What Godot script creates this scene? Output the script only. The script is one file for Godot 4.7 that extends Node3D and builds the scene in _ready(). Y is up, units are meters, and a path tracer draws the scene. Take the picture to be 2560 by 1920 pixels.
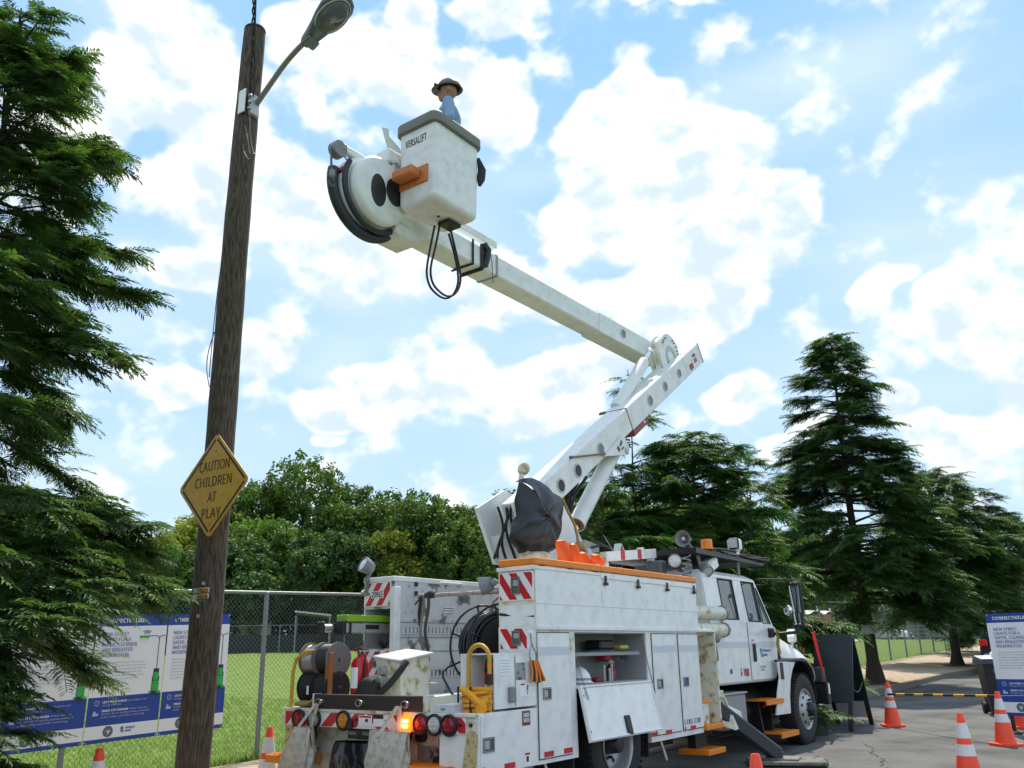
extends Node3D

# Street scene: white bucket truck, utility pole, chain link fence and field, under a summer sky.
# The truck frame: x to the truck's right, y up, f forward along the truck; t() turns it into local coordinates.

const HEAD := -0.632481  # turn of the truck about y
var truck_frame := Transform3D(Basis(Vector3.UP, HEAD), Vector3(-1.3067, 0, -8.2654))
var mats := {}
var names := {}
var rng := RandomNumberGenerator.new()


func t(x: float, y: float, f: float) -> Vector3:
	return Vector3(x, y, -f)


func w(x: float, y: float, f: float) -> Vector3:
	return truck_frame * Vector3(x, y, -f)


# ---------------------------------------------------------------- mesh building
class M:
	var v := PackedVector3Array()
	var n := PackedVector3Array()
	var u := PackedVector2Array()
	var c := PackedColorArray()
	var tint := Color.WHITE
	var tinted := false

	func tri(a: Vector3, b: Vector3, d: Vector3, na: Vector3, nb: Vector3, nd: Vector3, ua := Vector2.ZERO, ub := Vector2.ZERO, ud := Vector2.ZERO) -> void:
		if (b - a).cross(d - a).dot(na + nb + nd) > 0.0:
			v.append(a); v.append(d); v.append(b)
			n.append(na); n.append(nd); n.append(nb)
			u.append(ua); u.append(ud); u.append(ub)
		else:
			v.append(a); v.append(b); v.append(d)
			n.append(na); n.append(nb); n.append(nd)
			u.append(ua); u.append(ub); u.append(ud)
		if tinted:
			c.append(tint); c.append(tint); c.append(tint)

	func quad(a: Vector3, b: Vector3, d: Vector3, e: Vector3, away: Vector3) -> void:
		var g := (b - a).cross(d - a)
		if g.length_squared() < 1e-16:
			g = (d - a).cross(e - a)
		g = g.normalized()
		if g.dot(away) < 0.0:
			g = -g
		tri(a, b, d, g, g, g, Vector2(0, 1), Vector2(1, 1), Vector2(1, 0))
		tri(a, d, e, g, g, g, Vector2(0, 1), Vector2(1, 0), Vector2(0, 0))

	func hexa(p: Array) -> void:
		var mid := Vector3.ZERO
		for q in p:
			mid += q
		mid /= 8.0
		for f in [[0, 1, 2, 3], [4, 5, 6, 7], [0, 1, 5, 4], [1, 2, 6, 5], [2, 3, 7, 6], [3, 0, 4, 7]]:
			var a: Vector3 = p[f[0]]
			var b: Vector3 = p[f[1]]
			var d: Vector3 = p[f[2]]
			var e: Vector3 = p[f[3]]
			quad(a, b, d, e, (a + b + d + e) / 4.0 - mid)

	func box(at: Vector3, s: Vector3, turn := Basis()) -> void:
		var h := s / 2.0
		var p := []
		for k in [[-1, -1, -1], [1, -1, -1], [1, -1, 1], [-1, -1, 1], [-1, 1, -1], [1, 1, -1], [1, 1, 1], [-1, 1, 1]]:
			p.append(at + turn * Vector3(k[0] * h.x, k[1] * h.y, k[2] * h.z))
		hexa(p)

	# a box between two corners given in truck coordinates (x, y, f)
	func span(x0: float, x1: float, y0: float, y1: float, f0: float, f1: float, bev := 0.0) -> void:
		var at := Vector3((x0 + x1) / 2, (y0 + y1) / 2, -(f0 + f1) / 2)
		var s := Vector3(absf(x1 - x0), absf(y1 - y0), absf(f1 - f0))
		if bev > 0.0:
			bevel(at, s, bev)
		else:
			box(at, s)

	# a box with chamfered edges
	func bevel(at: Vector3, s: Vector3, r: float, turn := Basis()) -> void:
		var h := s / 2.0
		r = minf(r, minf(h.x, minf(h.y, h.z)) * 0.95)
		var pt := func(sx: float, sy: float, sz: float, ax: int) -> Vector3:
			var q := Vector3(sx * (h.x - (0.0 if ax == 0 else r)), sy * (h.y - (0.0 if ax == 1 else r)), sz * (h.z - (0.0 if ax == 2 else r)))
			return at + turn * q
		for sx in [-1.0, 1.0]:
			quad(pt.call(sx, -1, -1, 0), pt.call(sx, 1, -1, 0), pt.call(sx, 1, 1, 0), pt.call(sx, -1, 1, 0), turn * Vector3(sx, 0, 0))
			quad(pt.call(-1, sx, -1, 1), pt.call(1, sx, -1, 1), pt.call(1, sx, 1, 1), pt.call(-1, sx, 1, 1), turn * Vector3(0, sx, 0))
			quad(pt.call(-1, -1, sx, 2), pt.call(1, -1, sx, 2), pt.call(1, 1, sx, 2), pt.call(-1, 1, sx, 2), turn * Vector3(0, 0, sx))
			for sy in [-1.0, 1.0]:
				quad(pt.call(sx, sy, -1, 0), pt.call(sx, sy, 1, 0), pt.call(sx, sy, 1, 1), pt.call(sx, sy, -1, 1), turn * Vector3(sx, sy, 0))
				quad(pt.call(sx, -1, sy, 0), pt.call(sx, 1, sy, 0), pt.call(sx, 1, sy, 2), pt.call(sx, -1, sy, 2), turn * Vector3(sx, 0, sy))
				quad(pt.call(-1, sx, sy, 1), pt.call(1, sx, sy, 1), pt.call(1, sx, sy, 2), pt.call(-1, sx, sy, 2), turn * Vector3(0, sx, sy))
				for sz in [-1.0, 1.0]:
					var g := (turn * Vector3(sx, sy, sz)).normalized()
					tri(pt.call(sx, sy, sz, 0), pt.call(sx, sy, sz, 1), pt.call(sx, sy, sz, 2), g, g, g)

	static func side_of(d: Vector3) -> Vector3:
		var up := Vector3.UP if absf(d.y) < 0.9 else Vector3.RIGHT
		return d.cross(up).normalized()

	func cyl(a: Vector3, b: Vector3, r: float, r2 := -1.0, seg := 16, caps := true) -> void:
		if r2 < 0.0:
			r2 = r
		var d := (b - a).normalized()
		var s := side_of(d)
		var q := d.cross(s)
		var tilt := (r - r2) / maxf((b - a).length(), 1e-6)
		for k in seg:
			var a0 := TAU * k / seg
			var a1 := TAU * (k + 1) / seg
			var e0 := s * cos(a0) + q * sin(a0)
			var e1 := s * cos(a1) + q * sin(a1)
			var n0 := (e0 + d * tilt).normalized()
			var n1 := (e1 + d * tilt).normalized()
			tri(a + e0 * r, a + e1 * r, b + e1 * r2, n0, n1, n1, Vector2(float(k) / seg, 1), Vector2(float(k + 1) / seg, 1), Vector2(float(k + 1) / seg, 0))
			tri(a + e0 * r, b + e1 * r2, b + e0 * r2, n0, n1, n0, Vector2(float(k) / seg, 1), Vector2(float(k + 1) / seg, 0), Vector2(float(k) / seg, 0))
			if caps:
				if r > 0.0:
					tri(a, a + e0 * r, a + e1 * r, -d, -d, -d)
				if r2 > 0.0:
					tri(b, b + e0 * r2, b + e1 * r2, d, d, d)

	# a ring of profile points turned round an axis: profile holds Vector2(along, radius)
	func lathe(at: Vector3, axis: Vector3, profile: Array, seg := 24, sharp := false) -> void:
		var d := axis.normalized()
		var s := side_of(d)
		var q := d.cross(s)
		for i in profile.size() - 1:
			var p0: Vector2 = profile[i]
			var p1: Vector2 = profile[i + 1]
			var g := Vector2(-(p1.y - p0.y), p1.x - p0.x)
			if g.length_squared() < 1e-14:
				continue
			g = g.normalized()
			var g0 := g
			var g1 := g
			if not sharp:
				if i > 0:
					var pm: Vector2 = profile[i - 1]
					var h := Vector2(-(p0.y - pm.y), p0.x - pm.x).normalized()
					if h.dot(g) > 0.5:
						g0 = (g + h).normalized()
				if i < profile.size() - 2:
					var pn: Vector2 = profile[i + 2]
					var h2 := Vector2(-(pn.y - p1.y), pn.x - p1.x).normalized()
					if h2.dot(g) > 0.5:
						g1 = (g + h2).normalized()
			for k in seg:
				var e0 := s * cos(TAU * k / seg) + q * sin(TAU * k / seg)
				var e1 := s * cos(TAU * (k + 1) / seg) + q * sin(TAU * (k + 1) / seg)
				var a := at + d * p0.x + e0 * p0.y
				var b := at + d * p0.x + e1 * p0.y
				var f := at + d * p1.x + e1 * p1.y
				var h3 := at + d * p1.x + e0 * p1.y
				if p0.y > 1e-6:
					tri(a, b, f, d * g0.x + e0 * g0.y, d * g0.x + e1 * g0.y, d * g1.x + e1 * g1.y)
				if p1.y > 1e-6:
					tri(a, f, h3, d * g0.x + e0 * g0.y, d * g1.x + e1 * g1.y, d * g1.x + e0 * g1.y)

	func tube(pts: Array, r, seg := 8, closed := false, caps := true) -> void:
		var count := pts.size()
		if count < 2:
			return
		var rings := []
		var norms := []
		var s := Vector3.ZERO
		for i in count:
			var p: Vector3 = pts[i]
			var nxt: Vector3 = pts[(i + 1) % count] if closed else pts[mini(i + 1, count - 1)]
			var prv: Vector3 = pts[(i - 1 + count) % count] if closed else pts[maxi(i - 1, 0)]
			var d := (nxt - prv).normalized()
			if s == Vector3.ZERO:
				s = side_of(d)
			s = (s - d * s.dot(d))
			if s.length_squared() < 1e-8:
				s = side_of(d)
			s = s.normalized()
			var q := d.cross(s)
			var rad: float = r[i] if r is Array or r is PackedFloat32Array else float(r)
			var ring := []
			var nr := []
			for k in seg:
				var e := s * cos(TAU * k / seg) + q * sin(TAU * k / seg)
				ring.append(p + e * rad)
				nr.append(e)
			rings.append(ring)
			norms.append(nr)
		for i in (count if closed else count - 1):
			var j := (i + 1) % count
			for k in seg:
				var l := (k + 1) % seg
				tri(rings[i][k], rings[i][l], rings[j][l], norms[i][k], norms[i][l], norms[j][l])
				tri(rings[i][k], rings[j][l], rings[j][k], norms[i][k], norms[j][l], norms[j][k])
		if caps and not closed:
			var d0: Vector3 = (pts[0] - pts[1]).normalized()
			var d1: Vector3 = (pts[count - 1] - pts[count - 2]).normalized()
			for k in range(1, seg - 1):
				tri(rings[0][0], rings[0][k], rings[0][k + 1], d0, d0, d0)
				tri(rings[count - 1][0], rings[count - 1][k], rings[count - 1][k + 1], d1, d1, d1)

	# a polygon pushed through: corners is a list of Vector3 in one plane, along the push
	func slab(corners: Array, along: Vector3) -> void:
		var count := corners.size()
		var g := Vector3.ZERO
		for i in count:
			var a: Vector3 = corners[i]
			var b: Vector3 = corners[(i + 1) % count]
			g += a.cross(b)
		g = g.normalized()
		var ex: Vector3 = (corners[1] - corners[0]).normalized()
		var ey := g.cross(ex)
		var flat := PackedVector2Array()
		for q in corners:
			flat.append(Vector2((q - corners[0]).dot(ex), (q - corners[0]).dot(ey)))
		var idx := Geometry2D.triangulate_polygon(flat)
		var dirn := along.normalized()
		for i in range(0, idx.size(), 3):
			var a: Vector3 = corners[idx[i]]
			var b: Vector3 = corners[idx[i + 1]]
			var d: Vector3 = corners[idx[i + 2]]
			tri(a, b, d, -dirn, -dirn, -dirn)
			tri(a + along, b + along, d + along, dirn, dirn, dirn)
		var turn := 0.0
		for i in count:
			turn += flat[i].cross(flat[(i + 1) % count])
		for i in count:
			var a: Vector3 = corners[i]
			var b: Vector3 = corners[(i + 1) % count]
			var out := (b - a).cross(g) * signf(turn)
			quad(a, b, b + along, a + along, out)

	func ell(at: Vector3, r: Vector3, turn := Basis(), seg := 16, rings := 10, from := -PI / 2, to := PI / 2) -> void:
		for i in rings:
			var t0 := lerpf(from, to, float(i) / rings)
			var t1 := lerpf(from, to, float(i + 1) / rings)
			for k in seg:
				var q := []
				var g := []
				for e in [[t0, k], [t0, k + 1], [t1, k + 1], [t1, k]]:
					var ph: float = TAU * e[1] / seg
					var o := Vector3(cos(e[0]) * cos(ph), sin(e[0]), cos(e[0]) * sin(ph))
					q.append(at + turn * (o * r))
					g.append((turn * (o / r)).normalized())
				tri(q[0], q[1], q[2], g[0], g[1], g[2])
				tri(q[0], q[2], q[3], g[0], g[2], g[3])

	# a smooth sheet through a grid of points (rows of equal length), with a thickness
	func sheet(rows: Array, thick := 0.0) -> void:
		var h := rows.size()
		var k: int = rows[0].size()
		var nr := []
		for i in h:
			var line := []
			for j in k:
				var du: Vector3 = rows[i][mini(j + 1, k - 1)] - rows[i][maxi(j - 1, 0)]
				var dv: Vector3 = rows[mini(i + 1, h - 1)][j] - rows[maxi(i - 1, 0)][j]
				line.append(du.cross(dv).normalized())
			nr.append(line)
		for side in ([1.0, -1.0] if thick > 0.0 else [1.0]):
			for i in h - 1:
				for j in k - 1:
					var p := []
					var g := []
					var tc := []
					for e in [[i, j], [i, j + 1], [i + 1, j + 1], [i + 1, j]]:
						var nn: Vector3 = nr[e[0]][e[1]]
						p.append(rows[e[0]][e[1]] + nn * thick * 0.5 * side)
						g.append(nn * side)
						tc.append(Vector2(float(e[1]) / (k - 1), float(e[0]) / (h - 1)))
					tri(p[0], p[1], p[2], g[0], g[1], g[2], tc[0], tc[1], tc[2])
					tri(p[0], p[2], p[3], g[0], g[2], g[3], tc[0], tc[2], tc[3])
		if thick > 0.0:
			for i in h - 1:
				for j in [0, k - 1]:
					var a: Vector3 = rows[i][j]
					var b: Vector3 = rows[i + 1][j]
					var na: Vector3 = nr[i][j] * thick * 0.5
					var nb: Vector3 = nr[i + 1][j] * thick * 0.5
					var out: Vector3 = rows[i][j] - rows[i][1 if j == 0 else k - 2]
					quad(a + na, b + nb, b - nb, a - na, out)
			for j in k - 1:
				for i in [0, h - 1]:
					var a: Vector3 = rows[i][j]
					var b: Vector3 = rows[i][j + 1]
					var na: Vector3 = nr[i][j] * thick * 0.5
					var nb: Vector3 = nr[i][j + 1] * thick * 0.5
					var out: Vector3 = rows[i][j] - rows[1 if i == 0 else h - 2][j]
					quad(a + na, b + nb, b - nb, a - na, out)

	func mesh() -> ArrayMesh:
		var a := []
		a.resize(Mesh.ARRAY_MAX)
		a[Mesh.ARRAY_VERTEX] = v
		a[Mesh.ARRAY_NORMAL] = n
		a[Mesh.ARRAY_TEX_UV] = u
		if tinted:
			a[Mesh.ARRAY_COLOR] = c
		var m := ArrayMesh.new()
		m.add_surface_from_arrays(Mesh.PRIMITIVE_TRIANGLES, a)
		return m


# ---------------------------------------------------------------- nodes
func part(parent: Node3D, called: String, m, mat: Material) -> MeshInstance3D:
	var o := MeshInstance3D.new()
	o.name = called
	o.mesh = m.mesh() if m is M else m
	o.material_override = mat
	parent.add_child(o, true)
	return o


func numbered(called: String) -> String:
	names[called] = names.get(called, -1) + 1
	return called if names[called] == 0 else "%s_%03d" % [called, names[called]]


func tag(o: Node3D, label: String, category: String, group := "", kind := "") -> void:
	if label:
		o.set_meta("label", label)
	if category:
		o.set_meta("category", category)
	if group:
		o.set_meta("group", group)
	if kind:
		o.set_meta("kind", kind)


func thing(called: String, label: String, category: String, at := Transform3D(), group := "") -> Node3D:
	var o := Node3D.new()
	o.name = numbered(called)
	add_child(o)
	o.transform = at
	tag(o, label, category, group)
	return o


func single(called: String, label: String, category: String, m, mat: Material, at := Transform3D(), group := "") -> MeshInstance3D:
	var o := MeshInstance3D.new()
	o.name = numbered(called)
	o.mesh = m.mesh() if m is M else m
	o.material_override = mat
	add_child(o)
	o.transform = at
	tag(o, label, category, group)
	return o


func struct(called: String, m, mat: Material, at := Transform3D()) -> MeshInstance3D:
	var o := single(called, "", "", m, mat, at)
	o.set_meta("kind", "structure")
	return o


func copy_of(o: Node3D, called: String, at: Transform3D, label := "") -> Node3D:
	var k: Node3D = o.duplicate()
	k.name = numbered(called)
	add_child(k)
	k.transform = at
	if label:
		k.set_meta("label", label)
	return k


# ---------------------------------------------------------------- materials
var noise_maps := {}


func noise_map(key: String, freq: float, octaves: int, stops: Array, kind := FastNoiseLite.TYPE_SIMPLEX_SMOOTH, size := 512, sharp := false) -> NoiseTexture2D:
	if noise_maps.has(key):
		return noise_maps[key]
	var f := FastNoiseLite.new()
	f.noise_type = kind
	f.frequency = freq
	f.fractal_octaves = octaves
	f.seed = key.hash() % 1000
	var x := NoiseTexture2D.new()
	x.width = size
	x.height = size
	x.seamless = true
	x.noise = f
	x.normalize = true
	var g := Gradient.new()
	var offs := PackedFloat32Array()
	var cols := PackedColorArray()
	for s in stops:
		offs.append(s[0])
		cols.append(s[1])
	g.offsets = offs
	g.colors = cols
	if sharp:
		g.interpolation_mode = Gradient.GRADIENT_INTERPOLATE_CONSTANT
	x.color_ramp = g
	noise_maps[key] = x
	return x


func grey(k: float) -> Color:
	return Color(k, k, k)


# linear base colour -> material; cached by key
func mat(key: String, lin := Color.WHITE, rough := 0.5, metal := 0.0, grain := "", scale := 1.0) -> StandardMaterial3D:
	if mats.has(key):
		return mats[key]
	var m := StandardMaterial3D.new()
	m.resource_name = key
	m.albedo_color = lin.linear_to_srgb()
	m.roughness = rough
	m.metallic = metal
	if grain:
		m.albedo_texture = noise_maps[grain]
		m.uv1_triplanar = true
		m.uv1_scale = Vector3.ONE * scale
	mats[key] = m
	return m


func relief(m: StandardMaterial3D, key: String, cm: float) -> StandardMaterial3D:
	m.heightmap_enabled = true
	m.heightmap_texture = noise_maps[key]
	m.heightmap_scale = cm
	return m


var fonts := {}


func font(face: String, weight := 400, stretch := 100) -> Font:
	var key := "%s%d%d" % [face, weight, stretch]
	if not fonts.has(key):
		var f := SystemFont.new()
		f.font_names = PackedStringArray([face])
		f.font_weight = weight
		f.font_stretch = stretch
		fonts[key] = f
	return fonts[key]


# lettering as a flat raised print; at: the middle of the line, turn: x along the line, y up
func letters(parent: Node3D, words: String, high: float, at: Vector3, turn: Basis, mt: Material, wide := 0.0, weight := 700, called := "lettering", left := false) -> MeshInstance3D:
	var x := TextMesh.new()
	x.text = words
	x.font = font("Droid Sans", weight)
	x.font_size = 32
	x.pixel_size = high / 23.0
	x.depth = 0.0016
	x.curve_step = 2.0
	x.horizontal_alignment = HORIZONTAL_ALIGNMENT_CENTER
	var o := MeshInstance3D.new()
	o.name = called
	o.mesh = x
	o.material_override = mt
	parent.add_child(o, true)
	var sx := 1.0
	var box := x.get_aabb()
	if wide > 0.0 and box.size.x > 0.0:
		sx = wide / box.size.x
	var shift := Vector3.ZERO
	if left:
		shift = turn.x * (box.size.x * sx / 2.0)
	o.transform = Transform3D(Basis(turn.x * sx, turn.y, turn.z), at + shift)
	return o


func smooth(a: float, b: float, x: float) -> float:
	return smoothstep(a, b, x)


func _ready() -> void:
	# camera: as held by the photographer, eye 1.45 m above the road
	var cam := Camera3D.new()
	cam.name = "camera"
	add_child(cam)
	cam.transform = Transform3D(Basis(Vector3(0.99986, -0.016014, -0.00496), Vector3(0.016765, 0.955093, 0.295831), Vector3(0, -0.295873, 0.955227)).orthonormalized(), Vector3(0, 1.45, 0))
	cam.fov = 48.13
	cam.near = 0.05
	cam.far = 2000.0
	cam.current = true
	# sky
	var env := Environment.new()
	env.background_mode = Environment.BG_SKY
	var sky := Sky.new()
	var pano := PanoramaSkyMaterial.new()
	pano.panorama = make_sky()
	pano.energy_multiplier = 1.0
	sky.sky_material = pano
	env.sky = sky
	env.tonemap_mode = Environment.TONE_MAPPER_LINEAR
	env.tonemap_exposure = 1.22
	env.sdfgi_enabled = true
	env.ssao_enabled = true
	env.ssil_enabled = true
	var we := WorldEnvironment.new()
	we.name = "world_environment"
	we.environment = env
	add_child(we)
	# sun: high, ahead and a little to the side of the camera's view
	var sun := DirectionalLight3D.new()
	sun.name = "sun"
	add_child(sun)
	var az := deg_to_rad(14.0)
	var el := deg_to_rad(60.0)
	sun.look_at_from_position(Vector3(sin(az) * cos(el), sin(el), -cos(az) * cos(el)), Vector3.ZERO)
	sun.light_energy = 1.45
	sun.light_color = Color(1.0, 0.955, 0.88)
	sun.light_angular_distance = 0.5
	sun.shadow_enabled = true

	rng.seed = 4
	make_materials()
	make_ground()
	make_truck()
	make_truck_load()
	make_street()
	make_plants()
	make_people()


func make_materials() -> void:
	noise_map("soil", 0.012, 5, [[0.0, grey(0.90)], [0.4, grey(0.965)], [0.7, grey(0.99)], [1.0, Color.WHITE]])
	noise_map("speck", 0.09, 4, [[0.0, grey(0.45)], [0.35, grey(0.78)], [0.65, grey(0.92)], [1.0, Color.WHITE]])
	noise_map("rust", 0.02, 5, [[0.0, Color(0.55, 0.36, 0.2)], [0.3, Color(0.9, 0.86, 0.72)], [0.45, Color(0.97, 0.97, 0.93)], [1.0, Color.WHITE]])
	noise_map("rough", 0.05, 4, [[0.0, Color.BLACK], [1.0, Color.WHITE]])
	noise_map("turf", 0.02, 5, [[0.0, Color(0.62, 0.72, 0.5)], [0.45, Color(0.86, 0.92, 0.8)], [0.75, Color(1, 0.98, 0.85)], [1.0, Color(1.0, 0.93, 0.7)]])
	noise_map("scuff", 0.008, 5, [[0.0, grey(0.3)], [0.25, grey(0.62)], [0.34, grey(0.94)], [1.0, Color.WHITE]])
	noise_map("patch_soft", 0.015, 5, [[0.0, grey(0.55)], [0.3, grey(0.85)], [0.6, grey(0.95)], [1.0, Color.WHITE]])
	mat("white", Color(0.80, 0.82, 0.82), 0.32, 0.0, "soil", 0.7)
	mats.white.clearcoat_enabled = true
	mats.white.clearcoat = 0.35
	mats.white.clearcoat_roughness = 0.12
	mat("white_dirty", Color(0.70, 0.71, 0.66), 0.5, 0.0, "rust", 0.6)
	mat("white_scuffed", Color(0.62, 0.65, 0.66), 0.5, 0.0, "scuff", 0.8)
	mat("boom_white", Color(0.76, 0.79, 0.78), 0.38, 0.0, "soil", 0.5)
	mat("bucket_white", Color(0.78, 0.80, 0.80), 0.42, 0.0, "soil", 0.9)
	mat("lip_grey", Color(0.24, 0.25, 0.22), 0.6, 0.0, "speck", 1.0)
	mat("seam", Color(0.05, 0.055, 0.06), 0.8)
	mat("black", Color(0.012, 0.013, 0.015), 0.5)
	mat("black_gloss", Color(0.012, 0.014, 0.018), 0.16)
	mat("black_metal", Color(0.02, 0.021, 0.024), 0.42, 0.0, "speck", 2.0)
	mat("rubber", Color(0.022, 0.022, 0.024), 0.72, 0.0, "speck", 4.0)
	mat("tarp", Color(0.010, 0.013, 0.018), 0.38)
	mat("red", Color(0.50, 0.010, 0.022), 0.35)
	mat("red_deep", Color(0.22, 0.008, 0.014), 0.4)
	mat("orange", Color(0.80, 0.24, 0.012), 0.45, 0.0, "soil", 1.5)
	mat("orange_vivid", Color(0.95, 0.13, 0.012), 0.55)
	mat("cone_orange", Color(0.93, 0.075, 0.022), 0.5, 0.0, "soil", 3.0)
	mat("cone_white", Color(0.72, 0.71, 0.70), 0.4, 0.0, "soil", 5.0)
	mat("bucket_orange", Color(0.60, 0.19, 0.05), 0.6, 0.0, "soil", 2.0)
	mat("rust_orange", Color(0.46, 0.15, 0.03), 0.7, 0.0, "speck", 2.0)
	mat("yellow_rail", Color(0.62, 0.33, 0.03), 0.55, 0.0, "soil", 2.0)
	mat("strap_yellow", Color(0.85, 0.36, 0.015), 0.75, 0.0, "soil", 6.0)
	mat("tail_red", Color(0.42, 0.008, 0.012), 0.2)
	mat("tail_dark_red", Color(0.24, 0.006, 0.015), 0.2)
	mat("tail_white", Color(0.65, 0.68, 0.70), 0.25, 0.0, "speck", 8.0)
	mat("amber", Color(0.55, 0.20, 0.01), 0.2)
	mat("amber_on", Color(0.95, 0.30, 0.03), 0.2)
	mats.amber_on.emission_enabled = true
	mats.amber_on.emission = Color(1.0, 0.42, 0.08)
	mats.amber_on.emission_energy_multiplier = 1.6
	mat("amber_bulb", Color(1.0, 0.7, 0.3), 0.2)
	mats.amber_bulb.emission_enabled = true
	mats.amber_bulb.emission = Color(1.0, 0.82, 0.45)
	mats.amber_bulb.emission_energy_multiplier = 4.0
	mat("chrome", Color(0.7, 0.72, 0.74), 0.12, 1.0)
	mat("steel", Color(0.42, 0.43, 0.44), 0.38, 0.9, "speck", 3.0)
	mat("galvanised", Color(0.33, 0.36, 0.38), 0.5, 0.55, "speck", 2.0)
	mat("alloy", Color(0.62, 0.63, 0.64), 0.42, 0.5, "speck", 3.0)
	mat("grey_plastic", Color(0.22, 0.235, 0.25), 0.5, 0.0, "soil", 3.0)
	mat("grey_dark", Color(0.09, 0.095, 0.10), 0.5)
	mat("grey_panel", Color(0.40, 0.41, 0.43), 0.5, 0.0, "speck", 1.5)
	mat("silver_stripe", Color(0.56, 0.60, 0.67), 0.35)
	mat("canvas", Color(0.60, 0.55, 0.46), 0.95, 0.0, "patch_soft", 1.5)
	mat("leather", Color(0.50, 0.33, 0.12), 0.9, 0.0, "speck", 2.0)
	mat("vise_red", Color(0.22, 0.022, 0.03), 0.45, 0.0, "speck", 3.0)
	mat("beam_brown", Color(0.045, 0.032, 0.030), 0.7, 0.0, "speck", 1.5)
	mat("paper", Color(0.80, 0.82, 0.86), 0.8)
	mat("lens", Color(0.55, 0.57, 0.58), 0.15, 0.2)
	mat("interior", Color(0.34, 0.35, 0.36), 0.8)
	mat("dark_cloth", Color(0.03, 0.032, 0.036), 0.9)
	mat("blue_ink", Color(0.02, 0.075, 0.30), 0.5)
	mat("green_lime", Color(0.22, 0.42, 0.02), 0.5)
	mat("wire_silver", Color(0.5, 0.5, 0.5), 0.35, 0.6, "speck", 6.0)
	mat("wood_pale", Color(0.36, 0.26, 0.15), 0.8, 0.0, "speck", 1.0)
	mat("hat_white", Color(0.82, 0.82, 0.86), 0.28)
	mat("blue_tape", Color(0.02, 0.10, 0.42), 0.5)
	mat("glass_hole", Color(0.10, 0.14, 0.17), 0.25)
	var g := mat("glass", Color(0.55, 0.62, 0.60), 0.02)
	g.albedo_color = Color(0.30, 0.36, 0.36, 0.42)
	g.transparency = BaseMaterial3D.TRANSPARENCY_ALPHA
	g = mat("glass_dark", Color(0.1, 0.12, 0.13), 0.02)
	g.albedo_color = Color(0.12, 0.15, 0.17, 0.6)
	g.transparency = BaseMaterial3D.TRANSPARENCY_ALPHA


# ---------------------------------------------------------------- sky: air and clouds, computed for every direction
const CLOUDS := [-23.1, 36.4, 4.7, 3.4, -27.1, 34.0, 4.1, 3.1, -28.5, 31.8, 2.5, 2.5, -21.4, 33.5, 4.7, 3.7, -14.2, 37.4, 4.5, 2.8, -8.5, 36.8, 5.3, 4.0, -3.4, 36.8, 5.4, 3.4, -0.2, 35.9, 3.2, 3.1, 10.7, 34.2, 5.2, 2.5, 7.1, 32.8, 4.5, 2.8, 13.8, 30.7, 5.6, 3.7, 17.9, 26.7, 4.0, 3.4, 15.1, 24.5, 5.6, 3.4, 8.6, 28.4, 6.4, 4.3, 11.4, 22.2, 7.0, 2.8, -18.1, 29.2, 8.2, 4.0, -10.7, 25.2, 6.5, 3.4, -1.8, 24.3, 5.7, 3.4, -21.6, 24.2, 4.1, 1.9, -6.6, 17.5, 6.1, 2.2, -10.1, 15.9, 4.4, 1.5, 0.1, 17.5, 4.2, 2.5, 2.3, 14.7, 4.8, 2.2, 5.0, 18.0, 4.8, 2.5, -11.2, 14.0, 1.8, 0.7, -17.6, 19.4, 3.3, 2.2, -20.9, 16.7, 2.3, 1.2, 29.8, 18.4, 3.2, 3.4, 31.0, 15.2, 2.6, 4.0, 24.4, 13.9, 1.5, 1.7, 18.6, 12.5, 2.3, 1.5, 27.7, 11.6, 3.7, 1.9, -7.1, 40.6, 2.2, 1.4, -0.8, 41.0, 4.5, 1.5, 13.2, 40.5, 4.6, 1.0, 15.5, 16.4, 2.4, 1.9, -26.4, 37.5, 1.8, 1.5, -29.5, 29.2, 2.4, 1.9, 25.6, 8.2, 3.0, 1.5, 24.9, 21.3, 3.0, 1.5, -12.8, 9.7, 1.2, 0.7, -31.7, 26.3, 2.8, 2.2]
const CELL := 0.25
const CW := 1440
const CH := 368
var cloud_in := PackedFloat32Array()
var cloud_lit := PackedFloat32Array()
var puff := FastNoiseLite.new()
var drift := FastNoiseLite.new()
var wisp := FastNoiseLite.new()


func add_cloud(az: float, el: float, rx: float, ry: float) -> void:
	var stretch := 1.0 / maxf(0.12, cos(deg_to_rad(el)))
	var x0 := int(floor((az - rx + 180.0) / CELL))
	var x1 := int(ceil((az + rx + 180.0) / CELL))
	var y0 := maxi(0, int(floor((el - ry) / CELL)))
	var y1 := mini(CH - 1, int(ceil((el + ry) / CELL)))
	for y in range(y0, y1 + 1):
		var dy := (y * CELL - el) / ry
		for x in range(x0, x1 + 1):
			var dx := (x * CELL - 180.0 - az) / rx
			var d := 1.0 - sqrt(dx * dx + dy * dy)
			if d <= 0.0:
				continue
			var at := y * CW + posmod(x, CW)
			var old := cloud_in[at]
			var lit := 0.5 + 0.5 * dy - 0.12 * dx
			cloud_lit[at] = lerpf(cloud_lit[at], lit, d / (d + old + 0.05))
			cloud_in[at] = maxf(old, d) + minf(old, d) * 0.35


func field(a: PackedFloat32Array, az: float, el: float) -> float:
	var x := (az + 180.0) / CELL
	var y := clampf(el / CELL, 0.0, CH - 2.0)
	var ix := int(floor(x))
	var iy := int(y)
	var fx := x - ix
	var fy := y - iy
	ix = posmod(ix, CW)
	var jx := (ix + 1) % CW
	var lo := lerpf(a[iy * CW + ix], a[iy * CW + jx], fx)
	var hi := lerpf(a[iy * CW + CW + ix], a[iy * CW + CW + jx], fx)
	return lerpf(lo, hi, fy)


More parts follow.
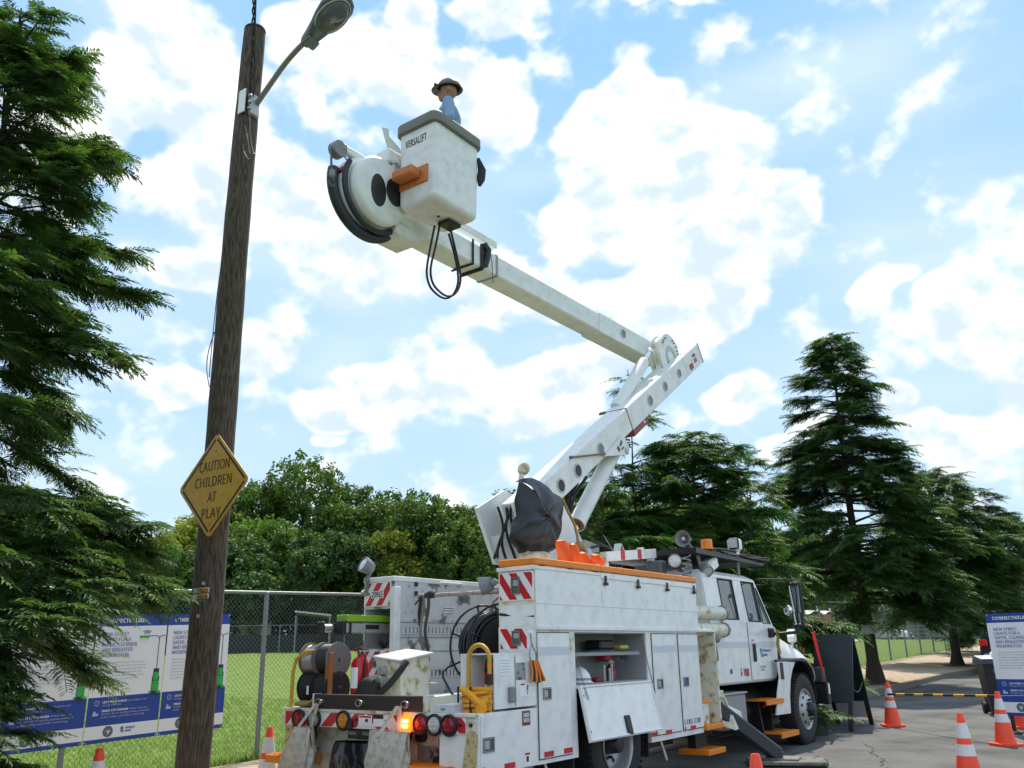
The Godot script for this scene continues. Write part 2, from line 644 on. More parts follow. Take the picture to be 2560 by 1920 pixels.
func air(az: float, el: float) -> Color:
	var ca := cos(deg_to_rad(az))
	var sa := sin(deg_to_rad(az))
	var k := cos(deg_to_rad(el)) * 60.0
	var p := Vector3(sa * k, el * 1.25, ca * k)
	var wx := drift.get_noise_3dv(p)
	var wy := drift.get_noise_3dv(p + Vector3(71, 13, 29))
	var high := clampf(el / 45.0, 0.0, 1.0)
	var blue := Color(0.62, 0.79, 0.95).lerp(Color(0.27, 0.53, 0.92), pow(high, 0.72))
	var veil := clampf(0.42 + 0.75 * wisp.get_noise_3dv(p * Vector3(0.6, 1.5, 0.6)), 0.0, 1.0)
	blue = blue.lerp(Color(0.9, 0.95, 1.0), veil * veil * 0.55)
	var fine := puff.get_noise_3dv(p)
	var d := field(cloud_in, az + wx * 3.0, el + wy * 2.2)
	var dense := smoothstep(0.02, 0.30, d + fine * 0.42 + 0.03 + wx * 0.08)
	if dense <= 0.001:
		return blue
	var lit := field(cloud_lit, az + wx * 2.0, el + wy * 1.5)
	var fine2 := puff.get_noise_3dv(p + Vector3(0.5, 1.3, 0.3))
	var b := clampf(lit * 0.75 + 0.22 + (fine - fine2) * 1.3 + wx * 0.16 + (0.30 - d) * 0.32, 0.0, 1.0)
	b = b * b * (3.0 - 2.0 * b)
	var white := Color(0.62, 0.74, 0.88).lerp(Color(1.06, 1.06, 1.05), b)
	return blue.lerp(white, dense)


func make_sky() -> ImageTexture:
	puff.noise_type = FastNoiseLite.TYPE_SIMPLEX_SMOOTH
	puff.frequency = 0.16
	puff.fractal_octaves = 5
	puff.fractal_gain = 0.55
	puff.seed = 11
	drift.noise_type = FastNoiseLite.TYPE_SIMPLEX_SMOOTH
	drift.frequency = 0.09
	drift.fractal_octaves = 3
	drift.seed = 5
	wisp.noise_type = FastNoiseLite.TYPE_SIMPLEX_SMOOTH
	wisp.frequency = 0.05
	wisp.fractal_octaves = 4
	wisp.seed = 23
	cloud_in.resize(CW * CH)
	cloud_lit.resize(CW * CH)
	cloud_in.fill(0.0)
	cloud_lit.fill(0.5)
	for i in range(0, CLOUDS.size(), 4):
		add_cloud(CLOUDS[i], CLOUDS[i + 1], CLOUDS[i + 2], CLOUDS[i + 3])
	var r := RandomNumberGenerator.new()
	r.seed = 77
	for i in 330:   # the same kind of clouds all round
		var az := r.randf_range(-180, 180)
		var el := rad_to_deg(asin(r.randf_range(0.08, 0.98)))
		var stretch := 1.0 / maxf(0.2, cos(deg_to_rad(el)))
		var rx := r.randf_range(2.5, 6.5)
		if absf(az) < 40.0 + rx * stretch and el < 48.0:
			continue
		add_cloud(az, el, rx * stretch, rx * r.randf_range(0.45, 0.75))
	var lo := Image.create_empty(512, 256, false, Image.FORMAT_RGBF)
	lo.fill(Color(0.3, 0.32, 0.3))
	for y in 130:
		for x in 512:
			lo.set_pixel(x, y, air(wrapf((x + 0.5) / 512.0 * 360.0, -180.0, 180.0), maxf(0.0, 90.0 - (y + 0.5) / 256.0 * 180.0)))
	lo.resize(4096, 2048, Image.INTERPOLATE_BILINEAR)
	var x0 := -438
	var x1 := 438
	var y0 := 500
	var y1 := 1026
	for y in range(y0, y1):
		var el := maxf(0.0, 90.0 - (y + 0.5) / 2048.0 * 180.0)
		for x in range(x0, x1):
			lo.set_pixel(posmod(x, 4096), y, air((x + 0.5) / 4096.0 * 360.0, el))
	return ImageTexture.create_from_image(lo)


# ---------------------------------------------------------------- ground, road, pavement
func road_h(f: float) -> float:
	var d := minf(f, 160.0) - 8.0
	return 0.01 * (d + sqrt(d * d + 9.0)) - 0.006


func kerb_x(f: float) -> float:
	var d := maxf(0.0, f - 24.0)
	return -0.35 + (0.016 * d * d if d < 12.0 else 2.3 + 0.384 * (d - 12.0))


func fence_x(f: float) -> float:
	return -5.3 + 1.2 * smoothstep(6.0, 30.0, f)


func verge_h(f: float) -> float:
	return -0.03 + 0.025 * (clampf(f, -30.0, 70.0) - 2.9)


# height of the lawn side of the fence line; s: how far beyond the fence
func lawn_h(s: float, f: float) -> float:
	return verge_h(f) + 0.018 * clampf(s, 0.0, 90.0)


# top of the pavement: flush with the road by the truck, a kerb step farther on
func walk_h(x: float, f: float) -> float:
	var k := kerb_x(f)
	var step := 0.012 + 0.118 * smoothstep(9.6, 11.5, f)
	var share := clampf((k - x) / (k - fence_x(f) - 0.12), 0.0, 1.0)
	return lerpf(road_h(f) + step, maxf(verge_h(f), road_h(f) - 0.25) + 0.02, share)


func strip(f_list: Array, xs: Callable, hs: Callable, m: M) -> void:
	var rows := []
	for f in f_list:
		var row := []
		for x in xs.call(f):
			row.append(w(x, hs.call(x, f), f))
		rows.append(row)
	m.sheet(rows)


func steps(a: float, b: float, by: float) -> Array:
	var out := []
	var k := a
	while k < b - 1e-6:
		out.append(k)
		k += by
	out.append(b)
	return out


func make_ground() -> void:
	noise_map("asphalt", 0.35, 3, [[0.0, grey(0.40)], [0.35, grey(0.72)], [0.6, grey(0.88)], [1.0, Color.WHITE]], FastNoiseLite.TYPE_SIMPLEX, 1024)
	noise_map("patch", 0.012, 5, [[0.0, grey(0.62)], [0.4, grey(0.84)], [0.6, grey(0.93)], [1.0, Color.WHITE]])
	var road := mat("asphalt", Color(0.21, 0.212, 0.206), 0.92, 0.0, "asphalt", 0.9)
	road.uv1_world_triplanar = true
	road.detail_enabled = true
	road.detail_blend_mode = BaseMaterial3D.BLEND_MODE_MUL
	road.detail_albedo = noise_maps.patch
	road.detail_uv_layer = BaseMaterial3D.DETAIL_UV_2
	road.uv2_triplanar = true
	road.uv2_world_triplanar = true
	road.uv2_scale = Vector3.ONE * 0.11
	var walk := mat("paving", Color(0.46, 0.36, 0.25), 0.9, 0.0, "patch", 0.6)
	walk.uv1_world_triplanar = true
	var stone := mat("kerb_stone", Color(0.22, 0.19, 0.155), 0.9, 0.0, "speck", 1.2)
	var turf := mat("lawn", Color(0.20, 0.31, 0.028), 0.95, 0.0, "turf", 0.16)
	turf.uv1_world_triplanar = true
	turf.detail_enabled = true
	turf.detail_blend_mode = BaseMaterial3D.BLEND_MODE_MUL
	turf.detail_albedo = noise_maps.speck
	turf.detail_uv_layer = BaseMaterial3D.DETAIL_UV_2
	turf.uv2_triplanar = true
	turf.uv2_world_triplanar = true
	turf.uv2_scale = Vector3.ONE * 1.3
	var sand := mat("infield_dirt", Color(0.52, 0.44, 0.34), 0.95, 0.0, "patch", 0.3)
	var bare := mat("earth", Color(0.10, 0.085, 0.05), 0.95, 0.0, "speck", 1.0)

	# one sheet to the horizon; under the road it lies lower
	var m := M.new()
	var ss := [-500.0, -200.0, -80.0, -30.0, -12.0, -5.0, -2.0, -0.2, -0.1, 0.6, 2.0, 5.0, 9.0, 14.0, 20.0, 30.0, 45.0, 65.0, 90.0, 150.0, 300.0, 900.0]
	var fs := [-600.0, -200.0, -80.0, -40.0] + steps(-30.0, 90.0, 3.0) + [110.0, 160.0, 260.0, 500.0, 1000.0]
	var rows := []
	for f in fs:
		var row := []
		for s in ss:
			var x: float = fence_x(f) - s
			row.append(w(x, lawn_h(s, f) if s > -0.15 else minf(road_h(f) - 0.3, verge_h(f) - 0.3), f))
		rows.append(row)
	m.sheet(rows)
	struct("ground", m, turf)

	m = M.new()
	strip(steps(-40.0, 90.0, 1.0), func(f): return [kerb_x(f) + 0.0, kerb_x(f) + 1.5, kerb_x(f) + 3.0, kerb_x(f) + 5.0, kerb_x(f) + 7.5, kerb_x(f) + 11.0], func(_x, f): return road_h(f), m)
	struct("road", m, road)

	# pavement slabs with joints, each its own piece
	var base: MeshInstance3D
	m = M.new()
	strip(steps(-30.0, 80.0, 1.0), func(f): return [fence_x(f) + 0.05, kerb_x(f) - 0.16], func(x, f): return walk_h(x, f) - 0.02, m)
	base = struct("sidewalk", m, mat("joint", Color(0.16, 0.13, 0.09), 0.95))
	var f0 := 9.0
	while f0 < 62.0:
		for k in 2:
			var a0 := lerpf(0.0, 1.0, k / 2.0)
			var a1 := lerpf(0.0, 1.0, (k + 1) / 2.0)
			var p := []
			for q in [[a0, f0], [a1, f0], [a1, f0 + 1.5], [a0, f0 + 1.5]]:
				var xa: float = kerb_x(q[1]) - 0.17
				var xb: float = fence_x(q[1]) + 0.16
				var x := lerpf(xa, xb, q[0])
				var mid := lerpf(xa, xb, (a0 + a1) / 2)
				x += clampf(mid - x, -0.006, 0.006)
				var ff: float = q[1] + clampf(f0 + 0.75 - q[1], -0.006, 0.006)
				p.append(w(x, walk_h(x, ff), ff))
			var lower := []
			for q in p:
				lower.append(q - Vector3(0, 0.05, 0))
			var sm := M.new()
			sm.hexa(lower + p)
			part(base, "paving_slab", sm, mat("paving_%d" % (rng.randi() % 3), Color(0.46, 0.36, 0.25) * rng.randf_range(0.88, 1.08), 0.9, 0.0, "patch", 0.7))
		f0 += 1.5
	# beside the truck the pavement is one poured apron
	m = M.new()
	strip(steps(-30.0, 9.0, 0.5), func(f): return [fence_x(f) + 0.16, -4.0, -2.6, -1.4, kerb_x(f) - 0.16], func(x, f): return walk_h(x, f), m)
	part(base, "apron", m, walk)
	m = M.new()
	for f in steps(-30.0, 78.0, 1.0):
		var xa := kerb_x(f)
		var xb := kerb_x(f + 1.0)
		var ha := walk_h(xa - 0.16, f) + 0.003
		var hb := walk_h(xb - 0.16, f + 1.0) + 0.003
		m.hexa([w(xa - 0.16, ha - 0.3, f), w(xa + 0.02, ha - 0.3, f), w(xb + 0.02, hb - 0.3, f + 0.994), w(xb - 0.16, hb - 0.3, f + 0.994), w(xa - 0.16, ha, f), w(xa, ha, f), w(xb, hb, f + 0.994), w(xb - 0.16, hb, f + 0.994)])
	struct("kerb", m, stone)

	# earth pits round the street trees
	for pit in [[-1.15, 20.9], [-0.9, 31.7]]:
		var ring := []
		for k in 18:
			var a := TAU * k / 18
			var x: float = pit[0] + cos(a) * (0.55 + 0.08 * sin(a * 3.0))
			var f: float = pit[1] + sin(a) * (0.95 + 0.1 * cos(a * 4.0))
			ring.append(w(x, walk_h(x, f) + 0.012, f))
		m = M.new()
		var mid := Vector3.ZERO
		for q in ring:
			mid += q / ring.size()
		mid.y += 0.02
		for k in 18:
			m.tri(mid, ring[k], ring[(k + 1) % 18], Vector3.UP, Vector3.UP, Vector3.UP)
		struct("tree_pit_ground", m, bare)

	# bare sandy ground past the grass, by the parking
	m = M.new()
	strip(steps(44.0, 86.0, 3.0), func(f): return [fence_x(f) - 8.5 - 0.03 * (f - 44.0), fence_x(f) - 16.0, fence_x(f) - 30.0], func(x, f): return lawn_h(fence_x(f) - x, f) + 0.03, m)
	struct("dirt_field", m, sand)
	# a crack in the road
	m = M.new()
	var pts := []
	for k in 26:
		var q := float(k) / 25
		var cf := 5.35 + 3.1 * q + sin(k * 2.7) * 0.03
		pts.append(w(3.05 - 1.15 * q + sin(k * 1.9) * 0.025 + sin(k * 0.7) * 0.04, road_h(cf) + 0.006, cf))
	for k in 25:
		if k % 7 == 5:
			continue
		var a: Vector3 = pts[k]
		var b: Vector3 = pts[k + 1]
		var sd := (b - a).cross(Vector3.UP).normalized() * (0.006 + 0.005 * absf(sin(k * 2.3)))
		m.quad(a - sd, b - sd, b + sd, a + sd, Vector3.UP)
	struct("road_crack_surface", m, mat("crack", Color(0.05, 0.05, 0.05), 0.95))


# ---------------------------------------------------------------- the bucket truck
var truck: Node3D
const RX := Vector3(0, 0, -1)   # along a line of print on the truck's right flank: forward
var flank := Basis(Vector3(0, 0, -1), Vector3(0, 1, 0), Vector3(1, 0, 0))      # print on the right flank
var stern := Basis(Vector3(1, 0, 0), Vector3(0, 1, 0), Vector3(0, 0, 1))       # print on faces that look backwards


# a flat patch on the right flank, proud of x
func decal_r(parent: Node3D, called: String, x: float, y0: float, y1: float, f0: float, f1: float, mt: Material, thick := 0.002) -> MeshInstance3D:
	var m := M.new()
	m.span(x, x + thick, y0, y1, f0, f1)
	return part(parent, called, m, mt)


# a flat patch on a face that looks backwards at f
func decal_b(parent: Node3D, called: String, f: float, x0: float, x1: float, y0: float, y1: float, mt: Material, thick := 0.002) -> MeshInstance3D:
	var m := M.new()
	m.span(x0, x1, y0, y1, f - thick, f)
	return part(parent, called, m, mt)


# slanted red stripes inside a rectangle that looks backwards; lean: x gained per y
func stripes(parent: Node3D, f: float, x0: float, x1: float, y0: float, y1: float, wide: float, gap: float, lean: float, start: float) -> void:
	var k := start
	while k < (x1 - x0) + absf(lean) * (y1 - y0) + 0.5:
		var poly := PackedVector2Array([Vector2(x0 + k, y0), Vector2(x0 + k + wide, y0), Vector2(x0 + k + wide + lean * (y1 - y0), y1), Vector2(x0 + k + lean * (y1 - y0), y1)])
		var box := PackedVector2Array([Vector2(x0, y0), Vector2(x1, y0), Vector2(x1, y1), Vector2(x0, y1)])
		for cut in Geometry2D.intersect_polygons(poly, box):
			var c3 := []
			for q in cut:
				c3.append(t(q.x, q.y, f))
			var m := M.new()
			m.slab(c3, t(0, 0, -0.002))
			part(parent, "red_stripe", m, mats.red)
		k += wide + gap


# a recessed paddle latch on the flank
func latch_r(parent: Node3D, x: float, y: float, f: float, wide := 0.14, high := 0.10, pad: Material = null) -> void:
	var m := M.new()
	for e in [[-wide / 2, -wide / 2 + 0.016, -high / 2, high / 2], [wide / 2 - 0.016, wide / 2, -high / 2, high / 2], [-wide / 2 + 0.016, wide / 2 - 0.016, -high / 2, -high / 2 + 0.014], [-wide / 2 + 0.016, wide / 2 - 0.016, high / 2 - 0.014, high / 2]]:
		m.span(x, x + 0.010, y + e[2], y + e[3], f + e[0], f + e[1])
	var h := part(parent, "latch", m, mats.steel)
	m = M.new()
	m.span(x, x + 0.003, y - high / 2 + 0.014, y + high / 2 - 0.014, f - wide / 2 + 0.016, f + wide / 2 - 0.016)
	part(h, "recess", m, mats.grey_dark)
	m = M.new()
	m.span(x + 0.003, x + 0.009, y - high * 0.30, y + high * 0.30, f - wide * 0.34, f + wide * 0.06, 0.003)
	part(h, "paddle", m, pad if pad else mats.alloy)


func latch_b(parent: Node3D, f: float, x: float, y: float, wide := 0.10, high := 0.16) -> void:
	var m := M.new()
	for e in [[-wide / 2, -wide / 2 + 0.013, -high / 2, high / 2], [wide / 2 - 0.013, wide / 2, -high / 2, high / 2], [-wide / 2 + 0.013, wide / 2 - 0.013, -high / 2, -high / 2 + 0.013], [-wide / 2 + 0.013, wide / 2 - 0.013, high / 2 - 0.013, high / 2]]:
		m.span(x + e[0], x + e[1], y + e[2], y + e[3], f - 0.012, f - 0.002)
	var h := part(parent, "latch", m, mats.steel)
	m = M.new()
	m.span(x - wide / 2 + 0.013, x + wide / 2 - 0.013, y - high / 2 + 0.013, y + high / 2 - 0.013, f - 0.0045, f - 0.0005)
	part(h, "recess", m, mats.grey_dark)
	m = M.new()
	m.span(x - wide * 0.3, x + wide * 0.3, y - high * 0.02, y + high * 0.34, f - 0.011, f - 0.0045, 0.003)
	part(h, "paddle", m, mats.alloy)


func wheel(called: String, x: float, f: float, side: float, dual: bool) -> void:
	var o := Node3D.new()
	o.name = called
	truck.add_child(o, true)
	o.position = t(x, 0.52, f)
	var ax := Vector3(side, 0, 0)
	for k in (2 if dual else 1):
		var off := -0.33 * k
		var m := M.new()
		m.lathe(Vector3(off * side, 0, 0), ax, [Vector2(-0.25, 0.30), Vector2(-0.265, 0.38), Vector2(-0.26, 0.47), Vector2(-0.24, 0.508), Vector2(-0.20, 0.52), Vector2(-0.06, 0.52), Vector2(-0.02, 0.508), Vector2(0.0, 0.47), Vector2(0.004, 0.40), Vector2(-0.004, 0.33), Vector2(-0.015, 0.292)], 48)
		for j in 56:   # tread blocks on the shoulders
			var a := TAU * j / 56
			for row in [-0.225, -0.13, -0.035]:
				m.box(Vector3((off + row) * side, sin(a + row) * 0.521, cos(a + row) * 0.521), Vector3(0.07, 0.024, 0.012), Basis(Vector3(-side, 0, 0), (a + row) * side))
		part(o, "tyre", m, mats.rubber)
	var m := M.new()
	if dual:
		m.lathe(Vector3.ZERO, ax, [Vector2(-0.006, 0.298), Vector2(0.006, 0.292), Vector2(0.0, 0.282), Vector2(-0.03, 0.27), Vector2(-0.10, 0.262), Vector2(-0.145, 0.235), Vector2(-0.155, 0.16), Vector2(-0.15, 0.10)], 40)
	else:
		m.lathe(Vector3.ZERO, ax, [Vector2(-0.012, 0.298), Vector2(0.004, 0.292), Vector2(0.0, 0.280), Vector2(-0.035, 0.268), Vector2(-0.05, 0.255), Vector2(-0.02, 0.235), Vector2(0.035, 0.19), Vector2(0.05, 0.165), Vector2(0.05, 0.09)], 40)
	var rim := part(o, "rim", m, mats.alloy)
	m = M.new()
	var px := -0.152 if dual else 0.05
	m.lathe(Vector3.ZERO, ax, [Vector2(px - 0.02, 0.11), Vector2(px + 0.02, 0.105), Vector2(px + (0.16 if dual else 0.075), 0.085), Vector2(px + (0.17 if dual else 0.085), 0.07), Vector2(px + (0.17 if dual else 0.085), 0.0)], 20)
	part(o, "hub", m, mats.black_metal)
	for k in 10:
		var a := TAU * k / 10
		m = M.new()
		var at := Vector3(side * px, sin(a) * 0.142, cos(a) * 0.142)
		m.cyl(at, at + ax * 0.045, 0.017, 0.014, 6)
		part(rim, "lug_nut", m, mats.black_metal)
	for k in 10:
		var a := TAU * (k + 0.5) / 10
		m = M.new()
		var rr := 0.215
		var xx := side * (-0.148 if dual else 0.014)
		var at := Vector3(xx, sin(a) * rr, cos(a) * rr)
		m.cyl(at - ax * 0.004, at + ax * 0.004, 0.024, 0.024, 12)
		part(rim, "hand_hole", m, mats.black)


func make_truck() -> void:
	truck = thing("bucket_truck", "white bucket truck with folding boom raised, working beneath the street lamp", "truck", truck_frame)
	chassis()
	service_body()
	tail()
	inner_side()
	cab()
	boom()
	work_bucket()


func chassis() -> void:
	var m := M.new()
	for x in [-0.43, 0.43]:
		m.span(x - 0.04, x + 0.04, 0.60, 0.86, 0.35, 9.1)
	for f in [0.9, 3.4, 5.3, 6.6, 8.8]:
		m.span(-0.39, 0.39, 0.66, 0.82, f - 0.05, f + 0.05)
	part(truck, "chassis_frame", m, mats.black_metal)
	for f in [2.35, 8.08]:
		m = M.new()
		m.cyl(t(-0.85, 0.52, f), t(0.85, 0.52, f), 0.075, -1, 14)
		m.ell(t(0, 0.52, f), Vector3(0.20, 0.20, 0.24))
		part(truck, "axle", m, mats.black_metal)
	for s in [-1.0, 1.0]:
		wheel("front_wheel", 1.19 * s, 8.08, s, false)
		wheel("rear_wheel", 1.17 * s, 2.35, s, true)
	# side tool box under the cab, tanks and running gear
	m = M.new()
	m.span(0.62, 1.10, 0.42, 0.84, 5.15, 5.95, 0.012)
	var box := part(truck, "step_tool_box", m, mats.grey_panel)
	m = M.new()
	m.span(0.60, 1.12, 0.842, 0.868, 5.12, 5.98, 0.008)
	part(box, "lid", m, mats.alloy)
	m = M.new()
	m.cyl(t(0.66, 0.62, 6.15), t(0.66, 0.62, 7.25), 0.25, -1, 24)
	part(truck, "fuel_tank", m, mats.black_metal)
	m = M.new()
	m.span(0.50, 0.86, 0.30, 0.56, 6.1, 7.2)
	part(truck, "battery_box", m, mats.black)
	m = M.new()
	m.span(0.45, 0.80, 0.34, 0.60, 3.05, 4.3)
	part(truck, "air_tank_box", m, mats.black)
	m = M.new()
	m.cyl(t(0.92, 0.62, 7.02), t(0.95, 0.60, 7.02), 0.035, 0.02, 10)
	part(truck, "shutoff_knob", m, mats.red)


func service_body() -> void:
	var W: Material = mats.white
	# low tail compartment with its door
	var m := M.new()
	m.span(0.78, 1.218, 0.48, 0.955, 0.02, 0.845, 0.006)
	var tail_box := part(truck, "tail_compartment", m, W)
	m = M.new()
	m.span(1.219, 1.226, 0.505, 0.935, 0.03, 0.515, 0.003)
	var d := part(truck, "tail_compartment_door", m, W)
	latch_r(d, 1.226, 0.71, 0.125, 0.15, 0.115)
	decal_r(tail_box, "danger_sticker", 1.2185, 0.82, 0.94, 0.615, 0.735, mats.red_deep)
	decal_r(tail_box, "radio_sticker", 1.2207, 0.845, 0.937, 0.622, 0.728, mat("sticker_brown", Color(0.12, 0.07, 0.05), 0.5), 0.0012)
	letters(tail_box, "RADIO", 0.034, t(1.2224, 0.905, 0.675), flank, mats.paper, 0.085)
	letters(tail_box, "WATCH", 0.034, t(1.2224, 0.862, 0.675), flank, mats.paper, 0.085)
	decal_r(tail_box, "warning_sticker", 1.2185, 0.50, 0.60, 0.645, 0.72, mats.paper)
	decal_r(tail_box, "warning_sticker", 1.2207, 0.58, 0.598, 0.648, 0.717, mats.red, 0.0012)
	decal_r(tail_box, "warning_sticker", 1.2207, 0.525, 0.57, 0.665, 0.70, mats.black, 0.0012)
	for e in [[-0.02, 0.07], [0.34, 0.49]]:
		decal_r(tail_box, "red_reflector", 1.227, 0.50, 0.545, maxf(0.035, e[0]), e[1], mats.red)

	# control cabinet above it
	m = M.new()
	m.span(0.96, 1.218, 0.975, 1.415, 0.42, 0.84, 0.004)
	m.span(1.205, 1.218, 0.975, 1.415, 0.225, 0.42)
	m.span(0.84, 0.96, 0.975, 1.42, 0.225, 0.84, 0.004)
	m.span(0.84, 1.218, 1.415, 1.428, 0.225, 0.845)
	var ctl := part(truck, "control_cabinet", m, W)
	m = M.new()
	m.span(0.961, 1.204, 1.0, 1.41, 0.412, 0.419)
	part(ctl, "control_panel", m, mats.white_dirty)
	for k in 4:
		m = M.new()
		m.cyl(t(1.0 + k * 0.055, 1.365, 0.414), t(1.0 + k * 0.055, 1.365, 0.392), 0.021, 0.019, 14)
		part(ctl, "switch_knob", m, mats.black if k > 0 else mat("pilot_green", Color(0.02, 0.25, 0.08), 0.3))
	m = M.new()
	m.span(0.985, 1.20, 1.275, 1.305, 0.385, 0.412)
	part(ctl, "lever_bar", m, mats.black)
	for e in [[0.965, 1.06, 1.17, 1.35, "red"], [1.06, 1.20, 1.10, 1.22, "red"], [1.0, 1.17, 1.05, 1.095, "red"]]:
		decal_b(ctl, "danger_sticker", 0.411, e[0], e[1], e[2], e[3], mats[e[4]])
	decal_b(ctl, "instruction_sticker", 0.4085, 0.972, 1.06, 1.10, 1.165, mats.paper, 0.001)
	decal_b(ctl, "instruction_sticker", 0.4085, 1.075, 1.19, 1.19, 1.27, mats.paper, 0.001)
	letters(ctl, "DANGER", 0.032, t(1.092, 1.072, 0.408), stern, mats.paper, 0.115)
	decal_b(ctl, "instruction_sticker", 0.411, 1.0, 1.17, 1.0, 1.045, mats.paper, 0.001)
	var sheet := decal_r(ctl, "inspection_sheet", 1.2185, 1.245, 1.395, 0.295, 0.46, mats.paper)
	for k in 5:
		decal_r(sheet, "printed_line", 1.2207, 1.27 + 0.024 * k, 1.273 + 0.024 * k, 0.31, 0.445, mat("pencil", Color(0.3, 0.32, 0.38), 0.8), 0.0008)
	m = M.new()
	m.span(1.2185, 1.2215, 0.985, 1.405, 0.517, 0.523)
	part(ctl, "door_seam", m, mats.seam)
	m = M.new()
	m.bevel(t(1.235, 1.085, 0.455), Vector3(0.035, 0.125, 0.085), 0.008)
	part(ctl, "outlet_cover", m, mats.grey_plastic)
	decal_r(ctl, "warning_sticker", 1.2185, 1.06, 1.17, 0.585, 0.735, mats.paper)
	decal_r(ctl, "warning_sticker", 1.2207, 1.155, 1.168, 0.60, 0.66, mats.red_deep, 0.001)
	m = M.new()
	m.tube([t(1.2215, 1.075, 0.70), t(1.2215, 1.13, 0.705), t(1.2215, 1.16, 0.69)], 0.004, 5)
	m.tube([t(1.2215, 1.11, 0.675), t(1.2215, 1.14, 0.705), t(1.2215, 1.15, 0.725)], 0.003, 5)
	part(ctl, "warning_figure", m, mats.black)
	decal_r(ctl, "rubbing_mark", 1.2185, 1.20, 1.345, 0.535, 0.68, mat("film", Color(0.30, 0.32, 0.33), 0.3, 0.0, "scuff", 3.0))

	# rear column: striped doors and the open pipe hole between them
	m = M.new()
	m.span(0.79, 1.218, 1.43, 1.665, 0.86, 1.5)
	m.span(0.79, 1.218, 1.86, 2.205, 0.86, 1.5)
	m.span(0.79, 0.81, 1.665, 1.86, 0.86, 1.5)
	m.span(1.20, 1.218, 1.665, 1.86, 0.86, 1.5)
	m.span(0.81, 1.20, 1.665, 1.86, 1.46, 1.5)
	var col := part(truck, "rear_column", m, mats.white_dirty)
	for e in [[1.895, 2.165, 0.09, 0.085, -0.42], [1.452, 1.655, 0.085, 0.085, -0.40]]:
		m = M.new()
		m.span(0.805, 1.208, e[0], e[1], 0.846, 0.859, 0.003)
		var door := part(truck, "rear_locker_door", m, W)
		stripes(door, 0.846, 0.815, 1.195 if e[0] > 1.7 else 1.12, e[0] + 0.012, e[1] - 0.012, 0.088, 0.082, -0.72, -0.055 if e[0] > 1.7 else -0.05)
		latch_b(door, 0.845, 1.005, (e[0] + e[1]) / 2 + 0.005, 0.10, 0.16 if e[0] > 1.7 else 0.135)
	m = M.new()
	m.span(0.782, 1.226, 2.175, 2.21, 0.835, 0.86, 0.004)
	part(col, "rain_lip", m, W)
	for k in 5:
		m = M.new()
		m.cyl(t(0.93 + k * 0.022, 1.68, 0.90), t(0.96 + k * 0.02, 1.845, 1.25), 0.007, 0.007, 6)
		part(col, "stored_rod", m, mats.grey_dark if k % 2 else mats.steel)
	m = M.new()
	m.tube([t(0.80, 1.78, 0.86), t(0.98, 1.755, 0.88), t(1.2, 1.75, 0.87)], 0.014, 6)
	part(col, "hose", m, mats.rubber)

	# main compartments
	m = M.new()
	m.span(0.79, 1.212, 0.48, 1.66, 0.852, 1.52)
	m.span(0.79, 1.212, 1.61, 1.66, 1.52, 2.985)
	m.span(0.79, 1.212, 0.48, 1.66, 2.985, 4.31)
	m.span(0.79, 1.212, 1.085, 1.115, 1.52, 2.985)
	m.span(0.79, 0.80, 1.115, 1.61, 1.52, 2.985)
	var side := part(truck, "side_compartment", m, W)
	m = M.new()
	m.span(0.802, 1.20, 1.117, 1.609, 1.523, 1.533)
	m.span(0.802, 1.20, 1.117, 1.609, 2.972, 2.982)
	m.span(0.802, 0.812, 1.117, 1.609, 1.533, 2.972)
	m.span(0.812, 1.20, 1.117, 1.124, 1.533, 2.972)
	m.span(0.812, 1.20, 1.60, 1.607, 1.533, 2.972)
	part(side, "compartment_lining", m, mats.interior)
	m = M.new()
	m.span(0.82, 1.19, 1.415, 1.422, 1.54, 2.86)
	m.span(1.178, 1.19, 1.385, 1.422, 1.54, 2.86)
	part(side, "shelf", m, mats.grey_panel)
	m = M.new()
	m.span(0.79, 1.222, 1.655, 2.205, 0.861, 4.36, 0.008)
	var top := part(truck, "upper_box", m, W)
	m = M.new()
	m.span(1.2225, 1.2255, 1.865, 1.869, 0.87, 4.35)
	m.span(1.2225, 1.2255, 1.90, 2.03, 2.055, 2.058)
	part(top, "panel_seam", m, mats.silver_stripe)
	m = M.new()
	m.span(1.212, 1.24, 1.628, 1.668, 0.86, 4.83, 0.006)
	part(truck, "drip_rail", m, W)
	m = M.new()
	m.span(0.80, 1.232, 2.15, 2.215, 2.045, 4.365, 0.006)
	m.span(0.80, 1.230, 2.178, 2.212, 0.865, 2.04, 0.006)
	var lid := part(truck, "bin_lid", m, W)
	for f in [2.13, 2.84, 3.55, 4.28]:
		m = M.new()
		m.span(1.233, 1.247, 2.10, 2.185, f - 0.016, f + 0.016, 0.003)
		m.span(1.226, 1.256, 2.085, 2.115, f - 0.03, f + 0.03, 0.004)
		part(lid, "lid_latch", m, mats.black_metal)
	m = M.new()
	m.span(1.17, 1.236, 2.222, 2.288, 0.86, 2.035, 0.008)
	m.span(1.17, 1.236, 2.222, 2.288, 2.045, 4.37, 0.008)
	m.span(0.79, 1.169, 2.222, 2.288, 0.86, 0.92, 0.008)
	m.span(0.79, 0.84, 2.222, 2.288, 0.92, 4.37, 0.008)
	var rail := part(truck, "orange_rail", m, mats.orange)
	for f in [1.0, 1.5, 1.98, 2.4, 2.9, 3.4, 3.9, 4.3]:
		m = M.new()
		m.span(1.18, 1.226, 2.206, 2.224, f - 0.02, f + 0.02)
		part(rail, "rail_foot", m, mats.black)

